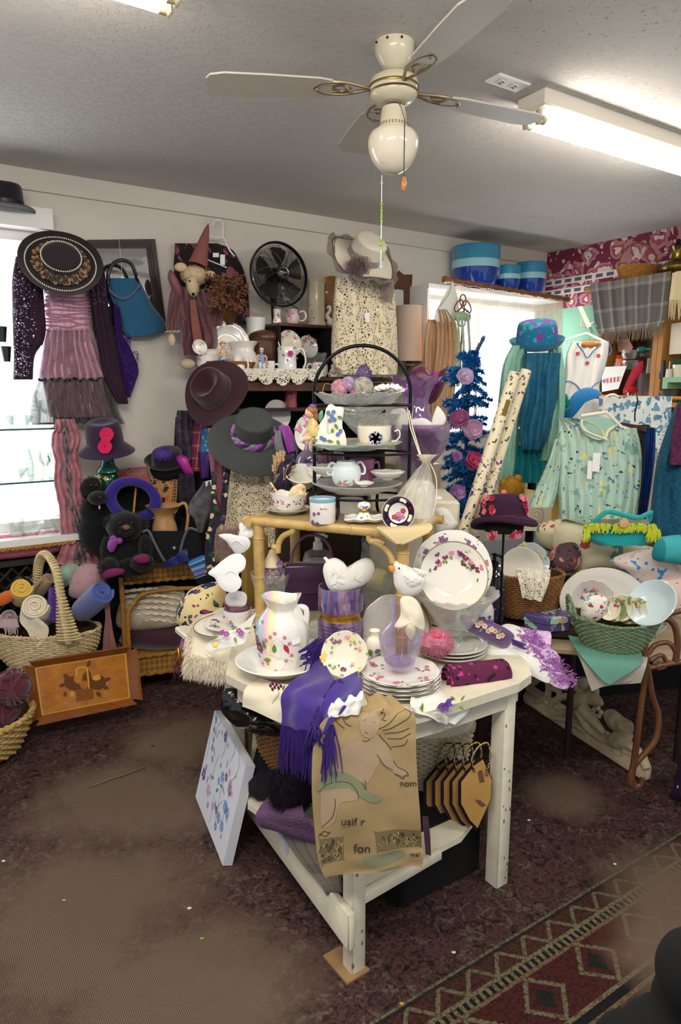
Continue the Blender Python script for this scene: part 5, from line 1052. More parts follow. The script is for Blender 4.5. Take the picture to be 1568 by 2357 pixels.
small('floral_jug','small white jug with pink trim in front of the wooden bowl','jug',548,[(0,0),(12,0),(18,10),(17,22),(10,34),(13,46),(12,46),(8,34),(0,30)],.38,PORC,2,(12,40,16,12,9),z=zl+.0,mod=lambda a,r,z,v:(r,z+.008*max(0,v-.6)*cos(a+2)),col=(1,))
def figurine(px,off,H,label,cols,name='figurine'):
 """standing porcelain figure: legs, torso, arms, head, hat"""
 b=onwall(px,zl,off)+V((0,0,.001));k=(b-V((0,0,EYE))).length/F*H;f=fr(NX*-1 if 0 else V((AX.x,AX.y,0)));U=lambda x,y,z:b+AX*x*k-NX*y*k+V((0,0,z*k))
 bs=M();bs.ball(U(0,0,.06),(.17*k,.13*k,.07*k),n=14,nz=.3,ns=60);lg=M()
 for s in(-1,1):lg.tube([U(s*.07,0,.08),U(s*.08,-.02,.26),U(s*.06,0,.46)],[.055*k,.062*k,.078*k],n=8,sm=2)
 to=M();to.tube([U(0,0,.44),U(0,0,.55),U(0,0,.68),U(0,0,.76)],[.11*k,.105*k,.115*k,.05*k],n=12,sm=2)
 ar=M()
 for s in(-1,1):ar.tube([U(s*.11,0,.71),U(s*.18,-.05,.60),U(s*.10,-.12,.54)],[.042*k,.034*k,.024*k],n=7,sm=2);ar.ball(U(s*.09,-.13,.54),.028*k,n=7)
 hd=M();hd.tube([U(0,0,.74),U(0,0,.79)],.03*k,n=8);hd.ball(U(0,-.01,.85),(.068*k,.07*k,.08*k),n=14);hd.ball(U(0,-.085,.845),.013*k,n=6)
 hr=M();hr.ball(U(0,.02,.875),(.08*k,.078*k,.078*k),n=12)
 h2=M();h2.lathe([(0,.07*k),(.06*k,.06*k),(.07*k,.01*k),(.14*k if cols[4]else.08*k,0),(.07*k,-.006*k)],U(0,.0,.90),n=20)
 return thing(name,label,'figurine',[('base',bs,mt('figurine_base_'+cols[0],cols[0],.3,coat=.4)),('legs',lg,mt('figurine_trousers_'+cols[1],cols[1],.25,coat=.5)),('torso',to,mt('figurine_shirt_'+cols[2],cols[2],.25,coat=.5)),('arms',ar,mt('figurine_skin','e5b896',.25,coat=.5)),('head',hd,mt('figurine_skin','e5b896',.25,coat=.5)),('hair',hr,mt('figurine_hair','8a5a34',.3)),('hat',h2,mt('figurine_hat_'+cols[3],cols[3],.3,coat=.4))])
figurine(516,.40,78,'porcelain figurine in a straw hat and blue trousers',('7d9a5a','5a7aa8','cbb898','d9b264',1))
figurine(604,.40,64,'porcelain boy figurine in blue and white on a white base',('e8e2d8','d9e0ea','7f9dc4','dfe8ee',0))
small('porcelain_cup','white cup with yellow rose behind the blue boy figurine','cup',620,[(0,0),(12,0),(13,2),(14,34),(13,34),(12,4),(0,3)],.34,PORC,1,(14,26,14,8,8),col=(5,))
tk=M();tk.flat=True;bs_=onwall(612,zl,.16);tk.box((bs_.x,bs_.y,zl+.12),(.20,.12,.24),Matrix((AX,NX,UP)).transposed(),.03);dm=M();dm.ball((bs_.x,bs_.y,zl+.235),(.10,.06,.045),n=20);thing('mantel_clock_case','dark round-topped wooden case behind the figurines and below the fan','box',[('case',tk,dw),('domed_top',dm,dw)])
mg_=small('rose_tankard','white tankard painted with a large pink rose','mug',662,[(0,0),(25,0),(25,3),(22,6),(21,50),(22,64),(21,65),(20,50),(20,6),(0,5)],.38,mt('pale_blue_porcelain','eef1ef',.12,coat=.6),0,(21,58,22,12,18),mod=lambda a,r,z,v:(r*(1+.03*cos(a*8)*(v>.6)),z))
rs_=M();w_=WL(.385);
for px,py,r in((669,814,.019),(652,817,.008)):
 for q_ in range(3):rs_.petals(w_(px,py,.058+q_*.002),NX,r*(1-q_*.27),6,1 if q_ else 0,cup=.1,ph=q_,w=.5)
for px,py,a_ in((648,806,2.2),(680,822,-.5),(662,824,-1.6),(676,804,.9)):rs_.leaf(w_(px,py,.057),NX,AX*cos(a_)+UP*sin(a_),.022,.011,2)
o_=mesh('painted_rose',rs_,[mt('rose_pink','d6558f',.4),mt('rose_deep','b8326e',.4),GRNP],mg_.location.copy())if mg_.type=='EMPTY' else None
if o_:o_.parent=mg_
plt('display_plate','cream scalloped plate standing behind the rose tankard',664,792,30,.24,mat=CREAMP,deco=(.8,1.6,2.4),sc__=(10,.03),s=.007)
plt('display_plate','pink-flowered plate standing behind the cut glass vase',706,800,26,.20,mat=PORC,deco=(.5,1.3,2.1,3),s=.01,col=(1,))
small('cut_glass_vase','fluted cut glass vase on the hutch','vase',726,[(0,0),(14,0),(17,10),(22,34),(26,52),(25,54),(20,34),(14,12),(0,9)],.26,CUT,0,mod=lambda a,r,z,v:(r*(1+.05*abs(cos(a*7))),z+.004*cos(a*10)*(v>.5)))
small('cream_jug','white creamer with tag right of the rose tankard','creamer',736,[(0,0),(15,0),(19,8),(19,24),(16,32),(15,32),(17,22),(0,6)],.38,PORC,2,(-17,27,-18,8,10),col=(1,))
small('porcelain_bell','small white porcelain bell in front of the ledge items','bell',700,[(0,0),(12,0),(11,4),(7,12),(3,18),(2,24),(0,25)],.42,PORC,1)
small('perfume_bottle','small flowered porcelain bottle left of the white shaker','bottle',768,[(0,0),(12,0),(13,8),(8,16),(5,20),(7,26),(0,30)],.40,PORC,3,col=(1,5))
small('perfume_bottle','tall flowered porcelain bottle beside the white shaker','bottle',784,[(0,0),(12,0),(14,10),(9,20),(5,26),(6,36),(0,40)],.40,PORC,3,col=(1,5))
small('sugar_shaker','tall white sugar shaker with oval pink medallion','shaker',812,[(0,0),(14,0),(15,6),(13,12),(15,34),(17,46),(15,48),(17,52),(16,60),(0,62)],.40,mt('off_white_enamel','e6e8e2',.2,coat=.5),1,col=(1,))
zs=WL(.26)(700,746).z;a0,a1=scoord(640,746,.26),scoord(768,750,.26);m=M();m.flat=True;wallbox(m,a0,a1,zs-.018,zs,.06,.27,bev=.003);s2=M();s2.flat=True;wallbox(s2,a1-.03,a1,zl,zs-.018,.06,.26);wallbox(s2,a0,a0+.02,zl,zs-.018,.06,.26);wallbox(s2,a0,a1,zl,zs-.018,.055,.065)
thing('riser_shelf','small dark wooden riser shelf standing on the hutch','shelf',[('shelf_board',m,dw),('supports',s2,mt('hutch_dark_inside','130c09',.8))])
small('salt_shaker','white salt shaker on the riser shelf under the fan','shaker',641,[(0,0),(10,0),(10,4),(7,16),(8,24),(9,30),(5,34),(0,34)],.2,PORC,1,z=zs)
small('pink_creamer','pink and white creamer on the riser shelf','creamer',676,[(0,0),(11,0),(16,8),(16,18),(11,27),(13,32),(12,32),(9,26),(0,20)],.2,mt('pink_white_porcelain','edd3d6',.15,coat=.5),3,(14,26,14,8,14),z=zs,col=(1,))
small('hexagonal_vase','tall cream hexagonal vase with mother-of-pearl sides','vase',729,[(0,0),(22,0),(22,6),(19,9),(19,92),(21,96),(24,100),(22,100),(0,94)],.18,mt('cream_ivory_glaze','dcd2b4',.2,v=.1,coat=.5),3,z=zs,mod=lambda a,r,z,v:(r/(cos(((a+.3)%(PI/3))-PI/6))*.93,z),col=(1,))
m=M();b=onwall(768,zs,.2);k=.0031;m.ball(b+V((.0,0,9*k)),(14*k,9*k,9*k),n=14);m.tube([b+V((-6*k,0,12*k)),b+V((-13*k,0,22*k)),b+V((-7*k,0,32*k)),b+V((-8*k,0,40*k)),b+V((-14*k,0,37*k))],[5*k,4*k,3.2*k,3.2*k,1.2*k],n=8,sm=5);m.puff([(770,738),(784,730),(782,744)],WL(.25),.006);one('porcelain_swan','white porcelain swan at the right end of the riser shelf','swan',m,PORC)
for px,py,mm,lab in((762,700,wood('amber_wood','7d4a16','a86c24',5),'amber wooden board propped behind the hexagonal vase'),):
 m=M();m.puff([(px-25,750),(px-26,680),(px-20,645),(px,635),(px+16,645),(px+22,700),(px+20,750)],WL(.05),.012,rings=3);one('wooden_board',lab,'board',m,mm)
small('white_vase','white floral vase left of the electric fan on the ledge','vase',592,[(0,0),(20,0),(24,30),(26,60),(20,100),(24,130),(0,128)],.10,PORC,3,col=(8,))
wfn=WL(.24);c=wfn(643,632);k=wfn.k(643,632);rt=fr(NX+V((0,0,.08)));gr=M();D_=.05
for sgn in(1,-1):
 for i in range(5,24):
  r=i*2.85*k;z=sgn*D_*(1-(i/24)**3);gr.tube([c+rt@V((r*cos(a),r*sin(a),z))for a in[q_*2*PI/48 for q_ in range(48)]],.0011,n=4,closed=True)
 for j in range(12 if sgn>0 else 6):
  a=j*2*PI/12;gr.tube([c+rt@V(((12+i*8.6)*k*cos(a+i*.09),(12+i*8.6)*k*sin(a+i*.09),sgn*D_*(1-((12+i*8.6)/68)**3)))for i in range(7)],.0016,n=4)
rim=M();rim.lathe([(70*k,.014),(73.5*k,.010),(73.5*k,-.010),(70*k,-.014),(68*k,0),(70*k,.014)],c,rt,n=64)
bl=M()
for j in range(5):
 a0=PI/2+j*2*PI/5;G=[]
 for i in range(9):
  t=i/8;r=(10+50*t)*k;w=(.17+.40*sin(min(1,t*1.15)*PI*.62))*1.0;G.append([c+rt@V((r*cos(a0+w*(q_/6-.5)*1.5),r*sin(a0+w*(q_/6-.5)*1.5),.02*(q_/6-.5)*1.5))for q_ in range(7)])
 bl.sheet(G,.003)
hb=M();hb.lathe([(0,.056),(14*k,.056),(16*k,.05),(16*k,.03),(0,.03)],c,rt,n=32);lg=M();lg.lathe([(11*k,.0565),(12.5*k,.058),(13*k,.056)],c,rt,n=32);bdg=M();bdg.ball(c+rt@V((0,0,.056)),(9*k,.004,6*k),n=16)
tx=text_m('Holmes',.017,c+rt@V((0,.001,.0625)),rt,.0004)
mo_=M();mo_.lathe([(0,-.02),(18*k,-.02),(20*k,-.06),(14*k,-.12),(0,-.125)],c,rt,n=28);ne=M();ne.tube([c+V((0,0,-.05))-NX*.08,V((c.x,c.y,zl+.12))-NX*.06,V((c.x,c.y,zl+.02))-NX*.05],.018,n=10);ne.lathe([(0,.02),(.06,.018),(.07,0),(0,0)],(c.x-NX.x*.05,c.y-NX.y*.05,zl+.001),n=28)
cd=M();cd.tube([c-NX*.1+V((.05,0,-.1)),wfn(668,700,-.12),wfn(686,712,-.12),wfn(690,735,-.12)],.003,n=5,sm=4)
fb=mt('black_fan_plastic','17181a',.35,coat=.2)
thing('electric_fan','black round table fan standing on the hutch','fan',[('grille',gr,mt('black_wire','121212',.35)),('outer_rim',rim,fb),('blades',bl,mt('dark_blade_plastic','26211d',.35,coat=.2)),('hub',hb,fb,[('hub_ring',lg,STEEL),('badge',bdg,mt('dark_badge','12211c',.2)),('badge_lettering',tx,STEEL)]),('motor',mo_,fb),('stand',ne,fb),('cord',cd,fb)])
pv=WL(.40);m=M();m.lathe([(0,0),(.034,0),(.036,.01),(.034,.05),(.040,.09),(.052,.135),(.05,.135),(0,.12)],onwall(670,zb_+.001,.30),n=28);one('pink_vase','flared rose-pink glass vase under the hutch ledge','vase',m,mt('rose_glass','a4515c',.15,coat=.5))
plt('dinner_plate','grey-white plate propped inside the hutch left of the pink vase',636,955,34,.25)
# ================================================================ CENTRE RIGHT: organza hat, lace cardigan, lamp, hangings
wl=WL(.52);m=M();lc=lace('ivory_crochet','eee0c2',60,.18);m.rows([(640,772,905),(690,768,910),(760,764,914),(830,764,916),(862,780,914)],wl,.07,folds=4,amp=.012,nu=34)
fo=M();fo.rows([(640,785,895),(750,780,900),(840,780,905)],WL(.50),.05);cd=M()
for k in range(9):
 x0=785+k*14;cd.tube([wl(x0+6*sin(t*9+k*2),680+t*165,.078)for t in[q/16 for q in range(17)]],.0035,n=5)
for k in range(7):cd.tube([wl(775+t*132,700+k*24+8*sin(t*14+k),.076)for t in[q/20 for q in range(21)]],.003,n=5)
tg=M();tg.flat=True;tg.prism([(838,722),(850,720),(851,742),(842,742)],wl,.09,.092)
thing('crochet_cardigan','ivory open crochet cardigan hanging below the organza hat','cardigan',[('lining_form',fo,mt('ecru_lining','cdbfa4',.9)),('crochet',m,lc),('crochet_cords',cd,mt('ivory_cord','f0e5cb',.9)),('price_tag',tg,TAG)])
wh2=WL(.58);c=wh2(838,592);k_=wh2.k(838,600);nn=(NX+UP*.95).normalized();org=sheer('taupe_organza','7d6a66',.55);iv=mt('ivory_linen_hat','ded6c2',.8,b=('n',30,.3))
cm,bm,rt=hatm(c,nn,78*k_,40*k_,.12,brim=lambda a,t:.02*sin(3*a)*t*t-.012*t,topr=.92);rf=M();G=[]
for j in range(7):
 G.append([c+rt@V(((74+j*3.2)*k_*cos(a),(74+j*3.2)*k_*sin(a),.02*sin(3*a)-.01+.014*sin(a*11+j*.5)*j/6))for a in[q*2*PI/120 for q in range(121)]])
rf.sheet(G,.0015);wire=M();wire.tube([c+rt@V((80*k_*cos(a),80*k_*sin(a),.022*sin(3*a)-.008))for a in[q*2*PI/60 for q in range(60)]],.004,n=6,closed=True)
ro=M();rc=wh2(824,616,.09)
for q in range(26):a=q*2.4;ro.petals(rc+V((cos(a)*.006*(q%9),-.003*q*.3,sin(a)*.006*(q%9))),(NX+V((cos(a),0,sin(a)))*.5),.05-.0012*q,4,cup=.5,ph=a,w=.7)
bw=M();bw.ribbon([(wh2(868,640,.05),wh2(890,628,.05)),(wh2(874,665,.06),wh2(908,660,.06)),(wh2(880,690,.05),wh2(902,700,.05))],nc=8,nz=.01,th=.0015);bn=bandm(c,rt,41*k_,.0,.04)
thing('organza_hat','ivory linen sun hat with taupe organza ruffle and rose','hat',[('crown',cm,iv),('brim',bm,iv),('organza_ruffle',rf,org),('brim_wire',wire,mt('mauve_taupe','6d5552',.6)),('organza_band',bn,org),('organza_rose',ro,org),('organza_tail',bw,org)])
wl=WL(.16);m=M();b=wl(940,832);k=wl.k(940,770);m.lathe([(34*k,0),(30*k,.37),(29*k,.37),(33*k,0)],b,n=40);s_=M();s_.tube([V((b.x,b.y,1.12)),b+V((0,0,.05))],.014,n=10);s_.lathe([(0,0),(.07,0),(.06,.015),(.02,.03),(0,.03)],(b.x,b.y,1.10),n=24);d=M();d.lathe([(0,.0),(40*k,0),(41*k,-.012),(0,-.014)],b-V((0,0,.02)),n=36)
thing('table_lamp','lamp with plain pinkish-beige drum shade right of the crochet cardigan','lamp',[('lamp_shade',m,mt('pink_beige_shade','cfb7a6',.8,b=('n',200,.1))),('lamp_pole',s_,dw),('wooden_tray',d,dw)])
m=M();m.flat=True;w5=WL(.05);q=[(906,640),(918,622),(930,632),(950,632),(944,712),(908,712)];m.prism(q,w5,0,.03);g=M();g.flat=True;g.prism([(908,664),(929,668),(929,710),(908,710)],w5,.031,.033);one_=thing('vanity_mirror','narrow scroll-topped wooden mirror behind the lampshade','mirror',[('frame',m,dw),('mirror_glass',g,mt('silvered_glass','dfe2e2',.03,me=1))])
lr=M();lr.flat=True;wallbox(lr,scoord(905,900,.2),scoord(985,900,.2),0,1.10,.04,.36);one('side_cabinet','pale side cabinet under the lampshade lamp','cabinet',lr,mt('cabinet_cream','b9a88c',.6))
wp_=WL(.36);a,b=wp_(1022,643),wp_(1310,690);m=M();d=(b-a);L=d.length;pf=[(0,0),(.022,0),(.024,.02)]
for i in range(9):z=.04+i*(L-.1)/9;w_=(L-.1)/9;pf+=[(.014,z),(.018,z+w_*.08),(.012,z+w_*.14),(.021,z+w_*.35),(.019,z+w_*.65),(.012,z+w_*.86),(.018,z+w_*.93)]
pf+=[(.022,L-.02),(.018,L),(0,L)];m.lathe(pf,a,fr(d),n=20);one('turned_pole','turned brown wooden pole across the top of the right window','pole',m,wood('turned_oak','6b3f1c','96622f',6,'X',coat=.4))
m=M();G=[]
for j in range(21):
 v=j/20;G.append([wp_(1050+(1296-1050)*i/30,652+(690-652)*i/30+(16*sin(i/30*PI)+v*150*(1-.35*(1-i/30))),-.03+.012*sin(i*.9+v*2))for i in range(31)])
m.sheet(G,.002);one('sheer_curtain','off-white cloth draped from the wooden pole over the right window','curtain',m,sheer('ivory_voile','f3ede2',.5))
tc=mt('tan_gauze_knit','cda884',.9,b=('knit',90,.4));m=M();m.rows([(735,985,1010),(800,976,1008),(900,974,1012),(1010,975,1015)],WL(.34),.03,folds=3,amp=.01);m2=M();m2.rows([(712,1006,1030),(742,1004,1050),(800,1002,1054),(900,994,1048),(990,990,1040)],WL(.38),.03,folds=5,amp=.012)
hn=M();hn.puff([(1036,655),(1046,655),(1056,700),(1054,735),(1020,742),(1000,728)],WL(.40),.008,rings=4);sp=M();sp.tube([WL(.42)(1040,640),WL(.42)(1034,676),WL(.42)(1000,722),WL(.42)(1004,740)],.002,n=5,sm=3)
thing('tan_cardigan','tan gauzy cardigan with white yoke hung at the left end of the pole','cardigan',[('left_panel',m,tc),('front_panel',m2,tc),('white_yoke',hn,WHT),('straps',sp,mt('taupe_strap','9a8372',.8))])
m=M();wb=WL(.44)
for(cx,cy,rx,ry,tl)in((1066,692,7,14,0),(1056,704,7,15,.5),(1076,706,7,15,-.4),(1060,722,8,14,.4),(1074,726,8,13,-.3),(1064,742,7,10,0)):m.tube([wb(cx+rx*cos(a)*cos(tl)-ry*sin(a)*sin(tl),cy+rx*cos(a)*sin(tl)+ry*sin(a)*cos(tl))for a in[q*PI/10 for q in range(20)]],.0045,n=6,closed=True)
m.tube([wb(1064,752),wb(1062,790),wb(1060,850)],.006,n=7);rb=M();
for k,dx in enumerate((0,10,24)):rb.ribbon([(wb(1050+dx,725,.02),wb(1056+dx,725,.02)),(wb(1054+dx,790,.015),wb(1060+dx,790,.02)),(wb(1050+dx*1.3,890,.01),wb(1058+dx*1.3,890,.01))],nc=3,th=.002,nz=.006,seed=k)
rb.puff([(1044,722),(1060,716),(1078,722),(1082,736),(1064,738),(1048,738)],wb,.02)
thing('rug_beater','rattan carpet beater with green ribbons hanging before the right window','rug beater',[('rattan_loops',m,wood('dark_rattan','5a3418','845028',6)),('ribbons',rb,mt('sage_ribbon','9db394',.5))])
bg=[mt('cyan_glaze','2f8cb4',.1,coat=.8),mt('pale_aqua_glaze','9ed0da',.1,coat=.8),mt('cobalt_glaze','173c98',.08,coat=.9)]
def bowl3(px,rpx,h,off,label):
 b=onwall(px,bz+.001,off);k=(b-V((0,0,EYE))).length/F*.97;r=rpx*k;H=h*k;parts=[]
 h+=8;H=h*k;cuts=[(.68,1.0,0),(.50,.68,1),(0,.50,2)];rr=lambda t:r*(.64+.36*min(1,t*2.2)**.6)if t<.45 else r
 for lo,hi,mi in cuts:
  m=M();pf=[(rr(lo+(hi-lo)*i/6),H*(lo+(hi-lo)*i/6))for i in range(7)]
  if lo==0:pf=[(0,0)]+pf
  if hi==1.0:pf+=[(r*.985,H*1.01),(r*.95,H*.98),(r*.9,H*.5),(0,H*.45)]
  m.lathe(pf,b,n=48);parts.append((['cyan_band','aqua_band','cobalt_base'][mi],m,bg[mi]))
 thing('banded_bowl',label,'bowl',parts,'blue banded bowls')
bowl3(1086,53,84,.16,'largest blue banded bowl, on top of the window box');bowl3(1159,27,48,.22,'smallest blue banded bowl, between the two larger ones');bowl3(1210,33,60,.20,'medium blue banded bowl at the right on the window box')
# ================================================================ RIGHT BACK: tables under the displays
rt2=Matrix.Rotation(math.radians(20),3,'Z')
def tablebox(name,label,cx,cy,sx,sy,z,ang,mat,legm=None,lg=.03,skip=()):
 r_=Matrix.Rotation(math.radians(ang),3,'Z');t=M();t.flat=True;t.box((cx,cy,z-.0125),(sx,sy,.025),r_,.005);parts=[('tabletop',t,mat)]
 for i in(-1,1):
  for j in(-1,1):
   if(i,j)in skip:continue
   l=M();p=V((cx,cy,0))+r_@V((i*(sx/2-.04),j*(sy/2-.04),0));l.tube([V((p.x,p.y,0)),V((p.x,p.y,z-.025))],lg*.5,n=8);parts.append(('leg',l,legm or mat))
 return thing(name,label,'table',parts)
tablebox('display_table','dark display table under the tinsel tree and floral quilts',1.35,3.36,1.5,.75,.80,12,mt('dark_table','2a2018',.7))
yt=Y(3.22);m=M();tr_=M();pts=[yt(1068,1240),yt(1072,1100),yt(1076,960),yt(1084,860),yt(1098,810),yt(1114,778)];cp=cr(pts,8);tr_.tube(cp,.008,n=6);m.fur([(cp[i],V((R.uniform(-1,1),R.uniform(-1,1),R.uniform(-.2,1))))for i in range(18,len(cp))for _ in range(16)],.024,.0016,droop=-.5,jit=.3)
for lv,(py,w_)in enumerate(((850,22),(880,42),(905,50),(945,60),(985,52),(1020,66),(1060,56),(1095,64),(1130,60),(1165,66),(1195,60))):
 c=yt(1074+(8 if py<880 else 0),py-12);k=yt.k(1070,py)
 for j in range(13):
  a=j*2*PI/13+lv*.5;L=w_*k*R.uniform(.5,1.15);c=yt(1074+(8 if py<880 else 0),py-12+R.uniform(-14,14));e=c+V((L*cos(a),L*sin(a)*.8,-.03+.06*R.random()));br=cr([c,c.lerp(e,.5)+V((0,0,.02)),e],5);m.tube(br,.003,n=4)
  m.fur([(br[i].lerp(br[min(i+1,len(br)-1)],R.random()),V((R.uniform(-1,1),R.uniform(-1,1),R.uniform(-1,1))))for i in range(1,len(br))for _ in range(20)],R.choice((.026,.036)),.0026,droop=-.1,jit=.5)
orn=[]
for px,py,r,cs,lab in((1070,868,.045,('a99ac0','c9a3b8'),''),(1056,962,.05,('8f4a7a','a85a84'),''),(1090,990,.055,('b08ab0','cf9fb8'),''),(1090,1060,.05,('9a2458','b2446c'),''),(1054,1134,.045,('9d72a8','b58cba'),''),(1050,1052,.03,('8a4f8f','b58abb'),'')):
 f=M();p=Y(2.93)(px,py)
 for q in range(9):f.petals(p+V((R.uniform(-.006,.006),-.003*q,R.uniform(-.006,.006))),V((R.uniform(-.4,.4),-1,R.uniform(-.2,.6))),r*.78*(1-.09*q),5,q%2,2 if q>7 else None,cup=.4,ph=q*1.3,w=.8)
 orn.append(('flower_ornament',f,[mt('petal_'+cs[0],cs[0],.5),mt('petal_'+cs[1],cs[1],.5),YELP]))
tb=M();tb.lathe([(0,0),(.11,0),(.10,.06),(0,.07)],(cp[0].x,cp[0].y,.80),n=20)
tin=mt('blue_tinsel','1667a8',.28,v=.5,vs=90,me=.35)
thing('tinsel_tree','small bright blue tinsel tree with cloth flower ornaments','artificial tree',[('branches',m,tin),('trunk',tr_,mt('dark_blue_wire','0d2a48',.5)),('stand',tb,mt('tree_stand','101722',.6))]+orn)
yf=Y(3.35);m=M();m.puff([(940,872),(952,848),(975,840),(1000,862),(1012,862),(1032,840),(1026,880),(1008,918),(985,930),(955,910)],yf,.05,nz=.006);b_=M();b_.puff([(990,862),(1004,855),(1014,875),(1008,890),(996,880)],yf,.03,h=.05)
thing('pointed_hat','shiny plum pointed hat with fuchsia bow behind the ruffled purple vase','hat',[('hat_shell',m,mt('plum_satin','5e1d3c',.35,sh=.3)),('bow',b_,mt('fuchsia_bow','94218a',.4))])
ym=Y(3.14);c=ym(1236,800);k=ym.k(1236,790);cm,bm,rt=hatm(c,V((-.10,-.25,1)),62*k,47*k,.118,brim=lambda a,t:.035*t**1.5)
thing('teal_cloche','teal hat with purple leaf-pattern crown on the mannequin','hat',[('patterned_crown',cm,floral('teal_leaf_felt','1c7092',[('7a3a94',.36,1),('4f9a98',.30,1.3),('2f8fae',.2,1.6)],20,dist=.6,r=.95)),('brim',bm,felt('teal_felt','0f6f94'))])
mint=mt('mint_knit','93c4b0',.92,v=.06,b=('knit',70,.6));L_=M();L_.rows([(795,1180,1215),(840,1158,1212),(930,1146,1205),(1030,1134,1196),(1108,1126,1190)],ym,.07,folds=3,amp=.012);Rr_=M();Rr_.rows([(800,1262,1292),(850,1262,1300),(950,1255,1300),(1040,1246,1284),(1060,1240,1276)],ym,.07,folds=3,amp=.012)
s1=M();s1.rows([(812,1210,1292),(860,1206,1288),(930,1200,1280),(1000,1196,1262),(1035,1200,1248)],Y(3.06),.035,folds=3,amp=.012,nu=30);s2=M();s2.rows([(1025,1172,1255),(1070,1166,1262),(1112,1164,1262)],ym,.06,folds=6,amp=.01);bt=M()
for py in(860,920,985):bt.ball(ym(1196,py,.085),.006,n=8)
pl=M();pl.tube([ym(1225,1110),V((ym(1225,1110).x,3.14,.80))],.02,n=10)
thing('clothes_mannequin','mannequin in mint knit cardigan with long teal scarf under the patterned cloche','mannequin',[('left_front',L_,mint),('right_front',Rr_,mint),('teal_scarf',s1,mt('teal_embroidered','135c78',.7,v=.2,vs=18,b=('v',40,.7))),('teal_skirt',s2,mt('deep_teal_satin','117a80',.5,v=.15,vs=20)),('buttons',bt,mt('pearl','eee6d2',.2,coat=.5)),('stand_pole',pl,BLKM)])
yd=Y(3.55);m=M();m.rows([(786,1316,1402),(815,1304,1400),(850,1300,1392),(890,1296,1380),(940,1286,1385),(980,1284,1380)],yd,.05,folds=5,amp=.006);v_=M()
for pts in([(1328,790),(1342,808),(1352,824),(1366,808),(1384,793)],[(1300,878),(1312,878),(1326,886),(1338,900)],[(1396,876),(1378,880),(1362,892)],[(1402,790),(1408,806),(1402,818)]):v_.tube([yd(px,py,.058)for px,py in pts],.003,n=5,sm=4)
fl_=M()
for px,py in((1330,814),(1378,819),(1352,836)):fl_.petals(yd(px,py,.062),V((0,-1,0)),.011,5,cup=0)
hg=M();hg.puff([(1330,790),(1355,783),(1384,790),(1370,800),(1342,800)],yd,.01,h=.05,rings=3);hk=M();hk.tube([yd(1362,780),yd(1364,765),yd(1358,750),yd(1366,742),yd(1374,752)],.004,n=6,sm=4);ph=M();ph.tube([yd(1290,787),yd(1345,768),yd(1362,772),yd(1400,790)],.006,n=7,sm=3);ph.flat=False
thing('white_pinafore','white sleeveless child dress with blue trim and tiny red flowers on a hanger','dress',[('cloth',m,WHT),('blue_trim',v_,mt('blue_piping','5c6fb0',.8)),('embroidered_flowers',fl_,REDP),('wooden_hanger',hg,wood('hanger_wood','a5672c','c98a45',6)),('hanger_hook',hk,STEEL),('plastic_hanger',ph,mt('white_plastic','ecebe8',.35))])
m=M();m.prism([(1330,706),(1340,704),(1362,750),(1352,756)],Y(3.5),0,.012);m.tube([Y(3.5)(1340,735),Y(3.5)(1336,750),Y(3.5)(1352,752)],.004,n=6,sm=3);one('hanger_clip','cream clip-end of a plastic hanger above the white pinafore','hanger',m,mt('cream_plastic','e6dcc6',.4))
yb=Y(3.28);m=M();m.puff([(1296,962),(1302,935),(1322,905),(1350,892),(1375,897),(1386,908),(1362,912),(1340,930),(1320,955),(1306,970)],yb,.05);r_=M();rc=yb(1292,926,.05)
for q in range(18):a=q*2.4;r_.petals(rc+V((cos(a)*.003*(q%6),-.002*q*.3,sin(a)*.004*(q%6))),V((cos(a)*.7,-1,sin(a)*.7)),.034-.001*q,4,cup=.5,ph=a,w=.7)
thing('blue_beret','blue felt beret with teal fabric rose, right of the mannequin','hat',[('felt_crown',m,felt('cerulean_felt','0c6aa6')),('teal_rose',r_,mt('teal_rose_cloth','129084',.7))])
yr=Y(3.42);m=M();m.tube([yr(1355,913),yr(1620,918)],.010,n=10);one('clothes_rail','orange wooden rail carrying the blue and white cloth','rail',m,wood('orange_rail','b56c28','d08a3c',6))
m=M();m.rows([(912,1379,1548),(950,1379,1546),(1000,1378,1545),(1040,1376,1542)],Y(3.40),.012,folds=5,amp=.006,back=-.0);one('printed_cloth','blue and white block-printed cloth over the orange rail','cloth',m,floral('blue_block_print','dfe3df',[('6a97ac',.36,1),('4f7f9a',.24,1.2),('e6eae6',.16,1.5)],20,dist=.5,r=.85))
m=M();m.rows([(1035,1290,1545),(1100,1280,1545),(1240,1280,1545)],Y(3.55),.02,folds=6,amp=.01);one('cream_curtain','cream cloth hanging behind the mint blouse','cloth',m,mt('old_cream','cfc2a4',.9))
yz=Y(3.16);m=M();m.rows([(978,1430,1496),(1010,1436,1498),(1100,1446,1490),(1185,1450,1484)],yz,.03,folds=2,amp=.006);hb=M();hb.flat=True;hb.prism([(1402,968),(1505,984),(1503,996),(1398,982)],yz,.03,.045);hk=M();hk.tube([yz(1462,970,.03),yz(1462,950,.03),yz(1468,925,.03),yz(1466,912,.03)],.003,n=6,sm=3)
thing('black_trousers','black trousers clipped to a brown wooden hanger behind the mint blouse','trousers',[('cloth',m,mt('black_crepe','15151a',.8)),('wooden_hanger',hb,wood('dark_hanger','3a2014','5c3520',6)),('hook',hk,BLKM)])
hang('royal_scarf','royal blue crinkled scarf beside the mint blouse',[(985,1488,1510),(1050,1484,1508),(1120,1478,1500),(1195,1470,1488)],3.05,mt('royal_crinkle','1a4aa0',.7,b=('rib',90,.8)),4,.008)
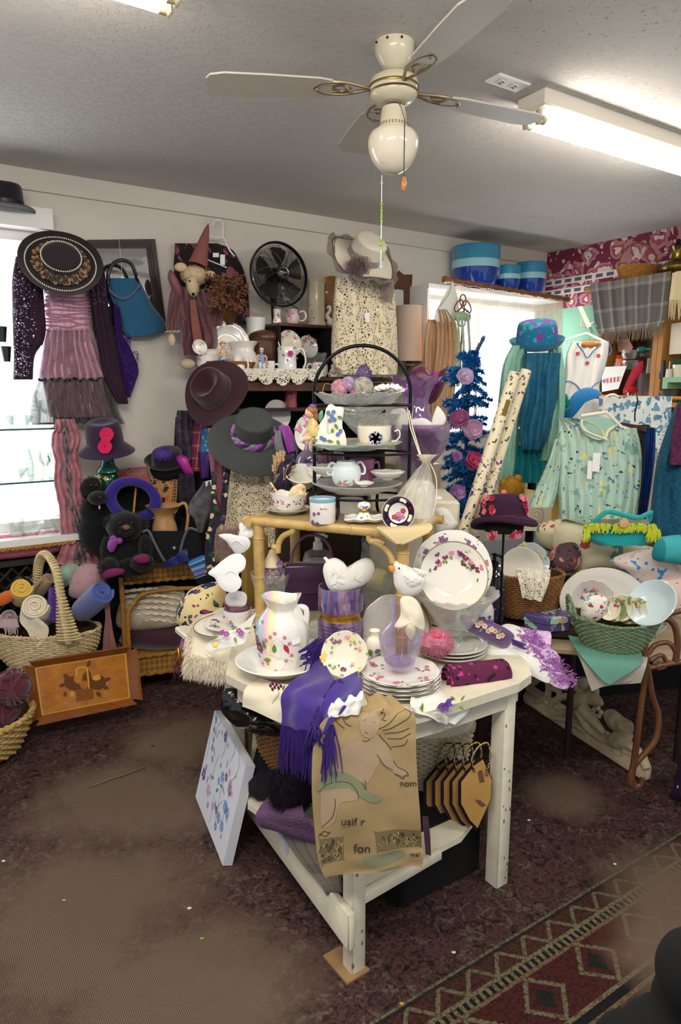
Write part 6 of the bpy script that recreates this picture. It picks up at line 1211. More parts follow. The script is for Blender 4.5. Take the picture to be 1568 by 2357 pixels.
ybl=Y(2.86);fm_=floral('mint_floral_chiffon','bdd6c4',[('26314a',.16,1),('5b7bb0',.20,1.3),('e3dc9c',.22,.9),('8fb6a6',.26,.8)],17,dist=1.0,r=.8)
b=M();b.rows([(962,1284,1335),(985,1284,1452),(1030,1284,1472),(1080,1286,1474),(1125,1285,1468),(1195,1288,1458)],ybl,.06,folds=9,amp=.008,nu=44);s1=M();s1.rows([(1010,1278,1294),(1060,1262,1292),(1120,1236,1285),(1168,1216,1274)],ybl,.035,folds=3,amp=.008,h=.02);s2=M();s2.rows([(985,1440,1466),(1040,1455,1477),(1110,1456,1476),(1195,1448,1466)],ybl,.03,folds=2,amp=.006,h=.02)
nk=M();nk.tube([ybl(1334,962,.05),ybl(1342,990,.07),ybl(1368,1008,.075),ybl(1392,1008,.075),ybl(1400,992,.07),ybl(1420,978,.06)],.009,n=8,sm=5,flat=.7);hg=M();hg.tube([ybl(1338,958,.06),ybl(1388,950,.06),ybl(1400,952,.06),ybl(1432,984,.07)],.007,n=8,sm=2);hg.tube([ybl(1340,966,.065),ybl(1345,990,.085),ybl(1398,1012,.085)],.005,n=6,sm=3);hg.tube([ybl(1396,952,.06),ybl(1390,935,.06),ybl(1396,914,.06),ybl(1412,908,.06),ybl(1424,914,.06)],.005,n=8,sm=4)
ins=M();ins.puff([(1342,962),(1400,962),(1420,980),(1396,1002),(1365,1002),(1346,985)],ybl,.004,h=.062,rings=3);tg=M();tg.flat=True;tg.prism([(1366,1042),(1383,1043),(1380,1086),(1363,1085)],ybl,.085,.087);tg2=M();tg2.flat=True;tg2.prism([(1354,1060),(1366,1061),(1362,1103),(1351,1102)],ybl,.081,.083)
thing('chiffon_blouse','mint green floral chiffon blouse on a cream hanger with white tags','blouse',[('body',b,fm_),('left_sleeve',s1,fm_),('right_sleeve',s2,fm_),('gathered_neck',nk,fm_),('inner_back',ins,mt('mint_lining','9dbfae',.9)),('hanger',hg,mt('cream_plastic','e6dcc6',.4)),('price_tag',tg,TAG),('care_tag',tg2,TAG)])
m=M();ysw=Y(2.70);m.rows([(925,1560,1640),(960,1545,1650),(1050,1515,1660),(1150,1500,1660),(1235,1494,1660)],ysw,.07,folds=3,amp=.014);m.furball(ysw(1540,1090,.05),(.05,.02,.22),500,.014,.001);s_=M();s_.rows([(935,1558,1600),(1000,1546,1600),(1070,1540,1600)],ysw,.03,folds=2,amp=.008,h=.075)
thing('boucle_sweater','teal boucle sweater with purple scarf at the right edge','sweater',[('sweater',m,mt('teal_boucle','0f4f68',.95,v=.35,vs=60,b=('v',90,.8))),('purple_scarf',s_,mt('purple_boucle','5c2148',.95,v=.5,vs=60,b=('v',90,.8)))])
m=M();ysc=Y(3.3);m.puff([(1352,975),(1362,962),(1378,962),(1384,985),(1376,1004),(1354,1000)],ysc,.03);one('red_print_scarf','red and cream patterned scarf glimpsed behind the cream hanger','scarf',m,floral('red_print','b8271f',[('efe6d2',.3,1),('d8792a',.2,1.4)],24))
# ================================================================ right wall shelf unit and its wares
def rbox(m,s0,s1,z0,z1,o0,o1,bev=0):c=CORNER+NX*(s0+s1)/2-AX*(o0+o1)/2;m.box((c.x,c.y,(z0+z1)/2),(s1-s0,o1-o0,z1-z0),Matrix((NX,AX,UP)).transposed(),bev)
def rs(px,py,off):return(WR(off)(px,py)-CORNER).dot(NX)
tz=WR(.30)(1450,648).z;r0,r1=rs(1352,700,.25),rs(1640,700,.25);pine=wood('pine_shelf','a06a32','bd8646',5,'Z');dk=wood('dark_panel','4a2f1a','6a4526',5,'Z')
m=M();m.flat=True;rbox(m,r0,r1,tz-.02,tz,.02,.30);b_=M();b_.flat=True;rbox(b_,r0,r1,.9,tz-.02,.01,.03);up=M();up.flat=True
for px in(1375,1500,1512):s_=rs(px,850,.25);rbox(up,s_,s_+.035,.9,tz-.02,.04,.26)
s3=M();s3.flat=True;rbox(s3,r0,r1,WR(.2)(1450,925).z-.03,WR(.2)(1450,925).z,.03,.27)
thing('wall_shelf','brown wooden wall shelf unit on the right behind the hanging shawls','shelf',[('top_board',m,pine),('back_panel',b_,dk),('uprights',up,pine),('lower_board',s3,pine)])
def pw(px,py,off):return WR(off)(px,py)
wr_=WR(.32);m=M();m.ribbon([(wr_(1358,655),wr_(1546,624)),(wr_(1364,700),wr_(1540,680)),(wr_(1372,750),wr_(1534,728)),(wr_(1378,768),wr_(1526,750))],nc=30,folds=7,amp=.006,th=.004);f=M();f.fringe(wr_(1382,768),wr_(1526,749),90,.085,.0022,jit=.3)
thing('fringed_shawl','grey woven shawl with fringe hanging from the right wall shelf','shawl',[('cloth',m,stripes('taupe_jacquard',[(0,'7a726c'),(.13,'97908a'),(.18,'54504e'),(.45,'8b837c'),(.5,'5c5755'),(.8,'9a928a'),(.86,'736b66')],1,'V',cross=(6,[(0,'6e6862'),(.5,'a19a92'),(.7,'5a5552')]),dist=.06)),('fringe',f,mt('taupe_fringe','9a8772',.9))])
m=M();m.ribbon([(wr_(1548,628,.03),wr_(1600,615,.03)),(wr_(1540,690,.03),wr_(1600,690,.03))],nc=10,folds=3,amp=.008,th=.004);m.fringe(wr_(1541,690,.03),wr_(1600,690,.03),26,.13,.004);one('cream_shawl','cream fringed shawl at the far right of the shelf','shawl',m,mt('cream_wool_shawl','dccba2',.9))
b0=pw(1466,648,.16);b0.z=tz+.002;b,li,rm_=basketm(b0,[(.09,0),(.11,.04),(.135,.11)],1,.8,.006,20,.005,rimr=.008,turns=22);h=M();h.braid([b0+V((.135*cos(a),0,.11+.16*sin(a)))for a in[PI*i/30 for i in range(31)]],.007,10,closed=False)
thing('handled_basket','round wicker basket with thin arched handle on the right wall shelf','basket',[('woven_sides',b,wick),('inside',li,LIN),('rim',rm_,wick),('handle',h,wickd)])
m=M();b0=pw(1556,628,.16);b0.z=tz+.002;m.lathe([(0,.003),(.06,0),(.10,.03),(.105,.07),(.07,.10),(.035,.12),(.03,.17),(.05,.20),(0,.21)],b0,n=30);s_=M();s_.lathe([(0,.2),(.03,.2),(.012,.225),(.016,.24),(0,.25)],b0,n=20)
thing('brass_kettle','dark brass lidded pot at the right edge of the wall shelf','pot',[('body',m,mt('dark_brass','8a7238',.25,me=.9)),('finial',s_,BLKM)])
wr2=WR(.20)
m=M();m.flat=True;m.prism([(1385,845),(1443,842),(1424,895),(1386,902)],WR(.28),0,.008);s_=M();s_.flat=True;s_.prism([(1388,872),(1430,866),(1428,878),(1388,883)],WR(.28),.0085,.010);thing('embroidered_towel','white towel with red cross-stitch band on the right shelf','towel',[('cloth',m,WHT),('stitched_band',s_,stripes('cross_stitch',[(0,'b54a55'),(.5,'e9d6d4')],60,'X',cross=(70,[(0,'b54a55'),(.5,'eadcda')]),coord='Object'))])
c=pw(1428,850,.17);k=.0026;m=M();m.lathe([(0,0),(.036,0),(.036,.11),(.03,.12),(0,.12)],c-V((0,0,.02)),n=24);bd_=M();bd_.lathe([(.0365,.062),(.0368,.09),(.0365,.092)],c-V((0,0,.02)),n=24);rf_=fr(-AX);t1=text_m('QUA',.030,c-AX*.038+V((0,0,.032)),rf_,.0004,.8);t2_=text_m('OF',.026,c-AX*.038+V((0,0,.004)),rf_,.0004,.8)
thing('red_tin','red tin with white lettering and orange band in the right shelf','tin',[('can',m,mt('red_tin_paint','c02a22',.35)),('orange_band',bd_,mt('orange_label','d9772a',.4)),('lettering',t1,TAG),('lettering',t2_,TAG)])
m=M();c=pw(1448,826,.20);m.lathe([(0,0),(.04,.0),(.052,.03),(.05,.06),(.0,.05)],c,n=24,mod=lambda a,r,z,v:(r*(1+.03*cos(8*a)),z));one('glass_dish','smoky glass dish stacked above the red and white towel','dish',m,CUT)
m=M();m.lathe([(0,0),(.03,0),(.05,.03),(.055,.06),(.0,.05)],pw(1450,850,.22),n=24);one('glass_dish','second smoky glass dish below the upper glass dish','dish',m,CUT)
m=M();m.puff([(1478,830),(1480,850),(1462,880),(1444,908),(1434,900),(1450,862),(1458,848)],WR(.26),.012);one('red_cloth','folded bright red cloth hanging beside the embroidered towel','cloth',m,mt('bright_red_cloth','a8142a',.8))
c=pw(1454,906,.24);m=M();m.lathe([(0,.03),(.035,.03),(.045,.02),(.042,.01),(.03,.045),(.012,.055),(0,.06)],c,n=24);m2=M();m2.lathe([(0,0),(.03,0),(.032,.02),(0,.02)],c-V((0,0,.012)),n=24);thing('red_lantern','small red enamel lantern above the printed cloth','lantern',[('red_cap',m,mt('red_enamel','c4221c',.2,coat=.6)),('glass_base',m2,CLEAR)])
for px,py,H,mm,lab in((1496,842,.10,mt('grey_tin','6d6a64',.4,me=.6),'grey metal grater hanging in the right shelf'),(1524,850,.12,mt('dark_steel','43444a',.4,me=.6),'dark metal utensil hanging right of the grater'),(1540,860,.06,mt('white_enamel','d9d4ca',.4),'white ladle hanging in the right shelf')):
 m=M();c=pw(px,py,.24);m.lathe([(0,-H/2),(.022,-H/2),(.018,H/2),(0,H/2)],c,n=14);m.tube([c+V((0,0,H/2)),c+V((0,0,H/2+.05))],.004,n=5);one('kitchen_tool',lab,'utensil',m,mm,'kitchen tools in the right shelf')
m=M();m.ball(pw(1478,804,.24),(.035,.03,.022),n=14);m.tube([pw(1478,804,.24),pw(1500,803,.24)],.008,n=6);one('teal_handle_tool','tool with rounded teal handle on the right shelf','utensil',m,mt('teal_plastic','1d6f70',.4))
m=M();m.flat=True;m.prism([(1546,745),(1600,738),(1600,812),(1540,816)],WR(.22),0,.01);one('printed_card','cream card with small red print at the right edge of the shelf','card',m,floral('red_printed_card','e6dcc8',[('c9444a',.16,1)],14,dist=.2))
m=M();m.flat=True;m.prism([(1420,782),(1448,780),(1458,800),(1448,812),(1424,810)],WR(.12),0,.02);one('cat_mask','pinkish wooden cut-out with dark eyes under the grey shawl','ornament',m,mt('pink_wood','b98a78',.6))
m=M();m.flat=True;rbox(m,rs(1530,870,.25),rs(1640,870,.25),pw(1550,880,.25).z,pw(1550,868,.25).z,.05,.27);rbox(m,rs(1530,870,.25),rs(1542,870,.25),pw(1550,895,.25).z,pw(1550,880,.25).z,.05,.27);one('green_stool','pale green painted stool at the right edge of the shelf','stool',m,mt('pale_green_paint','8fbf94',.5))
m=M();m.lathe([(0,0),(.05,0),(.065,.04),(.06,.04),(0,.012)],pw(1540,912,.27),n=24);one('metal_bowl','grey metal bowl under the green stool','bowl',m,mt('grey_tin','6d6a64',.4,me=.6))
m=M();m.lathe([(0,0),(.03,0),(.04,.08),(.036,.08),(0,.02)],pw(1560,868,.2),n=20);l_=M()
for i in range(7):l_.leaf(pw(1560,838,.2),V((0,-1,.5)),V((cos(i),0,sin(i))),.05,.025)
thing('cream_planter','cream pot with dark green leaves on the green stool','plant pot',[('pot',m,CREAMP),('leaves',l_,mt('dark_leaf','2c5a34',.5))])
# ================================================================ RIGHT MIDDLE
for k,(a,b,r,lab)in enumerate(((P(1186,858,2.56),P(1066,1228,2.51),.022,'nearer roll of cream floral paper leaning left of the mannequin'),(P(1212,852,2.63),P(1098,1215,2.58),.020,'second roll of cream floral paper just behind the first'))):
 b=a+(b-a)*((a.z-.73)/(a.z-b.z));m=M();m.tube([a,b],r,n=20,cap=False);sp=M();d=(b-a).normalized();x_=d.orthogonal().normalized();y_=d.cross(x_);sp.tube([a+(x_*cos(t)+y_*sin(t))*r*(.98-t*.03)for t in[q*.5 for q in range(50)]],.0012,n=4);parts=[('paper',m,floral('violet_border_paper','e8dbb8',[('5a3a7a',.22,1),('3f5530',.22,1.1),('8a3f5c',.18,1.2),('40243a',.15,1.4)],26,dist=.9,r=.5)),('rolled_edge',sp,CRM)]
 if k==0:t=M();t.flat=False;n_=V((.25,-1,.2)).normalized();c=a.lerp(b,.14)+n_*.0225;y2=(a-b).normalized();x2=y2.cross(n_).normalized();t.sheet([[c+y2*j*.03+x2*i*.009-n_*abs(i)**2*.0018 for i in(-1,0,1)]for j in(-1,0,1)],.0008);parts.append(('gold_label',t,mt('gold_label','8a7434',.3,me=.7)))
 thing('paper_roll',lab,'wrapping paper',parts,'rolls of floral paper')
yc=Y(2.44);c=yc(1160,1204);k=yc.k(1160,1200);cm,bm,rt=hatm(c+V((0,0,.012)),V((0,.28,1)),72*k,54*k,.090,brim=lambda a,t:-.012*t+.008*sin(2*a)*t,th=.010,topr=.78);pk_=M();ck=mt('aubergine_crochet','3c1836',.95,b=('knit',60,1))
for th_ in(-2.35,-.75,.6,2.3):
 for q in range(12):a_=th_+R.uniform(-.3,.3);z_=R.uniform(.02,.075);pk_.petals(c+V((0,0,.012))+rt@V((54*k*cos(a_),54*k*sin(a_),z_)),rt@V((cos(a_),sin(a_),.2)),.013,5,q%2,cup=.2,ph=q)
pk_.ball(c+V((0,.02,.108)),.012,n=8)
rm_=M();rm_.tube(ringpts(c,70*k,70*k,50,rt,-.002,mod=lambda a:.008*sin(2*a)),.010,n=8,closed=True);rp=M();rp.tube([c+rt@V((56*k*cos(a),56*k*sin(a),.020))for a in[PI+i*PI/30 for i in range(31)]],.006,n=6)
und=M()
for px,py in((1132,1232),(1186,1228)):
 for q in range(8):und.petals(yc(px+R.uniform(-9,9),py+R.uniform(-7,7),.112+.001*q),V((0,-1,-.2)),.011,4,q%2,cup=.1,ph=q)
sn=M();s0=V((c.x-.004,c.y-.02,.724));sn.tube([s0,V((s0.x,s0.y,c.z+.06))],.0045,n=8);sn.lathe([(0,.012),(.045,.008),(.05,0),(0,0)],s0,n=28);hd=M();hd.lathe([(0,-.03),(44*k,-.028),(46*k,.0),(30*k,.05),(0,.07)],c,n=28)
pcs=[mt('salmon_crochet','d9717c',.95),mt('crimson_crochet','9c2440',.95)]
thing('crochet_hat','purple and pink crocheted hat on a thin black stand','hat',[('crown',cm,ck),('brim',bm,ck),('salmon_squares',pk_,pcs),('brim_edge',rm_,ck),('salmon_band',rp,pcs[0]),('lower_squares',und,pcs),('inside',hd,DARKIN),('display_stand',sn,BLKM)])
m=M();m.flat=True;pg_=PL(Y(3.05)(1240,1180),V((-.25,-1,.2)));m.prism([(1192,1122),(1288,1138),(1283,1222),(1192,1222)],pg_,-.02,0);i_=M();i_.flat=True;i_.prism([(1200,1130),(1272,1142),(1268,1222),(1200,1222)],pg_,.0005,.002);e_=M()
for r in(20,14,7):e_.tube([pg_(1236+r*.8*cos(a),1184+r*sin(a),.003)for a in[q*PI/12 for q in range(24)]],.0012,n=4,closed=True)
thing('gold_framed_print','gold-framed print of a round motif behind the crochet hat','picture',[('gold_frame',m,mt('gold_leaf_frame','b98f35',.35,me=.5)),('print',i_,mt('ivory_print','ddd2b8',.6)),('round_motif',e_,mt('sepia_ink','8d7c6a',.7))])
m=M();yy=Y(3.02);m.ball(yy(1178,1122),(.055,.03,.045),n=12,nz=.3);m.furball(yy(1178,1122),(.056,.032,.048),600,.016,.001);m.ball(yy(1160,1112),.022,n=8);m.ball(yy(1192,1102),.02,n=8);one('mustard_plush','mustard yellow plush toy beside the gold-framed print','plush toy',m,mt('mustard_plush','a87a1c',.95))
def quilt(name,label,poly,y,bulge,mat,nz=.012,cat='pillow',**k):m=M();m.puff(poly,Y(y),bulge,nz=nz,ns=9,rings=9,**k);return one(name,label,cat,m,mat)
fq=floral('rose_chintz','d9cfae',[('c4463f',.24,.8),('7d9a7e',.30,1),('e08f74',.18,1.1),('55755f',.16,1.3)],9,dist=1.0,r=.85)
quilt('floral_pillow','rose chintz pillow behind the blue and cream plates',[(1235,1215),(1260,1200),(1300,1195),(1318,1225),(1310,1262),(1270,1270),(1240,1250)],3.0,.08,fq)
quilt('floral_quilt','cream quilt with red and green flowers under the turquoise bag',[(1280,1200),(1340,1205),(1440,1245),(1520,1265),(1480,1285),(1400,1310),(1330,1320),(1280,1300)],2.88,.10,floral('cream_chintz','e0d6b4',[('bb4a4a',.18,.8),('7f9c8c',.26,1),('dfe6d6',.2,1.2)],8,dist=1.0,r=.85),cat='quilt')
quilt('mint_print_cloth','mint floral cloth bunched above the cream quilt',[(1285,1190),(1310,1182),(1350,1190),(1370,1215),(1340,1230),(1300,1225)],2.98,.06,fm_,nz=.02,cat='cloth')
quilt('silk_flower_bunch','dusky pink fabric flowers with dark ribbon behind the oval platter',[(1262,1300),(1268,1270),(1290,1252),(1325,1250),(1338,1275),(1328,1305),(1290,1320)],2.78,.06,floral('dusky_flower_cloth','5a4044',[('d98a86',.34,.8),('2c2d3a',.3,1),('a04a4e',.2,1.2)],16,dist=1.2),nz=.03,cat='artificial flowers')
quilt('blue_print_quilt','folded quilt with bright blue scroll print on the right',[(1405,1290),(1460,1268),(1520,1262),(1600,1270),(1600,1330),(1520,1345),(1465,1352),(1440,1320)],2.66,.06,floral('blue_scroll_print','d3c2bb',[('2b86bf',.26,1),('c3a9a0',.3,.8)],15,dist=1.4,r=.85),cat='quilt')
quilt('pink_scroll_cloth','pale pink scroll-patterned cloth behind the blue dish',[(1490,1345),(1560,1318),(1620,1310),(1620,1420),(1540,1420),(1500,1390)],2.62,.06,floral('pink_scroll_print','dcc0b4',[('b98474',.2,1)],20,dist=1.6),cat='cloth')
quilt('turquoise_cloth','folded turquoise checked cloth at the right edge',[(1502,1285),(1510,1248),(1545,1232),(1610,1238),(1610,1298),(1540,1296)],2.55,.05,stripes('turquoise_check',[(0,'137f88'),(.5,'2a9aa0')],8,'X',cross=(8,[(0,'137f88'),(.5,'46aaae')]),coord='Object'),nz=.006,cat='cloth')
yg_=Y(2.70);b=M();b.rows([(1206,1352,1505),(1222,1342,1518),(1240,1346,1516),(1256,1380,1490)],yg_,.06,nu=24,sub=5,pw=.5);h=M();h.tube([yg_(1362,1208,.03),yg_(1378,1192,.04),yg_(1400,1178,.04),yg_(1440,1186,.04),yg_(1470,1192,.04),yg_(1500,1180,.04),yg_(1495,1200,.03)],.010,n=8,sm=4);fr3=M()
for i in range(300):
 px=R.uniform(1342,1514);p=yg_(px,R.uniform(1204,1216),.062);q=yg_(px+R.uniform(-12,12),R.uniform(1213,1229)+(22 if px>1490 or px<1352 else 0),.078);fr3.tube([p,p.lerp(q,.5)+V((0,-.008,.004)),q],[.002,.003,.0015],n=4,cap=False)
bt=M();bt.lathe([(0,.006),(.018,.004),(.018,0),(0,0)],yg_(1436,1204,.085),fr((0,-1,0)),n=20)
thing('fringed_felt_bag','turquoise felt bag with lime green fringe and wooden button','handbag',[('bag_body',b,felt('turquoise_felt','0d9c9c')),('handle',h,felt('turquoise_felt','0d9c9c')),('lime_fringe',fr3,mt('lime_yarn','b9c22c',.9)),('wooden_button',bt,mt('pale_wood_button','cfa377',.5))])
bo=Y(2.66)(1212,1412);prof=[(.10,0),(.115,.02),(.128,.10),(.140,.17)];b,li,rm_=basketm(bo,prof,1,.7,.005,28,.004,rimr=.008,turns=30)
thing('brown_basket','brown wicker basket holding plates, left of the oval platter','basket',[('woven_sides',b,wickd),('inside',li,LIN),('rim',rm_,wickd)])
PV=lambda px,py,y:Y(y)(px,py)
def plp(name,label,cpx,cpy,Rpx,y,nrm,mat=PORC,deco=(),**k):return plt(name,label,cpx,cpy,Rpx,0,nrm=nrm,mat=mat,deco=deco,pl=Y(y),**k)
plp('blue_plate','pale blue scalloped plate standing at the back of the brown basket',1216,1296,46,2.72,(.1,-1,.35),mt('pale_blue_glaze','bfcdd0',.15,coat=.5),(.6,1.6,2.6),col=(5,),sc__=(10,.03))
plp('cream_plate','cream plate with grey-green leaves in the brown basket',1198,1310,50,2.64,(.05,-1,.35),CREAMP,(4.3,4.9),col=(3,),q=.4,s=.012)
m=M();m.ribbon([(PV(1188,1306,2.52),PV(1268,1312,2.52)),(PV(1196,1340,2.50),PV(1262,1345,2.50)),(PV(1202,1376,2.50),PV(1246,1384,2.50))],nc=20,folds=2,amp=.008,th=.002,nz=.003);one('lace_cloth','white lace cloth draped over the front of the brown basket','lace',m,lace('net_lace','e9e0cd',130,.16))
tablebox('side_bench','low bench carrying the green wicker basket',1.16,2.62,.62,.50,.645,-14,mt('pale_bench','b5a184',.6),mt('dark_leg','2a2018',.6),skip=((-1,-1),(-1,1)))
plp('oval_platter','large oval white platter with gilt rim and handles behind the green basket',1388,1386,80,2.62,(-.05,-1,.42),mt('ivory_porcelain','dcd7cd',.12,coat=.6),(),sx=1.28,rim=.0016)
plp('scalloped_bowl','pearly scalloped bowl standing in the green basket',1360,1388,50,2.50,(-.05,-1,.45),mt('lustre_porcelain','d8cfc6',.15,coat=.7),(1.2,1.9,2.6),sc__=(12,.05),depth=.035,s=.007,q=.5)
bo=V(Y(2.34)(1412,1500));bo.z=max(bo.z,.66);prof=[(.075,0),(.10,.01),(.135,.07),(.16,.125)]
b,li,rm_=basketm(bo,prof,1.0,.66,.0042,28,.004,rimr=.007,turns=34,mod=lambda a,t,v:.022*cos(a)**2*v);gw=mt('sage_wicker','6a7f5c',.5,v=.3,vs=60);h=M();h.braid([bo+V((-.155,.0,.14))+V((-.02*sin(t*PI),0,.07*sin(t*PI)))+V((0,(t-.5)*.10,0))for t in[i/24 for i in range(25)]],.007,8,closed=False)
thing('green_basket','sage green oval wicker basket full of saucers on the right bench','basket',[('woven_sides',b,gw),('inside',li,LIN),('rim',rm_,gw),('side_handle',h,gw)])
for i,(px,py,r,y,nx,lab,mat)in enumerate(((1408,1402,27,2.36,-.9,'first saucer from the patterned cloth in the green basket',CREAMP),(1420,1404,28,2.36,-.8,'second saucer from the patterned cloth in the green basket',mt('green_rim_china','a9b77c',.2,coat=.4)),(1434,1400,31,2.35,-.75,'third saucer from the patterned cloth, the tallest one',CREAMP),(1450,1408,29,2.35,-.7,'fourth saucer from the patterned cloth, tan-edged',mt('tan_china','dcc79c',.2,coat=.4)),(1464,1406,31,2.34,-.7,'saucer just left of the pale blue dish in the green basket',CREAMP))):plp('saucer',lab,px,py,r,y,(nx,-.8,.35),mat,(1,3),col=(9,3),group='saucers in the green basket',s=.007)
plp('serving_dish','pale blue shallow dish leaning at the right of the green basket',1508,1396,58,2.30,(-.70,-.42,.60),mt('powder_blue_glaze','c3d6da',.12,coat=.6),(),depth=.03,sc__=(8,.015))
quilt('patterned_cloth','small red, blue and cream patterned cloth in the green basket',[(1338,1420),(1345,1385),(1370,1370),(1398,1378),(1392,1410),(1370,1432)],2.36,.03,floral('folk_print','e6ddcf',[('b3303c',.28,1),('6fb3c6',.22,1.2),('2c2833',.16,1.4)],34),nz=.015,cat='cloth')
ya=Z(.655);m=M();m.ribbon([(PV(1308,1462,2.44),PV(1476,1492,2.34)),(PV(1322,1490,2.30),PV(1478,1508,2.28)),(PV(1345,1520,2.22),PV(1474,1530,2.21)),(PV(1386,1566,2.19),PV(1404,1576,2.19))],nc=16,nz=.004,th=.003);one('sage_napkin','sage green cloth hanging in a point below the green basket','napkin',m,mt('sage_cotton','5f9582',.85,b=('weave',250,.2)))
m=M()
for k in range(3):m.ribbon([(PV(1326+k*8,1500,2.30),PV(1480+k*6,1512,2.30)),(PV(1340+k*10,1530,2.235),PV(1478+k*5,1530,2.235)),(PV(1362+k*14,1590-k*6,2.225+.008*k),PV(1430+k*22,1562+k*4,2.225+.008*k))],nc=12,nz=.005,seed=k,th=.004)
one('folded_linens','stack of grey-white folded linens under the sage napkin','linens',m,mt('greyed_linen','b9b2a2',.9))
cb=PV(1258,1440,2.58);m=M();m.flat=True;r6=lambda s,z:[cb+V((s*cos(PI/3*i+.3),s*.82*sin(PI/3*i+.3),z))for i in range(6)];a0,a1=r6(.098,0),r6(.098,.035);m.add(a0+a1,[[5,4,3,2,1,0],list(range(6,12))]+[[i,(i+1)%6,6+(i+1)%6,6+i]for i in range(6)]);l_=M();l_.flat=True;a0,a1,a2=r6(.104,.032),r6(.104,.054),r6(.098,.058);l_.add(a0+a1+a2,[[5,4,3,2,1,0],list(range(12,18))]+[[j*6+i,j*6+(i+1)%6,j*6+6+(i+1)%6,j*6+6+i]for i in range(6)for j in(0,1)])
hx=floral('art_nouveau_paper','5d4f86',[('9fd0b4',.42,.8),('c9c2a6',.30,1),('7c7aa6',.3,.9)],17,dist=.9,r=.45);thing('hexagonal_box','hexagonal box papered in purple and mint leaves','box',[('box_base',m,hx),('lid',l_,hx)])
tablebox('low_table','dark low table beneath the brown basket and hexagonal box',cb.x-.02,cb.y+.12,.46,.34,cb.z-.003,-10,mt('shadow_wood','2c1f16',.7),skip=((-1,-1),(1,-1)))
bk_=M();bk_.flat=True;bk_.box((1.35,3.42,.38),(1.6,.04,.76),Matrix.Rotation(math.radians(12),3,'Z'));one('shade_backing','dark panel added for the shade under the display table','curtain',bk_,DARKIN)  # near-black panel added to stand in for shade behind the low table
PA,PB=Z(0)(1197,1607),Z(0)(1492,1800);d=(PB-PA);L=d.length;d.normalize();q=V((-d.y,d.x,0));q=-q if q.x>0 else q
ped=mt('antique_plaster','c4b292',.75,v=.25,vs=14,b=('n',30,.4));rmx=Matrix((d,q,UP)).transposed();m=M();m.box(PA+d*L/2+V((0,0,.035)),(L,.05,.07),rmx,.012);m.box(PA+d*L/2+V((0,0,.085)),(L*.96,.035,.04),rmx,.01)
CP=PL(PA-q*.0,q);CP.n=q if q.dot(V((0,-1,0)))>0 else-q;zz_=lambda pts:[(1180+a*.357,1440+b*.357)for a,b in pts];sc4=M();ch_=M()
for pts,r in(([(50,410),(120,480),(205,475),(235,390),(185,310),(120,330),(130,390)],.017),([(230,550),(280,480),(370,455),(405,510),(340,560),(250,575)],.017),([(55,440),(150,520),(260,590),(370,620),(480,690)],.016),([(250,545),(215,480),(250,410),(300,430),(290,490)],.014),([(100,400),(200,330),(290,330),(360,400)],.016),([(700,760),(770,780),(830,840),(868,920)],.02),([(640,790),(700,840),(725,800),(690,770)],.013),([(380,600),(470,640),(560,730),(660,760)],.014),([(330,560),(380,590),(450,560)],.014),([(60,380),(90,340),(140,300),(180,240),(160,200)],.016)):sc4.tube([CP(a,b,.014)for a,b in zz_(pts)],r,n=9,sm=6)
for pts,b_,h_ in(([(490,415),(545,430),(590,500),(560,525),(505,510),(480,460)],.022,.0),([(590,560),(650,540),(720,590),(780,630),(770,700),(690,700),(620,640)],.03,0),([(600,745),(640,690),(700,665),(780,700),(730,800),(660,800),(610,780)],.035,0),([(340,620),(400,560),(480,600),(620,740),(560,750)],.012,-.012),([(180,320),(300,250),(400,330),(420,420),(330,420),(240,400)],.014,-.014)):sc4.puff(zz_(pts),CP,b_,h=h_,nz=.008,ns=34)
for k in range(6):sc4.ball(CP(*zz_([(545+26*cos(k),560+26*sin(k))])[0],.028),.012,n=8)
ch_.puff(zz_([(428,420),(470,415),(496,460),(492,510),(465,548),(410,550),(385,522),(405,470)]),CP,.045,h=.01);ch_.ball(CP(*zz_([(465,372)])[0],.03),.030,n=16,nz=.12)
for pts,r in(([(425,450),(400,500),(375,530),(350,560)],[.018,.017,.014,.010]),([(440,425),(400,380),(375,330),(350,290)],[.018,.016,.013,.009]),([(450,530),(500,590),(545,640),(590,695)],[.030,.027,.019,.012]),([(425,545),(455,600),(480,660),(545,715)],[.027,.024,.017,.012]),([(500,430),(530,400),(540,440)],[.016,.016,.014])):ch_.tube([CP(a,b,.03)for a,b in zz_(pts)],r,n=10,sm=5)
thing('carved_pediment','antique plaster pediment of cherubs and scrolls standing on the floor at right','carving',[('base_moulding',m,ped),('scrollwork',sc4,ped),('cherub_figures',ch_,ped)])
rt3=wood('bent_rattan','4a2b18','7d5030',6,'Z',coat=.4);y_=Y(2.30);fm2=M()
for pts,r,cl in(([(1463,1812),(1455,1790),(1462,1740),(1474,1640),(1486,1540),(1484,1470),(1490,1436),(1520,1424),(1548,1432),(1560,1470),(1556,1520)],.012,0),([(1490,1530),(1502,1600),(1516,1650),(1510,1700),(1484,1735),(1462,1760),(1450,1790),(1456,1808),(1474,1806),(1478,1792)],.011,0),([(1492,1505),(1510,1484),(1540,1480),(1556,1500)],.009,0),([(1498,1520),(1520,1508),(1532,1518),(1530,1534),(1514,1538),(1508,1526)],.008,0),([(1486,1540),(1530,1530),(1600,1518)],.010,0),([(1500,1428),(1560,1408),(1620,1396)],.010,0),([(1484,1545),(1440,1560),(1350,1556)],.008,0)):fm2.tube([y_(px,py)for px,py in pts],r,n=9,sm=7)
thing('rattan_bench_end','scrolled brown rattan end frame beside the green basket','stand',[('rattan_frame',fm2,rt3),('wire_scrolls',(lambda w:(w.tube([Y(2.34)(px,py)for px,py in[(1496,1448),(1512,1458),(1530,1448),(1536,1436),(1520,1444),(1508,1468)]],.003,n=5,sm=5),w)[1])(M()),STEEL)])
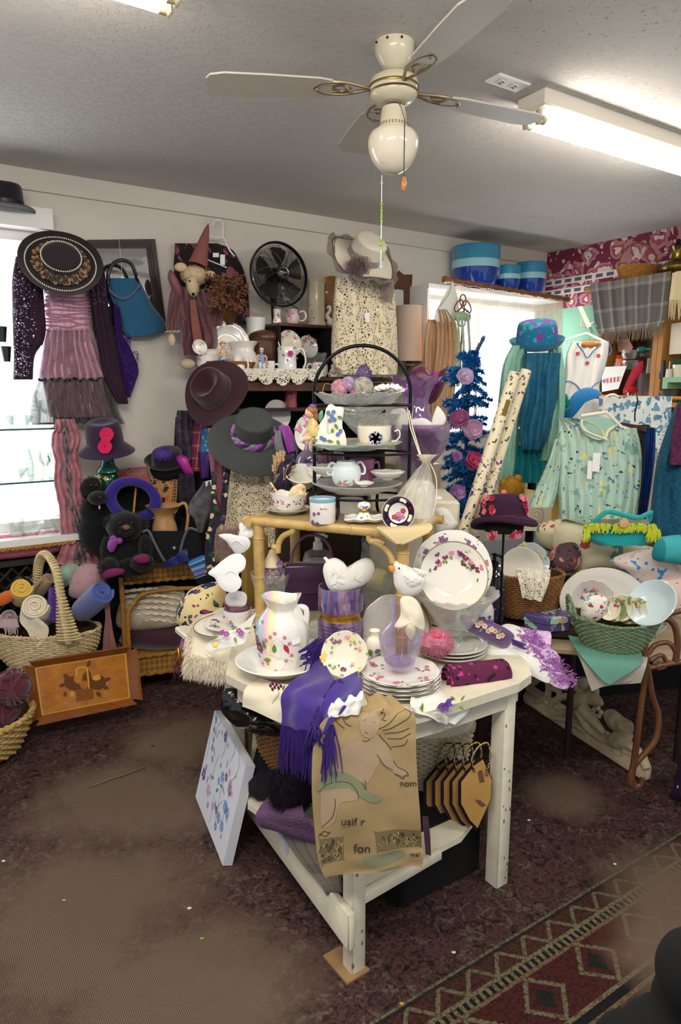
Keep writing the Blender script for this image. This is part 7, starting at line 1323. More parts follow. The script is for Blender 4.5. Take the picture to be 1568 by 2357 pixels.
m=M();m.flat=True;m.box((1.62,2.50,.30),(.05,.05,.6));one('grey_table_leg','grey table leg in shadow behind the rattan frame','table leg',m,mt('grey_paint','5f6266',.6))
m=M();c=Z(0)(1548,1840);c.z=0;m.puff([(1548,1842),(1552,1800),(1565,1740),(1600,1690),(1640,1700),(1640,1850)],Y(c.y+.0),.05);one('violet_floor_bag','dark purple patterned bag at the right edge on the floor','bag',m,floral('dark_purple_print','22102c',[('8a2a66',.2,1),('d8d8e6',.1,1)],20));
b=M();b.ball(P(1600,2240,.80),(.050,.05,.058),n=24);b.ball(P(1570,2420,.82),(.10,.07,.075),n=28);b.ball(P(1600,2330,.84),(.06,.06,.08),n=20);b.ball(V((.42,.86,.35)),(.09,.08,.35),n=24)
one('black_bag','black cloth bag, out of focus at the bottom right corner','bag',b,mt('matt_black_nylon','060608',.9))
# ================================================================ CENTRE TABLE
ZT=.724;TP=[V((.035,1.655,0)),V((.30,1.80,0)),V((.545,1.955,0)),V((.60,2.02,0)),V((.615,2.12,0)),V((.50,2.75,0)),V((-.42,2.75,0)),V((-.36,2.02,0)),V((-.02,1.665,0))]
def slab(m,P_,z0,z1):
 n=len(P_);m.flat=True;m.add([V((p.x,p.y,z0))for p in P_]+[V((p.x,p.y,z1))for p in P_],[list(range(n))[::-1],list(range(n,2*n))]+[[i,(i+1)%n,n+(i+1)%n,n+i]for i in range(n)])
m=M();slab(m,TP,ZT-.028,ZT);ap=M();cc=V((.1,2.25,0));slab(ap,[cc+(p-cc)*.93 for p in TP],ZT-.095,ZT-.028)
def leg(x,y,a,w=.056,z1=ZT-.03,z0=0):l=M();l.box((x,y,(z0+z1)/2),(w,w,z1-z0),Matrix.Rotation(a,3,'Z'),.004);return l
NL,RL,LL,BR_,BL_=V((.038,1.672,0)),V((.515,2.01,0)),V((-.405,2.44,0)),V((.44,2.66,0)),V((-.38,2.68,0))
lo=M();SP=[Z(.235)(838,2040),Z(.235)(1062,1925),Z(.235)(1120,1850),V((.42,2.60,0)),V((-.36,2.62,0)),Z(.235)(570,1850)];slab(lo,SP,.215,.236)
def board(a,b,z0,z1,t,ext=0):r_=M();d=(b-a).normalized();q=V((-d.y,d.x,0));r_.box(((a.x+b.x)/2,(a.y+b.y)/2,(z0+z1)/2),((b-a).length+ext,t,z1-z0),Matrix((d,q,UP)).transposed(),.003);return r_
d_=(LL-NL).normalized();q_=V((d_.y,-d_.x,0));q_=q_ if q_.x<0 else-q_;rl=board(NL+q_*.035-d_*.02,LL+q_*.035,.105,.218,.022,.05);r2=board(NL+V((.02,.0,0)),RL*.55+NL*.45,.205,.237,.024);r3=board(RL,BR_,.12,.235,.022,.04)
ch_=M()
for i in range(22):
 k_=R.choice((0,1));p=NL.lerp(V((.045,1.67,0)),1);z=R.uniform(.03,.62);x=R.uniform(-.022,.022);base_=(NL,RL)[k_];rot=Matrix.Rotation(math.radians(33),3,'Z');ch_.ball(V((base_.x,base_.y,z))+rot@V((x,-.0245-.0025*k_,0)),(.0022+.002*R.random(),.0015,.003+.006*R.random()),n=6)
thing('white_table','chipped cream-white wooden table in the centre, crowded with china','table',[('tabletop',m,WPAINT),('apron',ap,WPAINT),('leg',leg(NL.x,NL.y,math.radians(33),.048),WPAINT,[('paint_chips',ch_,mt('chip_green_brown','6f6b4c',.8))]),('leg',leg(RL.x,RL.y,math.radians(33),.054),WPAINT),('leg',leg(LL.x,LL.y,math.radians(33)),WPAINT),('leg',leg(BR_.x,BR_.y,math.radians(33)),WPAINT),('leg',leg(BL_.x,BL_.y,math.radians(33)),WPAINT),('lower_shelf',lo,WPAINT),('left_rail',rl,WPAINT),('front_rail',r2,WPAINT),('right_rail',r3,WPAINT)])
m=M();slab(m,[Z(0)(744,2203),Z(0)(784,2180),Z(0)(852,2235),Z(0)(799,2268)],0,.006);one('floor_pad','square of brown cardboard under the near table leg','pad',m,mt('brown_cardboard','9a7a52',.9,v=.15))
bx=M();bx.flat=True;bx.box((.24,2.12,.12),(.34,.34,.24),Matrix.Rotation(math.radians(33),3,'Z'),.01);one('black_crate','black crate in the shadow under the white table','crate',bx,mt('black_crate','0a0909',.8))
bn_=V((-.56,2.42,0));tablebox('white_stool','small white bench under the fringed throw',-.42,2.46,.30,.36,.70,33,WPAINT,mt('rattan_leg','b98a4a',.5),skip=((-1,-1),(-1,1)))
PY=lambda px,py:TT(px,py).y
def tp(name,label,cat,cx,prof,y,mat,decor=0,handle=None,group=None,mod=None,sm=0,col=(1,2),ds=.008,extra=(),n=40,dz=.4):
 """turned piece traced in pixels round the vertical through cx at distance y"""
 pl=Y(y);m=M();sf=lp(m,cx,prof,pl,mod=mod,sm=sm,n=n);H=abs(pl(cx,prof[0][1]).z-min(pl(cx,p[1]).z for p in prof))
 H=max(pl(cx,p[1]).z for p in prof)-pl(cx,prof[0][1]).z;Rm=max(p[0]for p in prof)*pl.k(cx,prof[0][1])
 for i in range(decor):sprig(m,onlathe(sf,-PI/2+(i-(decor-1)/2)*.55,dz*.5,Rm,H*2.1),5,ds,4,col)
 parts=[('body',m,dec(mat))]
 if handle:h=M();handlem(h,pl(*handle[0]),pl(*handle[1]),V((1 if handle[0][0]>cx else-1,0,0)),handle[2],handle[3]);parts.append(('handle',h,mat))
 parts+=list(extra)
 return one(name,label,cat,m,dec(mat),group)if len(parts)==1 else thing(name,label,cat,parts,group)
yp=PY(650,1536);x=NT('lustre_striped_porcelain');v=x.co();sp=x.n('ShaderNodeSeparateXYZ');x.l(v,sp.inputs[0]);a_=x.math('MULTIPLY_ADD',sp.outputs[0],5.0,.5);a_=x.math('ADD',a_,x.math('MULTIPLY',sp.outputs[2],-.35));x.color(x.ramp(a_,[(0,'b9d3e0'),(.13,'c4dcea'),(.16,'e3c3cf'),(.22,'ebd0d6'),(.25,'f2e8b4'),(.32,'f3ecc6'),(.37,'f1eee6')]));lus=fin(x,.1,coat=.8)
def plip(a,r,z,v):w=max(0,min(1,(v-.60)*4))if v>.6 else 0;return r*(1+.012*cos(a*14))*(1+.22*w*max(0,cos(a-PI))**3),z+w*(.016*cos(a*2)+.012*cos(a*3))
pl=Y(yp);m=M();sf=lp(m,652,[(0,1553),(41,1553),(44,1548),(48,1530),(56,1500),(62,1465),(60,1438),(50,1418),(36,1406),(33,1398),(37,1385),(44,1374),(43,1373),(34,1386),(30,1398),(34,1408),(50,1440),(0,1450)],pl,mod=plip,n=56,sm=2)
fd_=M();k=pl.k(650,1460)
def S2(th,py):
 best=min(range(1,60),key=lambda i:abs(sf(th,i/100*.98)[0].z-pl(652,py).z));p,q=sf(th,best/100*.98);return p+q*.0008,q
A0=-PI/2
def T_(px,py):
 rr=[(1370,44),(1400,34),(1420,50),(1440,60),(1465,62),(1500,56),(1530,48),(1553,42)];r=next((rr[i][1]+(rr[i+1][1]-rr[i][1])*(py-rr[i][0])/(rr[i+1][0]-rr[i][0])for i in range(7)if rr[i][0]<=py<=rr[i+1][0]),45);return S2(A0+math.asin(max(-.97,min(.97,(px-652)/r))),py)
def br_(pts,w,mi):
 P_=cr(pts,4);V_=[T_(p.x,p.y)for p in P_]
 for i in range(len(V_)-1):fd_.stroke([V_[i][0],V_[i+1][0]],w,V_[i][1],mi,sub=0)
br_([(600,1470),(625,1486),(650,1494),(668,1498),(680,1504)],.0022,8);br_([(668,1498),(660,1512),(652,1524)],.0014,8);br_([(628,1486),(636,1455),(648,1448),(658,1462)],.0012,8);br_([(596,1465),(600,1440),(612,1430)],.0012,3);br_([(652,1494),(656,1460),(660,1440)],.0010,8)
for px,py,r in((597,1462,.014),(604,1478,.020),(590,1444,.010),(600,1500,.010)):p,q=T_(px,py);fd_.petals(p,q,r,5,6,5,cup=0)
for px,py,dx,dz,l in((618,1474,-.3,1,.034),(638,1482,.1,1,.034),(630,1500,-1,-.2,.03),(660,1462,.5,-1,.036)):p,q=T_(px,py);fd_.leaf(p,q,V((dx,0,dz)),l,.016,3 if l!=.036 else 9)
for px,py in((640,1440),(662,1448),(672,1458),(620,1456),(630,1448),(608,1516),(622,1512),(640,1525),(664,1500),(676,1488),(612,1420)):p,q=T_(px,py);fd_.petals(p,q,.0065,5,1,cup=0)
h=M();hh=[pl(676,1402,.0),pl(690,1396,.0),pl(704,1402),pl(706,1425),pl(700,1450),pl(694,1468),pl(702,1474)];h.tube(hh,[.008,.009,.010,.009,.008,.008,.004],n=10,sm=6);h.tube([pl(664,1412),pl(674,1404),pl(680,1412),pl(674,1420)],.006,n=8,sm=4)
tg=M();tg.flat=True;tg.prism([(672,1474),(690,1466),(692,1478),(674,1486)],Y(yp-.08),0,.001)
thing('wash_pitcher','large white pitcher painted with plum flowers and pastel lustre stripes','pitcher',[('body',m,lus,[('painted_flowers',fd_,dec(PORC))]),('handle',h,PORC),('price_tag',tg,TAG)])
m=M();platem(m,Z(ZT+.012)(645,1540),UP,100*Y(yp).k(645,1540),.034,.005,(24,.008),foot=.55);one('wash_basin','wide white basin under the large pitcher','basin',m,PORC)
def lean(name,label,cx,cy,Rpx,y,n,mat,deco,**k):return plt(name,label,cx,cy,Rpx,0,nrm=n,mat=mat,deco=deco,pl=Y(y),cat=k.pop('cat','plate'),**k)
lean('pansy_plate','cream plate with pansies round the rim, propped behind the purple shawl',795,1508,53,1.93,(-.12,-.9,.52),CREAMP,(.3,1.3,2.3,3.4,4.5,5.5),col=(6,5,1),s=.009,k=3,sc__=(12,.02))
tp('bud_vase','tiny cream vase with painted tree, beside the pansy plate','vase',862,[(0,1510),(13,1510),(15,1504),(21,1486),(17,1470),(10,1464),(10,1456),(13,1451),(11,1451),(8,1458),(0,1462)],2.06,CREAMP,1,sm=2,col=(4,3),ds=.009)
lean('grey_plate','pearl-grey scalloped plate leaning behind the lilac glass vase',908,1446,76,2.30,(.05,-1,.42),mt('pearl_grey_china','c9c4c0',.15,coat=.6),(3.6,),sc__=(10,.03),s=.01,col=(5,3))
c0=TT(920,1584);
for i in range(4):m=M();top=platem(m,(c0.x+.002*sin(i*3),c0.y+.002*cos(i*2),ZT+.004+i*.0125),UP,.119,.013,.004,(12,.035));(plate_sprigs(m,top,(.4,1.5,2.6,3.6,4.6,5.7),.72,.010,.119,3,(1,))if i==3 else None);e=M();e.tube([top(a*PI/36,1.0)[0]+V((0,0,-.001))for a in range(72)],.0012,n=4,closed=True);thing('scalloped_plate',['bottom','second from bottom','third from bottom','top'][i]+' plate of the scalloped stack at the table front'+(', with pink sprigs' if i==3 else ''),'plate',[('plate',m,dec(PORC)),('gilt_edge',e,mt('worn_gilt','8f8063',.35,me=.7))],'stack of scalloped plates')
c1=TT(1040,1506);gcn=mt('stone_china','cfccc2',.15,coat=.6)
for i in range(3):m=M();platem(m,(c1.x,c1.y,ZT+.004+i*.012),UP,.118,.014,.005,foot=.55);one('soup_plate',['bottom','middle','top'][i]+' plain greyish plate of the stack under the glass compote','plate',m,gcn,'stack of plain plates')
pl=Y(c0.y);m=M();zz=ZT+.065
vp=[(0,.001),(.032,0),(.042,.012),(.058,.055),(.064,.088),(.058,.115),(.034,.140),(.029,.155),(.031,.185),(.036,.205),(.034,.205),(.029,.185),(.026,.155),(.031,.14),(.054,.115),(.060,.088),(.054,.055),(.036,.016),(0,.010)]
m.lathe(vp,(c0.x-.0,c0.y+.005,zz),n=40,mod=lambda a,r,z,v:(r*(1+.012*cos(a*16+z*30)),z));b_=M();b_.lathe([(0,.009),(.034,.010),(.044,.022),(.040,.018),(0,.014)],(c0.x,c0.y+.005,zz),n=32)
thing('lilac_vase','clear glass vase with lilac base standing on the scalloped plates','vase',[('glass',m,LILG),('lilac_base',b_,glass('lilac_glass_base','c9b2dc',a=.2))])
m=M();yy=Y(c0.y-.055);m.puff([(922,1378),(942,1372),(960,1382),(972,1405),(978,1432),(975,1452),(962,1445),(950,1472),(936,1462),(926,1436),(916,1446),(908,1440),(922,1415)],yy,.022,nz=.012,ns=26);one('lace_handkerchief','cream lace-edged handkerchief stuffed in the lilac vase','handkerchief',m,CRM)
m=M();c=P(1006,1480,c1.y-.09);m.ball(c,(.050,.045,.038),n=18,nz=.25,ns=25);m.furball(c,(.05,.045,.038),900,.022,.0007);m2=M();m2.ball(c+V((-.004,-.02,.03)),(.02,.012,.01),n=8);m2.furball(c+V((0,-.01,.02)),(.03,.02,.02),120,.016,.0012)
thing('woolly_corsage','fluffy pink wool puff beside the glass compote','corsage',[('pink_wool',m,mt('candy_pink_wool','d98aa0',.95,v=.3,vs=40)),('coral_bow',m2,mt('coral_yarn','e0566f',.9))])
yc=c1.y+.02;tp('glass_compote','tall cut glass compote holding the violet-sprigged plates','compote',1045,[(0,1494),(44,1492),(42,1487),(20,1474),(14,1460),(22,1448),(38,1440),(58,1410),(78,1382),(98,1362),(96,1360),(76,1378),(55,1408),(34,1436),(0,1444)],yc,CUT,mod=lambda a,r,z,v:(r*(1+.02*abs(cos(a*10))),z+.003*cos(a*20)*(v>.5)),n=80)
lean('violet_platter','large white plate with violet sprays, rearmost in the glass compote',1040,1312,91,yc+.10,(.08,-1,.30),PORC,(.1,.9,1.9,2.6,5.9),s=.010,col=(2,2,1),k=5,sc__=(10,.012))
lean('violet_bowl','shallow fluted dish with pink flowers and green leaves, front of the glass compote',1040,1326,78,yc+.0,(.03,-1,.30),mt('warm_white_porcelain','f4efe2',.12,coat=.6),(.2,.7,1.2,1.9,2.5),s=.012,col=(1,6),k=3,sc__=(16,.02),depth=.030,q=.72,rim=.0012)
yb=2.13;B=Y(yb);m=M();m.puff([(905,1312),(906,1296),(916,1290),(932,1292),(942,1304),(958,1312),(976,1326),(980,1340),(968,1362),(946,1374),(926,1372),(910,1352),(906,1332)],B,.032,back=1,nz=.002);wg_=M();wg_.puff([(926,1322),(944,1316),(964,1326),(970,1340),(950,1352),(934,1344)],B,.012,h=.028,nz=.004,ns=40);wg_.puff([(952,1306),(984,1318),(978,1326),(960,1322)],B,.006,h=.015);bk=M();bk.puff([(894,1303),(908,1302),(906,1317),(899,1316)],B,.007,back=1,h=.01,rings=4,sub=2);ey=M();ey.ball(B(919,1308,.03),.003,n=8);sk=M();sk.tube([B(932,1370),B(930,1385),P(924,1540,c0.y)],.0018,n=5)
thing('stuffed_bird','white stuffed fabric bird on a stick with orange beak','ornament',[('body',m,mt('white_terry','efede6',.95,b=('n',180,.5))),('wing',wg_,mt('white_chenille','f3f1eb',.95,b=('v',120,.8))),('beak',bk,mt('orange_felt_beak','e59a26',.9)),('eye',ey,DARKIN),('stick',sk,mt('twisted_wire','c9c4ba',.4))])
yj=2.24;x=NT('iridescent_purple_glass');f=x.n('ShaderNodeLayerWeight');x.color(x.ramp(x.noise(x.co('Object',(1,1,.2)),30,2),[(.35,'4a3560'),(.5,'7a5f9e'),(.62,'a5889a'),(.7,'5662a8')]));irid=fin(x,.08,me=.35,coat=1)
J=Y(yj);up_=M();lp(up_,784,[(50,1402),(51,1398),(51,1352),(50,1348),(47,1348),(47,1398)],J,n=112,mod=lambda a,r,z,v:(r*(1+.025*abs(cos(a*28))),z));gb=M();lp(gb,784,[(49,1402),(45,1406),(45,1418),(47,1422)],J);lo_=M();lp(lo_,784,[(0,1482),(44,1482),(50,1474),(51,1430),(48,1420),(0,1420)],J,n=48)
dt=M();kj=J.k(784,1440)
for i in range(46):
 for j in range(7):a=PI+(i+.5*(j%2))*PI/46;dt.ball((J(784,1440).x+51*kj*cos(a),yj+51*kj*sin(a),J(784,1428+j*7.5).z),.0032,n=5)
thing('purple_jar','iridescent purple ribbed glass jar with gold waistband','jar',[('ribbed_top',up_,irid),('gold_band',gb,GOLD),('lower_body',lo_,irid,[('hobnails',dt,irid)])])
m=M();HR=[(744,1318),(746,1300),(756,1288),(772,1284),(788,1292),(797,1305),(808,1300),(824,1290),(842,1284),(856,1290),(862,1306),(856,1328),(838,1346),(812,1360),(784,1367),(764,1362),(752,1346)];HP=PL(Y(yj-.01)(800,1330),V((.1,-1,.35)));m.puff(HR,HP,.040,back=.8,rings=10,nz=.003,ns=30,pw=.55);q_=M()
for i in range(22):
 px,py=R.uniform(762,838),R.uniform(1304,1350);a=R.uniform(0,3.1);q_.tube([HP(px+dx*cos(a)-2*sin(dx*.4),py+dx*sin(a)*.7,.038*max(.0,1-((px-798)/62)**2-((py-1326)/44)**2)**.5+.001)for dx in(-10,-5,0,5,10)],.0014,n=4,sm=2)
tg=M();tg.flat=True;tg.prism([(744,1284),(750,1281),(760,1292),(754,1296)],HP,.01,.011)
thing('heart_pillow','white quilted heart cushion resting in the purple jar','cushion',[('heart',m,WHT),('quilting',q_,WHT),('label',tg,TAG)])
yh=2.42;H_=Y(yh);m=M();c=H_(705,1350);m.box((c.x,yh,c.z),(99*H_.k(705,1350),.055,H_(705,1296).z-H_(705,1404).z),Matrix.Rotation(math.radians(6),3,'Z'),.006);fl_=M();fl_.sheet([[V((c.x+s*.075,yh-.031-.012*t*(1-t)*2+s*.008,c.z+.082-t*.10))for s in(-1,-.5,0,.5,1)]for t in(0,.25,.5,.75,1)],.002);h=M();h.tube([H_(672,1298),H_(675,1268),H_(690,1244),H_(712,1232),(H_(738,1236)),H_(757,1256),H_(764,1284),H_(758,1298)],.0055,n=9,sm=6);ps=mt('plum_satin_bag','3a1738',.25,sh=.5)
thing('plum_handbag','boxy dark plum satin handbag with arched handle','handbag',[('bag_body',m,ps),('front_flap',fl_,ps),('handle',h,mt('mauve_handle','6f3f66',.3,coat=.3))])
m=M();
for i in range(60):a=i*2*PI/60;m.ball((c.x+.03+.10*cos(a),yh-.04+.05*sin(a),ZT+.018),.006,n=6)
m.lathe([(0,.004),(.09,.004),(.1,.012),(.09,0),(0,0)],(c.x+.03,yh-.04,ZT+.001),Matrix.Diagonal((1,.5,1)),n=40);one('beaded_tray','silvery beaded glass tray under the plum handbag','tray',m,CUT)
yS=2.52;lq=M();lp(lq,732,[(0,1345),(33,1345),(34,1300),(33,1290),(0,1290)],Y(yS));b_=M();lp(b_,732,[(34.5,1340),(35,1290),(30,1272),(12,1264),(12,1258)],Y(yS));pu=M();lp(pu,732,[(0,1264),(11,1264),(11,1248),(7,1246),(7,1234),(12,1232),(10,1228),(0,1228)],Y(yS));pu.tube([Y(yS)(732,1231),Y(yS)(744,1230),Y(yS)(754,1236)],.006,n=8)
st4=M();st4.lathe([(0,0),(.05,0),(.05,Y(yS)(732,1346).z-ZT-.002),(0,Y(yS)(732,1346).z-ZT-.002)],(Y(yS)(732,1300).x,yS,ZT),n=20);one("tin_riser",'pale tin under the soap dispenser','tin',st4,CRM)
thing('soap_dispenser','clear pump bottle of cream soap behind the plum handbag','soap dispenser',[('bottle',b_,CLEAR),('liquid_soap',lq,mt('cream_liquid','e8e0cc',.3)),('pump',pu,mt('pump_plastic','e9e7e0',.3))])
yg=2.40;tp('pressed_glass_bowl','pressed glass bowl with the plush gnome, left of the plum handbag','bowl',625,[(0,1408),(26,1408),(24,1402),(22,1392),(30,1370),(40,1344),(46,1318),(44,1318),(36,1345),(26,1372),(0,1384)],yg,CUT,mod=lambda a,r,z,v:(r*(1+.02*abs(cos(a*9))),z),n=60)
G_=Y(yg-.02);fc=M();fc.ball(G_(628,1310),(.034,.025,.03),n=14);fc.ball(G_(618,1330),(.03,.02,.024),n=12);fc.ball(G_(642,1330),(.026,.02,.02),n=12);ht=M();ht.lathe([(.033,0),(.036,.004),(.022,.035),(.010,.06),(0,.068)],G_(628,1304),n=20);fu=M();fu.furball(G_(625,1322,.022),(.032,.014,.018),260,.016,.0016,droop=0);fl2=M();fl2.petals(G_(645,1298,.03),V((0,-1,.2)),.014,6,cup=.3);ey=M();ey.ball(G_(622,1306,.026),.002,n=6);ey.ball(G_(632,1307,.026),.002,n=6)
thing('plush_gnome','cream fabric gnome with lilac ruff and flower sitting in the glass bowl','soft toy',[('face_and_hands',fc,mt('cream_muslin','dfcdaa',.9)),('pointed_hat',ht,mt('cream_muslin_hat','d9c7a3',.9)),('lilac_ruff',fu,mt('lilac_yarn','8f5fae',.9)),('hat_flower',fl2,PURPP),('eyes',ey,DARKIN)])
tp('crystal_vase','heavy cut crystal vase right of the heart cushion','vase',866,[(0,1420),(22,1420),(26,1400),(34,1370),(40,1340),(42,1322),(40,1322),(36,1345),(24,1395),(0,1405)],2.42,CUT,mod=lambda a,r,z,v:(r*(1+.05*abs(cos(a*6))),z+.006*cos(a*12)*(v>.45)),n=60)
m=M();m.flat=True;m.box(P(868,1335,2.43),(.06,.03,.09),Matrix.Rotation(.3,3,'Y'),.012);one('wrapped_soap','cream wrapped soap bar standing in the crystal vase','soap',m,mt('cream_soap','e3d3a0',.35))
for cx,cy,rr,y,lab in((800,1290,62,2.62,'frosted glass plate with blue leaves under the bamboo shelf'),(848,1290,56,2.66,'pale grey scalloped plate under the bamboo shelf right side')):lean('glass_plate' if cx==800 else 'tray_plate',lab,cx,cy,rr,y,(-.1,-1,.3),mt('smoky_plate','8f9188',.15,coat=.5)if cx==800 else mt('bluegrey_china','bcc0c2',.15,coat=.5),(2.0,1.2)if cx==800 else(),col=(4,),s=.014,sc__=(8,.03))
m=M();m.flat=True;bc=PL(P(655,1265,2.62),V((.2,-1,.1)));m.prism([(636,1228),(690,1232),(684,1310),(628,1310)],bc,-.02,0);i_=M();i_.flat=True;i_.prism([(650,1240),(676,1242),(668,1300),(640,1300)],bc,.0005,.0015);thing('dark_book','dark book with grey label behind the left bamboo post','book',[('cover',m,mt('navy_cover','14172a',.5)),('label_panel',i_,mt('grey_label','6d6c66',.6)),('lettering',text_m('LU',.022,bc(662,1250,.002),fr(bc.n),.0003),DARKIN)])
yw=2.30;w_=Y(yw);hs=[]
for i,(poly,y,nzv)in enumerate((([(550,1236),(552,1222),(551,1206),(566,1203),(581,1205),(583,1216),(590,1222),(586,1232),(568,1240)],2.34,0),([(503,1232),(524,1228),(548,1233),(566,1236),(576,1246),(574,1260),(560,1272),(544,1274),(532,1262),(520,1246)],2.31,0),([(479,1319),(498,1302),(520,1284),(540,1274),(556,1276),(566,1290),(562,1310),(549,1322),(556,1336),(553,1352),(538,1363),(518,1360),(503,1346),(494,1330)],2.29,0),([(520,1372),(530,1362),(548,1360),(566,1366),(568,1384),(560,1396),(530,1396),(520,1386)],2.31,0))):
 h=M();Pk=PL(P(530,1300,y),V((-.15,-1,.25*(-1)**i)));h.puff(poly,Pk,.008,back=.8,nz=.0015,ns=40,pw=.6);rb=M();xs=[p[0]for p in poly];ys_=[p[1]for p in poly];ax,ay=sum(xs)/len(xs),sum(ys_)/len(ys_)
 rb.tube([Pk(ax-12,ay+4,.008),Pk(ax-4,ay-3,.010),Pk(ax+4,ay-3,.010),Pk(ax+14,ay+6,.008)],.0016,n=5,sm=4);rb.tube([Pk(ax,ay-4,.009),Pk(ax+2,ay+14,.008)],.0015,n=5);hs.append(('felt_heart',h,mt('white_felt','f2f1f0',.95),[('raised_stitching',rb,WHT)]))
thing('heart_garland','hanging string of folded white felt hearts at the left of the table','garland',hs)
m=M();m.flat=True;m.box(P(586,1310,2.66)+V((0,0,-.08)),(.09,.12,.46),Matrix.Rotation(.3,3,'Z'),.003);one('cardboard_box','tall mustard-brown cardboard box behind the white hearts','box',m,mt('kraft_board','8a6a2c',.8))
m=M();th=[[P(470,1412,2.55),P(520,1400,2.55),P(570,1400,2.5)],[P(445,1450,2.42),P(520,1450,2.38),P(590,1470,2.25)],[P(436,1500,2.30),P(510,1520,2.22),P(585,1520,2.12)],[P(434,1545,2.27),P(500,1560,2.18),P(575,1545,2.10)]]
c_=[cr(r_,10)for r_ in th];G=[];
cols_=[cr([c_[j][i]for j in range(4)],8)for i in range(len(c_[0]))];G=[[cols_[i][j]+UP*.004*N3(cols_[i][j],30)for i in range(len(cols_))]for j in range(len(cols_[0]))];m.sheet(G,.008);f=M();edge_=[G[j][0]for j in range(len(G))]+G[-1]
for _ in range(2600):
 i=R.randrange(len(edge_)-1);p=edge_[i].lerp(edge_[i+1],R.random());dn=V((-.6,-.5,-.9))if i<len(G)else V((0,-.4,-1));f.fur([(p+V((R.uniform(-.01,.012),R.uniform(-.012,.012),R.uniform(-.006,.03 if i>len(G)else.01))),dn)],.035,.0022,droop=.2,jit=.5)
for _ in range(2200):
 j=R.randrange(int(len(G)*.66),len(G));p=R.choice(G[j]);f.fur([(p+V((0,-.006,0)),V((0,-1,-.5)))],.024,.002,droop=.3,jit=.8)
thing('fringed_throw','cream cotton throw with shaggy fringe draped over the white bench','throw',[('cloth',m,CRM),('shaggy_fringe',f,mt('cream_cotton_pile','ddd2bc',.95))])
zp=.735;cA=Z(zp)(532,1448);kA=Y(cA.y).k(532,1448)
for i,(r,lab,rim)in enumerate(((84,'wide white plate with brown rim on the fringed throw',1),(66,'white plate with violet sprigs under the mauve rose cup',0))):
 m=M();top=platem(m,(cA.x+.01*i,cA.y,zp+.004+i*.012),(-.05,-.02,1),r*kA,.014,.004,(10,.012)if i else(0,0));plate_sprigs(m,top,(3.2,4.1,4.8),.7,.007,r*kA,5,(2,2))if i else None;e=M();e.tube([top(a*PI/30,1.0)[0]for a in range(60)],.0012,n=4,closed=True);thing('sprigged_plate' if i else 'brown_rimmed_plate',lab,'plate',[('plate',m,dec(PORC)),('rim_line',e,mt('brown_gilt','6b4a22',.3,me=.5)if not i else PORC)])
yC=cA.y-.02;zc=zp+.024;c=V((Y(yC)(547,1430).x,yC,zc));m=M();sf=cupm(m,c,.052,.062);[sprig(m,onlathe(sf,-PI/2-.6,.3,.05,.12),5,.006,6,(2,)),None];h=M();handlem(h,c+V((.05,.01,.05)),c+V((.036,.01,.02)),V((1,.3,0)),.003,.02);thing('lavender_teacup','teacup painted with lavender sprigs, stuffed with a mauve fabric rose','teacup',[('cup',m,dec(PORC)),('handle',h,PORC)])
m=M();tr=M()
for i in range(9):
 a=i*2.399;r0=.010+.0036*i;m.tube([c+V((r0*cos(a+t),r0*sin(a+t),.060+.030*(1-i/10)*sin(t/1.7*PI*.5+.5)))for t in[k*.28 for k in range(7)]],.0085+.0008*i,n=8,sm=2);tr.tube([c+V((r0*1.05*cos(a+t),r0*1.05*sin(a+t)-.004,.070+.032*(1-i/10)*sin(t/1.7*PI*.5+.5)))for t in[k*.28 for k in range(7)]],.0012,n=4)
thing('fabric_rose','mauve fabric rose with purple edging in the lavender teacup','artificial flower',[('petals',m,mt('mauve_crepe','85596a',.9,b=('rib',200,.5))),('purple_edging',tr,PURPP)])
m=M();m.ribbon([(P(566,1430,2.20),P(590,1410,2.28)),(P(530,1452,2.14),P(570,1462,2.12)),(P(496,1470,2.13),P(560,1482,2.09)),(P(480,1480,2.15),P(520,1492,2.10)),(P(476,1494,2.14),P(490,1502,2.12))],nc=12,nz=.005,ns=16,th=.002);d2=M();Nn=PL(P(525,1460,2.10),V((-.05,-.75,.65)))
for px,py in((512,1456),(522,1460),(550,1452),(556,1458)):d2.petals(Nn(px,py,.004),Nn.n,.010,5,0,cup=.1)
d3=M()
for px,py,a in((504,1462,3),(532,1450,.6),(562,1448,.2),(540,1466,5)):d3.leaf(Nn(px,py,.004),Nn.n,V((cos(a),0,sin(a))),.024,.010)
bt=M();bt.lathe([(0,.004),(.009,.003),(.010,0),(0,0)],Nn(496,1484,.0),fr(Nn.n),n=20)
thing('buttoned_napkin','white napkin with magenta embroidery and a yellow button','napkin',[('cloth',m,WHT),('embroidery',d2,mt('magenta_thread','9a3d92',.6)),('green_leaves',d3,GRNP),('yellow_button',bt,YELP)])
m=M();m.puff([(405,1425),(412,1390),(435,1360),(470,1344),(505,1340),(520,1362),(528,1400),(510,1428),(470,1440),(430,1450)],Y(2.62),.10,back=.8,nz=.008);one('paisley_cushion','navy, cream and plum paisley cushion behind the fringed throw','cushion',m,floral('paisley_print','e0cd94',[('20284c',.46,.8),('e3cf92',.30,1.1),('8c3470',.22,.9),('44683f',.2,1.2)],15,dist=1.1,r=.8))
m=M();m.ribbon([(P(425,1440,2.62),P(470,1430,2.60)),(P(414,1480,2.50),P(450,1475,2.45)),(P(405,1520,2.48),P(440,1520,2.42))],nc=10,folds=3,amp=.008,th=.004);f=M();f.fringe(P(402,1515,2.45),P(442,1518,2.42),60,.09,.0018,jit=.6);g=M();g.fringe(P(408,1490,2.44),P(438,1520,2.40),90,.07,.0008,jit=1.2)
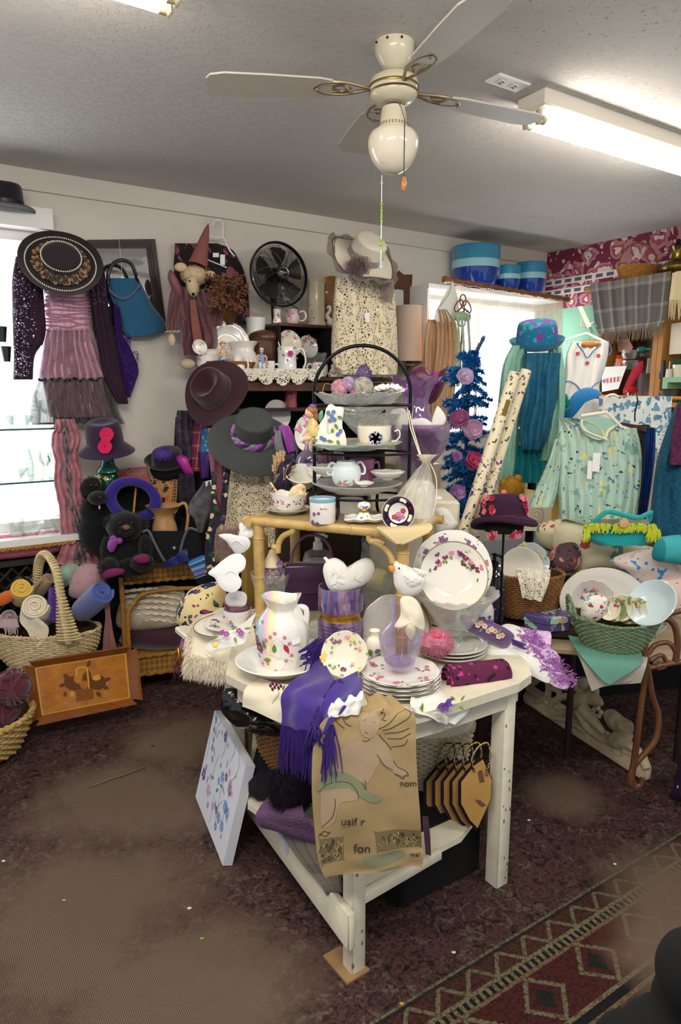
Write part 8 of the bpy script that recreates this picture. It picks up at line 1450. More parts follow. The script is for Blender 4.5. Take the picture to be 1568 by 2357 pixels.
thing('tinsel_scarf','magenta scarf with gold tinsel fringe hanging left of the throw','scarf',[('cloth',m,mt('magenta_silk','7a2a5e',.5,sh=.4)),('fringe',f,mt('wine_fringe','5c1f38',.7)),('gold_tinsel',g,mt('gold_tinsel','c98a1e',.2,me=.9))])
# ---------------------------------------------------------------- bamboo shelf
ZB=1.152;FL,FR,BR2,BL2=V((-.31,2.35,ZB)),V((.215,2.115,ZB)),V((.335,2.38,ZB)),V((-.19,2.60,ZB));bam=mt('bamboo','c9a765',.4,v=.3,vs=18,b=('n',40,.3),coat=.3)
def bamboo(m,pts,r,nodes=4):
 m.tube(pts,r,n=12);P_=[V(p)for p in pts];L=sum((P_[i+1]-P_[i]).length for i in range(len(P_)-1))
 for k in range(nodes):
  d=L*(k+.6)/nodes;i=0
  while i<len(P_)-2 and d>(P_[i+1]-P_[i]).length:d-=(P_[i+1]-P_[i]).length;i+=1
  e=(P_[i+1]-P_[i]).normalized();q=P_[i]+e*d;m.tube([q-e*.003,q,q+e*.003],[r*1.02,r*1.13,r*1.02],n=12)
fm_=M();ex=(FR-FL).normalized()*.03;ey_=(BR2-FR).normalized()*.03;bamboo(fm_,[FL-ex,FR+ex],.0165);bamboo(fm_,[BL2-ex,BR2+ex],.0155);bamboo(fm_,[FL-ey_,BL2+ey_],.0155,3);bamboo(fm_,[FR-ey_,BR2+ey_],.0155,3)
sf_=M();sf_.flat=True;sf_.add([p+V((0,0,z))for z in(.002,.012)for p in(FL,FR,BR2,BL2)],[[3,2,1,0],[4,5,6,7],[0,1,5,4],[1,2,6,5],[2,3,7,6],[3,0,4,7]]);parts=[('shelf_frame',fm_,bam),('shelf_surface',sf_,mt('shelf_cane_board','a8946a',.5))]
for p in(FL,FR,BR2,BL2):l=M();c=V((.01,2.36,0));q=p+(c-p)*.07;bamboo(l,[V((q.x,q.y,ZT)),V((q.x,q.y,ZB-.005))],.020,3);parts.append(('leg',l,bam))
BP=PL(FL.lerp(FR,.5),(FR-FL).cross(UP));BP.n=BP.n if BP.n.y<0 else-BP.n
for pts in([(640,1262),(628,1258)],[(640,1272),(642,1250),(652,1234),(668,1226),(674,1222),(674,1208)],[(886,1252),(872,1246),(852,1244),(850,1230),(850,1214)],[(860,1246),(880,1256),(898,1276),(905,1296)]):l=M();bamboo(l,cr([BP(px,py)for px,py in pts],5),.0105,2);parts.append(('curved_brace',l,bam))
thing('bamboo_shelf','mottled bamboo shelf standing on the white table','shelf',parts)
ZS=ZB+.014;PB2=Z(ZS)
# ---------------------------------------------------------------- tiered stand
ys=2.37;S_=Y(ys);ks=S_.k(834,1000);cx0=S_(834,900).x;ir=BLKM;m=M();WX=110*ks;zt_=lambda py:S_(834,py).z
arch=[V((cx0-WX,ys,zt_(1130))),V((cx0-WX,ys,zt_(930)))]+[V((cx0+WX*cos(a),ys,zt_(905)+(zt_(795)-zt_(905))*sin(a)))for a in[PI-i*PI/24 for i in range(25)]]+[V((cx0+WX,ys,zt_(930))),V((cx0+WX,ys,zt_(1150)))];m.tube(arch,.0062,n=10)
rings=[]
for py in(932,1042,1142):r_=M();r_.tube([V((cx0+WX*cos(a),ys+WX*.62*sin(a),zt_(py)))for a in[i*PI/24 for i in range(48)]],.0042,n=8,closed=True);rings.append(('ring',r_,ir))
feet=[]
for sx_,sy_ in((-.5,-.55),(.35,.5),(.85,.15),(-.85,.25)):l=M();l.tube([V((cx0+WX*sx_,ys+WX*sy_*.62,zt_(1142))),V((cx0+WX*sx_,ys+WX*sy_*.9,zt_(1170))),V((cx0+WX*sx_*1.1,ys+WX*sy_*1.0,ZS+.003))],.0055,n=8,sm=3);feet.append(('foot',l,ir))
thing('tiered_stand','black wrought-iron three-tier plate stand with arched top','plate stand',[('arched_frame',m,ir)]+rings+feet)
def dish(name,label,px,py,rpx,depth,mat,sc__=(0,0),foot=.5,y=ys,cat='plate',dz=.006):c=Y(y)(px,py);c.z+=dz;m=M();platem(m,c,UP,rpx*ks,depth,.005,sc__,foot=foot,segs=72);return one(name,label,cat,m,mat)
tp('ruffled_glass_bowl','ruffled clear glass bowl on the top tier of the stand','bowl',825,[(0,958),(40,958),(60,942),(80,926),(100,906),(98,904),(78,920),(56,938),(0,948)],ys,CUT,mod=lambda a,r,z,v:(r*(1+.03*cos(a*12)),z+.004*cos(a*12)*(v>.3)),n=96)
tp('footed_glass_bowl','star-cut glass bowl just below the top tier','bowl',852,[(0,1000),(30,1000),(46,985),(62,966),(70,952),(68,952),(42,982),(0,990)],ys+.05,CUT,mod=lambda a,r,z,v:(r*(1+.03*abs(cos(a*8))),z),n=60)
dish('glass_cake_plate','clear glass plate with rippled rim on the middle tier',808,1036,116,.020,glass('ripple_glass','e2efe9',a=.3,bump=30),(14,.02));dish('pressed_glass_plate','pressed glass plate on the lowest tier',822,1136,104,.030,CUT,(20,.02))
for px,py,r,mm,lab in((782,893,20,'pink_glitter','pink glitter ball with gold loop at the left of the top bowl'),(802,884,17,'lilac_glitter','lilac glitter ball behind the pink one'),(836,892,24,'green_lilac_glitter','large green and lilac glittered ball below the purple chick'),(815,903,10,'rose_glitter','small rose glitter ball in the top bowl')):
 m=M();c=Y(ys-.02)(px,py);m.ball(c,r*ks,n=20,nz=.06,ns=60);cl={'pink':'cc8fa0','lila':'b596bb','gree':'b3ab9c','rose':'d88aa0'}[mm[:4]];parts=[('ball',m,mt(mm,cl,.35,v=.6,vs=70,b=('v',220,.8)))]
 if px==782:g=M();g.tube([c+V((-r*ks*.8,0,r*ks*.3)),c+V((-r*ks*1.6,0,r*ks*.5)),c+V((-r*ks*1.9,0,-r*ks*.4)),c+V((-r*ks*1.7,0,-r*ks*.9))],.0018,n=5,sm=5);parts.append(('gold_loop',g,GOLD))
 thing('glitter_ball',lab,'ornament',parts,'glitter ornaments')if len(parts)>1 else one('glitter_ball',lab,'ornament',m,parts[0][2],'glitter ornaments')
m=M();c=Y(ys+.02)(838,862);m.ball(c,(16*ks,14*ks,20*ks),n=14);m.ball(c+V((-.025,0,-.028)),(22*ks,16*ks,14*ks),n=12);m.furball(c,(16*ks,14*ks,20*ks),700,.010,.0009,droop=.1);m.furball(c+V((-.025,0,-.028)),(22*ks,16*ks,14*ks),400,.010,.0009);bk=M();bk.lathe([(0,0),(.003,0),(0,.008)],c+V((.010,-.022,.006)),fr((.3,-1,0)),n=8);thing('fluffy_chick','fuzzy grey-purple chick perched in the top bowl','ornament',[('body',m,mt('dusk_purple_fluff','6d5e86',.98)),('beak',bk,YELP)])
m=M();c=Y(ys-.01)(893,901)
for i in range(7):m.petals(c+V((.012*(i-3),-.004*(i%2),.004*(i%3))),V((.3*(i-3)*.3,-.5,1)),.022,6,cup=.5,ph=i)
one('white_silk_flower','white silk flower lying in the top glass bowl at right','artificial flower',m,WHT)
yf=ys-.10;F_=Y(yf);sk=mt('bisque_skin','e3b592',.25,coat=.4);bd_=M();bd_.tube([F_(722,1002),F_(724,990),F_(722,974),F_(718,962)],[.020,.018,.014,.007],n=12,sm=3);ar=M();ar.tube([F_(714,970),F_(710,986),F_(700,1000),F_(697,1004)],[.006,.005,.004,.003],n=7,sm=2);ar.tube([F_(728,972,.01),F_(722,990,.015),F_(706,1004,.01)],[.006,.005,.004],n=7,sm=2);lg=M();lg.tube([F_(722,1002),F_(712,1008,.01),F_(702,1012,.01),F_(699,1018)],[.011,.010,.007,.004],n=8,sm=3);lg.tube([F_(724,1004),F_(716,1018,.008),F_(714,1036,.005)],[.011,.008,.004],n=8,sm=3)
hd=M();hd.ball(F_(714,950),(.017,.018,.019),n=16);hd.ball(F_(704,952),(.004,.004,.003),n=6);hr=M();hr.ball(F_(718,946),(.020,.019,.018),n=14,nz=.1);hr.ball(F_(726,958),(.009,.01,.018),n=10);bw=M();bw.puff([(712,932),(722,930),(728,936),(720,940)],F_,.004,h=.01);wi=M();wi.puff([(730,958),(742,944),(744,960),(736,972)],Y(yf+.02),.004);dr=M();dr.lathe([(.015,.030),(.019,.018),(.022,0),(.019,-.006),(0,0)],F_(723,1000),n=20)
thing('fairy_figurine','seated porcelain fairy girl in yellow beside the forget-me-not holder','figurine',[('torso',bd_,mt('yellow_bisque','d5c46c',.25,coat=.5)),('skirt',dr,mt('yellow_bisque','d5c46c',.25,coat=.5)),('arms',ar,sk),('legs',lg,sk),('head',hd,sk),('hair',hr,mt('auburn_glaze','9c5e36',.3)),('hair_bow',bw,PURPP),('wings',wi,mt('green_wing','6fae98',.3))])
K_=Y(ys-.09);kc=mt('gilt_white_china','f0ecdd',.15,coat=.6);m=M();m.puff([(752,1028),(748,980),(752,940),(762,930),(775,936),(786,930),(792,942),(788,975),(792,1020),(776,1026)],K_,.006,rings=5);lo2=M();lo2.puff([(728,1026),(726,1008),(734,990),(745,985),(752,1000),(770,995),(786,985),(795,1000),(795,1028),(760,1034)],Y(ys-.115),.008,rings=5);d2=M()
for px,py in((756,950),(764,958),(760,968),(768,948),(740,1008),(747,1012),(778,1000),(784,992),(770,966)):d2.petals((K_ if py<975 else Y(ys-.115))(px,py,.012),V((0,-1,.1)),.0075,5,0,1,cup=0)
l3=M()
for px,py,a in((770,975,-1),(776,958,-.4),(765,985,-1.5),(752,1014,-.2),(732,1012,3.4),(776,1012,-1.2)):l3.leaf((K_ if py<990 else Y(ys-.115))(px,py,.011),V((0,-1,0)),V((cos(a),0,sin(a))),.024,.011)
sd_=M();sd_.puff([(728,1026),(738,1024),(752,1028),(752,940),(746,960),(732,985)],Y(ys-.10),.004,rings=3)
thing('letter_holder','white china holder with forget-me-nots on the middle tier','letter holder',[('back_panel',m,kc),('front_panel',lo2,kc),('side_panel',sd_,kc),('forget_me_nots',d2,[BLUP,YELP]),('leaves',l3,GRNP)])
yc=ys-.03;c=Y(yc)(868,1030);m=M();platem(m,c,UP,52*ks,.012,.003);one('cream_saucer','cream saucer under the pansy teacup on the middle tier','saucer',m,CREAMP);cup=M();sf=cup.lathe([(0,.004),(26*ks,.004),(34*ks,.012),(38*ks,.03),(39*ks,46*ks),(37*ks,46*ks),(35*ks,.03),(0,.008)],c+V((-.01,0,.006)),n=40);pan=M();p_=c+V((-.008,-.0,.035));
for i,a in enumerate((.3,1.5,2.7,3.9,5.2)):pan.petals(V((p_.x+.012*cos(a),yc-38.5*ks,p_.z+.012*sin(a))),V((0,-1,0)),.013,5,i%2,2,cup=0,w=.6)
h=M();handlem(h,c+V((39*ks,0,.055)),c+V((33*ks,0,.022)),V((1,0,0)),.0028,.02);thing('pansy_teacup','cream teacup painted with a big pale blue pansy on the middle tier','teacup',[('cup',cup,CREAMP),('painted_pansy',pan,[mt('pansy_blue','8a96cc',.4),mt('pansy_pale','c3c0dd',.4),YELP]),('handle',h,CREAMP)])
yl=ys-.05;tp('sugar_bowl','pale celadon two-handled sugar bowl with flower garland on the lowest tier','sugar bowl',797,[(0,1118),(22,1118),(30,1108),(35,1092),(32,1074),(24,1066),(22,1062),(20,1062),(28,1074),(0,1080)],yl,mt('celadon_porcelain','dfe9e6',.12,coat=.7),3,((822,1066),(830,1090),.004,.018),sm=3,col=(1,2),ds=.005,extra=[('left_handle',(lambda h:(handlem(h,Y(yl)(772,1068),Y(yl)(764,1092),V((-1,0,0)),.004,.018),h)[1])(M()),mt('celadon_porcelain','dfe9e6',.12,coat=.7))])
tp('mauve_mug','mauve straight mug with tag on the lowest tier','mug',834,[(0,1112),(25,1112),(28,1062),(29,1056),(27,1056),(24,1108),(0,1108)],ys+.05,mt('mauve_glaze','94507a',.2,coat=.5),0,((860,1066),(856,1098),.004,.02));dish('shell_dish','white scalloped dish at the left of the lowest tier',756,1098,42,.03,PORC,(16,.03),.3,ys+.0,'dish');dish('petal_dish','white petal-edged dish at the right of the lowest tier',892,1106,38,.022,PORC,(8,.06),.3,ys-.02,'dish');dish('leaf_saucer','small white leaf-shaped saucer in front of the sugar bowl',838,1122,20,.008,PORC,(5,.12),.4,ys-.09,'dish')
c=PB2(663,1180);m=M();kk=Y(c.y).k(663,1180);top=platem(m,(c.x,c.y,ZS+.002),UP,52*kk,.014,.003,(10,.02));plate_sprigs(m,top,(3.3,3.9,4.5,5.1,5.7),.82,.005,52*kk,3,(6,1));e=M();e.tube([top(a*PI/30,1.0)[0]for a in range(60)],.001,n=4,closed=True);thing('violet_saucer','gilt-edged saucer with violet sprigs at the left of the bamboo shelf','saucer',[('saucer',m,dec(PORC)),('gilt_rim',e,GOLD)])
c2=V((c.x+.005,c.y,ZS+.010));m=M();r_=40*kk
def ruf(a,r,z,v):w=min(1,max(0,v*2.4-.6))if v<.6 else 1;return r*(1+.03*w*cos(a*6)),z+.005*w*cos(a*6)
sf=m.lathe([(0,0),(r_*.55,0),(r_*.72,.006),(r_*.98,.03),(r_*1.0,.045),(r_*1.08,.062),(r_*1.06,.062),(r_*.95,.045),(r_*.92,.03),(0,.012)],c2,n=60,mod=ruf)
for a in range(9):sprig(m,onlathe(sf,-PI+a*PI/8,.36,r_,.12),5,.0045,3,(6,1))
one('gravy_bowl','ruffled white bowl ringed with violet posies on the gilt saucer','bowl',m,dec(PORC));m=M();m.puff([(664,1142),(672,1122),(690,1113),(703,1120),(702,1140),(682,1146)],Y(c.y),.012,nz=.006,ns=50);m.tube([Y(c.y)(648,1150),Y(c.y)(636,1130),Y(c.y)(622,1110)],.004,n=6,sm=3);one('peach_petals','peach fabric petals and a green stem in the violet bowl','artificial flower',m,floral('peach_petal','ecd9ae',[('e08a4a',.3,1),('f1e5cc',.3,1.2)],40))
c=PB2(743,1202);kk=Y(c.y).k(743,1180);m=M();H=58*kk;r_=30*kk;sf=m.lathe([(0,0),(r_*.94,0),(r_,.004),(r_,H),(r_*.93,H),(r_*.93,.008),(0,.006)],(c.x,c.y,ZS),n=40);bnd=M();bnd.lathe([(r_*1.005,H*.84),(r_*1.02,H*.9),(r_*1.02,H*.99),(r_*.93,H*1.0),(r_*.925,H*.9)],(c.x,c.y,ZS),n=40);sprig(m,onlathe(sf,-PI/2-.55,.36,r_,H*1.6),5,.008,5,(2,));tx=text_m('Bernie',.009,(c.x+.004,c.y-r_-.0008,ZS+H*.62),fr((0,-1,0)),.0002)
thing('named_mug','white mug with pale blue rim, violets and a small written name','mug',[('mug',m,dec(PORC)),('blue_rim',bnd,mt('sky_blue_glaze','7fb0c8',.2,coat=.5)),('lettering',tx,BRNP)])
c=PB2(838,1202);kk=Y(c.y).k(838,1195);m=M();m.sheet([[V((c.x+u*.066,c.y+v*.045,ZS+.004+.014*max(abs(u),abs(v))**4+.002*sin(u*9)*abs(v)))for u in[i/8-1 for i in range(17)]]for v in[i/8-1 for i in range(17)]],.004);one('square_dish','small wavy-edged white square dish on the bamboo shelf','dish',m,PORC)
m=M();bs=V((c.x+.0,c.y,ZS+.009));sf=m.lathe([(0,0),(22*kk,0),(20*kk,.008),(12*kk,.022),(10*kk,.026)],bs,n=30);sprig(m,onlathe(sf,-PI/2,.4,.03,.03),5,.006,4,(2,4));nb=M();nb.lathe([(9*kk,.025),(10*kk,.027),(10*kk,.034),(9*kk,.036)],bs,n=24);tp2=M();sf=tp2.lathe([(9*kk,.036),(15*kk,.042),(16*kk,.050),(12*kk,.059),(0,.062)],bs,n=28);sprig(tp2,onlathe(sf,-PI/2,.4,.02,.03),5,.004,4,(2,4))
thing('china_stopper','white china knob-shaped shaker with violets and gold collar in the square dish','shaker',[('base',m,dec(PORC)),('gold_collar',nb,GOLD),('knob_top',tp2,dec(PORC))])
tp('hidden_teacup','gilt-rimmed white teacup behind the china shaker','teacup',808,[(0,1190),(22,1190),(28,1170),(30,1148),(28,1148),(20,1184),(0,1186)],2.46,PORC)
Ib=Y(2.12);c=Ib(917,1181);kk=Ib.k(917,1181);nn=V((-.1,-1,.18)).normalized();rot=fr(nn,(.25,0,1))@Matrix.Diagonal((1,1.05,1));r_=37*kk;m=M();m.lathe([(r_,.0),(r_*1.03,.001),(r_*1.0,-.01),(r_*.75,-.034),(r_*.4,-.042),(0,-.042)],c,rot,n=40);i1=M();i1.lathe([(r_*.98,-.001),(r_*.90,-.012),(r_*.62,-.030)],c,rot,n=40);i2=M();i2.lathe([(r_*.62,-.030),(r_*.4,-.034),(0,-.035)],c,rot,n=40);g=M()
for k in range(4):a=k*PI/2+.4;g.puff([(0,0)]*0 or[(917+26*cos(a+t)*1.0*(1 if t else 1),1181+28*sin(a+t))for t in(-.28,0,.28)]+[(917+33*cos(a+.2),1181+35*sin(a+.2)),(917+33*cos(a-.2),1181+35*sin(a-.2))],PL(c,nn),.001,h=-.010,rings=3)
fl3=M()
for px,py,q in((917,1184,1),(928,1176,9),(908,1190,9),(918,1194,2),(926,1190,1)):fl3.petals(PL(c,nn)(px,py,-.031),nn,.009,5,q,5,cup=.05)
thing('imari_bowl','tipped china bowl with cobalt and gold interior and flowers','bowl',[('outside',m,PORC),('cobalt_band',i1,floral('cobalt_gilt','12132e',[('a87a3a',.16,1),('20225a',.3,.8)],60,r=.15)),('white_well',i2,PORC),('reserve_panels',g,CREAMP),('painted_bouquet',fl3,dec(PORC))])
m=M();m.ribbon([(P(870,1212,2.13),P(990,1206,2.16)),(P(868,1220,2.085),P(996,1214,2.10)),(P(888,1236,2.075),P(985,1226,2.085)),(P(910,1252,2.075),P(936,1250,2.075))],nc=14,nz=.003,th=.003);sc_m=M();
for t in range(24):u=t/23;sc_m.ball(P(870+u*50,1216+u*38,2.072)if u<.95 else P(925,1253,2.072),(.004,.002,.004),n=8)
for t in range(14):u=t/13;sc_m.ball(P(925+u*62,1253-u*28,2.075),(.004,.002,.004),n=8)
thing('scalloped_napkin','ecru scallop-edged napkin hanging over the front right corner of the bamboo shelf','napkin',[('cloth',m,mt('ecru_linen','d8c294',.9)),('scalloped_edge',sc_m,mt('ecru_linen','d8c294',.9))])
O_=Y(2.22);m=M();m.rows([(1056,960,990),(1066,972,988),(1082,958,992),(1120,928,998),(1160,900,1004),(1195,890,1000),(1205,905,990)],O_,.05,folds=5,amp=.006,back=.8);t_=M();t_.rows([(1046,958,1010),(1056,968,996),(1066,974,988)],O_,.03,folds=7,amp=.006,back=.9);s_=M();s_.tube([P(942,945,2.33),P(950,985,2.27),P(972,1058,2.20)],.002,n=5);s_.tube([P(938,940,2.33),P(945,985,2.27),P(970,1058,2.20)],.002,n=5);s_.tube([P(990,1066,2.2),P(1004,1100,2.19),P(1004,1150,2.18),P(996,1185,2.18)],.0018,n=5,sm=4)
thing('organza_bag','cream organza drawstring bag hanging from the right side of the stand','bag',[('sheer_bag',m,sheer('cream_organza','ece6d2',.33)),('gathered_top',t_,sheer('cream_organza_top','eee6cc',.8)),('ribbon',s_,CRM)])
m=M();m.lathe([(0,0),(.05,0),(.052,.11),(.03,.13),(0,.13)],PB2(965,1190)+V((0,.0,.002)),n=28);one('wrapped_jar','pale glass jar inside the cream organza bag','jar',m,mt('milk_glass','d8d5cc',.2,coat=.4))
yv=2.76;tp('ruffled_vase','tall violet glass vase with ruffled lip behind the stand','vase',955,[(0,1060),(30,1060),(44,1030),(48,1000),(40,968),(30,940),(28,920),(38,890),(56,872),(54,872),(35,892),(25,920),(27,940),(36,968),(0,975)],yv,glass('violet_glass','d2aedb',a=.45),mod=lambda a,r,z,v:(r*(1+.05*cos(a*7)*(.3<v<.8)),z+.010*cos(a*7)*(r>.075)),n=80,sm=2)
tp('glass_rose_bowl','footed clear bowl filled with violet, holding white ceramic leaves','bowl',965,[(0,1150),(34,1150),(30,1144),(8,1120),(8,1082),(30,1068),(54,1040),(66,1005),(68,975),(66,975),(62,1005),(50,1038),(0,1060)],2.56,glass('lilac_bowl_glass','d9c3de',a=.25),n=48)
m=M();lp(m,965,[(0,1060),(28,1062),(48,1038),(60,1008),(62,990),(0,990)],Y(2.56));one('violet_beads','violet filling inside the footed clear bowl','filling',m,mt('violet_filling','7c4a80',.5,b=('v',120,.8)),kind='stuff')
m=M();w2_=Y(2.49);m.puff([(900,948),(915,940),(932,942),(940,960),(950,965),(975,962),(992,972),(995,985),(985,992),(940,992),(920,990),(905,970)],w2_,.012,nz=.004,ns=30);m.puff([(988,1000),(995,965),(1005,938),(1012,938),(1026,958),(1024,975),(1005,995),(992,1018)],w2_,.012,nz=.004,ns=30);one('white_ceramic_leaves','matt white leaf forms in the footed clear bowl','ornament',m,mt('matt_white_ceramic','e9e4dc',.7))
stp=M();stp.flat=True;stp.box((Y(2.60)(965,1060).x-.02,2.70,(ZT+Y(2.56)(965,1150).z)/2),(.34,.34,Y(2.56)(965,1150).z-ZT-.002),I3,.01);one('white_plinth','white block behind the bamboo shelf carrying the violet vases','plinth',stp,WPAINT)
zq=Y(2.56)(965,1150).z;st2=M();st2.flat=True;st2.box((Y(2.76)(955,1060).x,2.78,(zq+Y(yv)(955,1060).z)/2),(.14,.14,Y(yv)(955,1060).z-zq-.002),I3,.01);one('small_plinth','small grey block under the ruffled violet vase','plinth',st2,mt('grey_block','8a8680',.7))
tp('violet_glass_vase','round violet glass vase behind the left post of the stand','vase',722,[(0,1100),(28,1100),(40,1075),(38,1050),(22,1035),(20,1020),(18,1020),(20,1035),(34,1052),(0,1060)],2.72,PURP,sm=2);tp('ruby_tumbler','dark ruby glass tumbler behind the stand','glass',750,[(0,1085),(18,1085),(20,1038),(18,1038),(0,1080)],2.70,mt('ruby_glass','4d1526',.08,coat=.8));tp('pink_glass_jar','rose-pink glass jar behind the middle tier','jar',770,[(0,1085),(20,1085),(24,1060),(20,1042),(0,1042)],2.74,PURP)
lean('floral_platter','white pink-flowered platter standing behind the fairy figurine',702,1000,40,2.80,(.1,-1,.2),PORC,(1.4,2.6),col=(1,),sx=.6);lean('milk_bowl','white milk glass bowl behind the violet posy bowl',700,1115,40,2.62,(0,-.5,1),PORC,(),sc__=(10,.05),depth=.05);lean('shell_bowl','white shell-edged bowl behind the named mug',740,1100,36,2.66,(0,-.4,1),PORC,(),sc__=(12,.05),depth=.04)
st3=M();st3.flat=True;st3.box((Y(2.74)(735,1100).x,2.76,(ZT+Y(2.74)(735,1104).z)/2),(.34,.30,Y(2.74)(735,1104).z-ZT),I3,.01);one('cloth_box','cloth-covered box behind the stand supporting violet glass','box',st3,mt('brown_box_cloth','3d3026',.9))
m=M();m.puff([(998,1228),(1000,1180),(1012,1168),(1030,1172),(1052,1200),(1054,1208),(1040,1222),(1022,1228)],Y(2.50),.03,nz=.01,ns=22);one('embroidered_hankies','white embroidered handkerchiefs right of the bamboo shelf','handkerchief',m,floral('sprigged_lawn','e9e6de',[('6a5a94',.08,1)],30));m=M();m.puff([(985,1165),(995,1145),(1015,1142),(1024,1160),(1015,1172),(995,1174)],Y(2.60),.03);one('china_egg_dish','small glossy white china piece behind the organza bag','dish',m,PORC)
# ---------------------------------------------------------------- right side of the table
tp('pump_bottle','black pump bottle with gilt purple label, right of the violet plates','soap dispenser',1138,[(0,1438),(20,1438),(21,1430),(21,1335),(16,1318),(9,1312),(9,1302),(0,1302)],2.50,mt('black_bottle','100c14',.12,coat=.6),extra=[('gilt_label',(lambda m:(lp(m,1138,[(21.4,1425),(21.6,1424),(21.6,1346),(21.4,1345)],Y(2.50)),m)[1])(M()),floral('gilt_purple_label','2a1838',[('b08a3a',.2,1)],60,dist=.2)),('pump',(lambda m:(lp(m,1138,[(0,1304),(10,1304),(10,1292),(4,1290),(4,1278),(9,1276),(0,1272)],Y(2.50)),m.tube([Y(2.5)(1138,1277),Y(2.5)(1150,1279),Y(2.5)(1156,1284)],.005,n=8),m)[2])(M()),BLKM)])
tp('blue_flowered_vase','white vase with blue flowers behind the violet silk pouch','vase',1108,[(0,1455),(22,1455),(28,1430),(27,1400),(18,1378),(0,1378)],2.44,PORC,3,col=(4,2),ds=.010,dz=.9)
V_=Y(2.20);m=M();m.puff([(1058,1424),(1066,1414),(1090,1420),(1130,1430),(1165,1446),(1184,1462),(1178,1478),(1164,1493),(1140,1484),(1110,1468),(1074,1450)],V_,.022,nz=.006,ns=20);f=M();f.fringe(P(1178,1470,2.18),P(1180,1484,2.18),46,.055,.0016,d=(.9,-.1,-.35),jit=.3);d2=M();d3=M()
for i in range(9):t=i/8;d2.petals(V_(1092+64*t,1430+34*t+5*sin(i*2),.026),V((0,-1,.3)),.010,5,i%2,cup=.1);d3.leaf(V_(1096+62*t,1436+30*t-6*cos(i),.024),V((0,-1,.3)),V((cos(i*2),0,sin(i*2))),.018,.008)
thing('silk_pouch','violet silk pouch with embroidered flowers and tassel','pouch',[('silk',m,mt('violet_silk','644078',.35,sh=.5)),('tassel',f,mt('violet_tassel','5e4592',.7)),('embroidered_flowers',d2,[mt('peach_thread','d8a98a',.7),mt('ivory_thread','d9cdb8',.7)]),('leaves',d3,mt('sage_thread','76907c',.7))])
NP=PL(TT(1200,1500),V((.10,-.72,.68)));m=M();m.puff([(1118,1500),(1140,1455),(1165,1436),(1200,1444),(1225,1460),(1250,1500),(1285,1560),(1260,1572),(1215,1552),(1160,1540),(1125,1530)],NP,.020,nz=.008,ns=12);m2=M();m2.puff([(1195,1444),(1225,1450),(1268,1455),(1260,1480),(1288,1510),(1290,1545),(1312,1570),(1300,1586),(1268,1575),(1266,1548),(1240,1512),(1208,1480)],NP,.016,h=.006,nz=.010,ns=30)
lc_=M()
for i in range(420):t=R.random();px=1200+t*100+R.uniform(-14,34);py=1450+t*118+R.uniform(-6,16);p=NP(px,py,.018+.006*R.random());lc_.tube([p,p+V((R.uniform(-.012,.012),-.003,R.uniform(-.01,.01))),p+V((R.uniform(-.014,.014),0,R.uniform(-.01,.01)))],.0012,n=4,sm=2,cap=False)
thing('crochet_edged_pillowcase','white pillowcase with wide orchid crochet edging spilling off the table','pillowcase',[('cotton',m,WHT),('crochet_border',m2,mt('orchid_white_crochet','d4b4d8',.9,v=.3,vs=60,b=('v',110,1))),('orchid_thread',lc_,mt('orchid_thread','b070ba',.8))])
a,b=P(1024,1562,1.965),P(1166,1546,2.03);m=M();m.roll(a,b,.048,3,.006,nz=.003);m.tube([a+(b-a)*.05,b-(b-a)*.05],.042,n=16)
one('rolled_magenta_cloth','rolled magenta and black woven cloth at the right front of the table','cloth',m,floral('magenta_ikat','5c1a42',[('b8357e',.24,1),('1c0a18',.26,1.1)],36,dist=.15,r=.9,b=(400,.3)))
m=M();m.ribbon([(P(950,1590,1.86),P(1082,1590,1.97)),(P(945,1615,1.76),P(1088,1600,1.93)),(P(952,1640,1.735),P(1086,1618,1.90)),(P(985,1648,1.76),P(1076,1640,1.87)),(P(1012,1664,1.79),P(1048,1666,1.84))],nc=18,folds=2,amp=.006,th=.002);e=M()
for pts in([(948,1630),(962,1642),(985,1648),(1002,1640),(1008,1656),(1024,1668),(1046,1666),(1062,1652),(1078,1642),(1086,1622),(1092,1606)],):
 P_=cr([P(px,py,1.74+(px-945)/140*.17-.01)for px,py in pts],4)
 for p in P_:e.tube([p+V((.0055*cos(a),-.002,.0055*sin(a)-.002))for a in[k*PI/5 for k in range(10)]],.0013,n=4,closed=True)
d2=M();N2=PL(P(1025,1628,1.79),V((.35,-1,.1)))
for a in(.3,-.4,-1.2,-1.9,-2.7):d2.leaf(N2(1024,1618,.008),N2.n,V((cos(a),0,sin(a))),.030,.016)
d3=M();[d3.leaf(N2(px,py,.008),N2.n,V((cos(a),0,sin(a))),.022,.009)for px,py,a in((1060,1614,.8),(1056,1626,-.6),(972,1634,1.5),(968,1624,-1.2),(1048,1612,2.4))]
thing('painted_napkin','white lace-edged napkin painted with a violet flower, hanging at the front','napkin',[('cloth',m,WHT),('crochet_edge',e,WHT),('painted_flower',d2,mt('violet_fabric_paint','7c55a4',.6)),('painted_leaves',d3,mt('lime_fabric_paint','8aae3a',.6))])
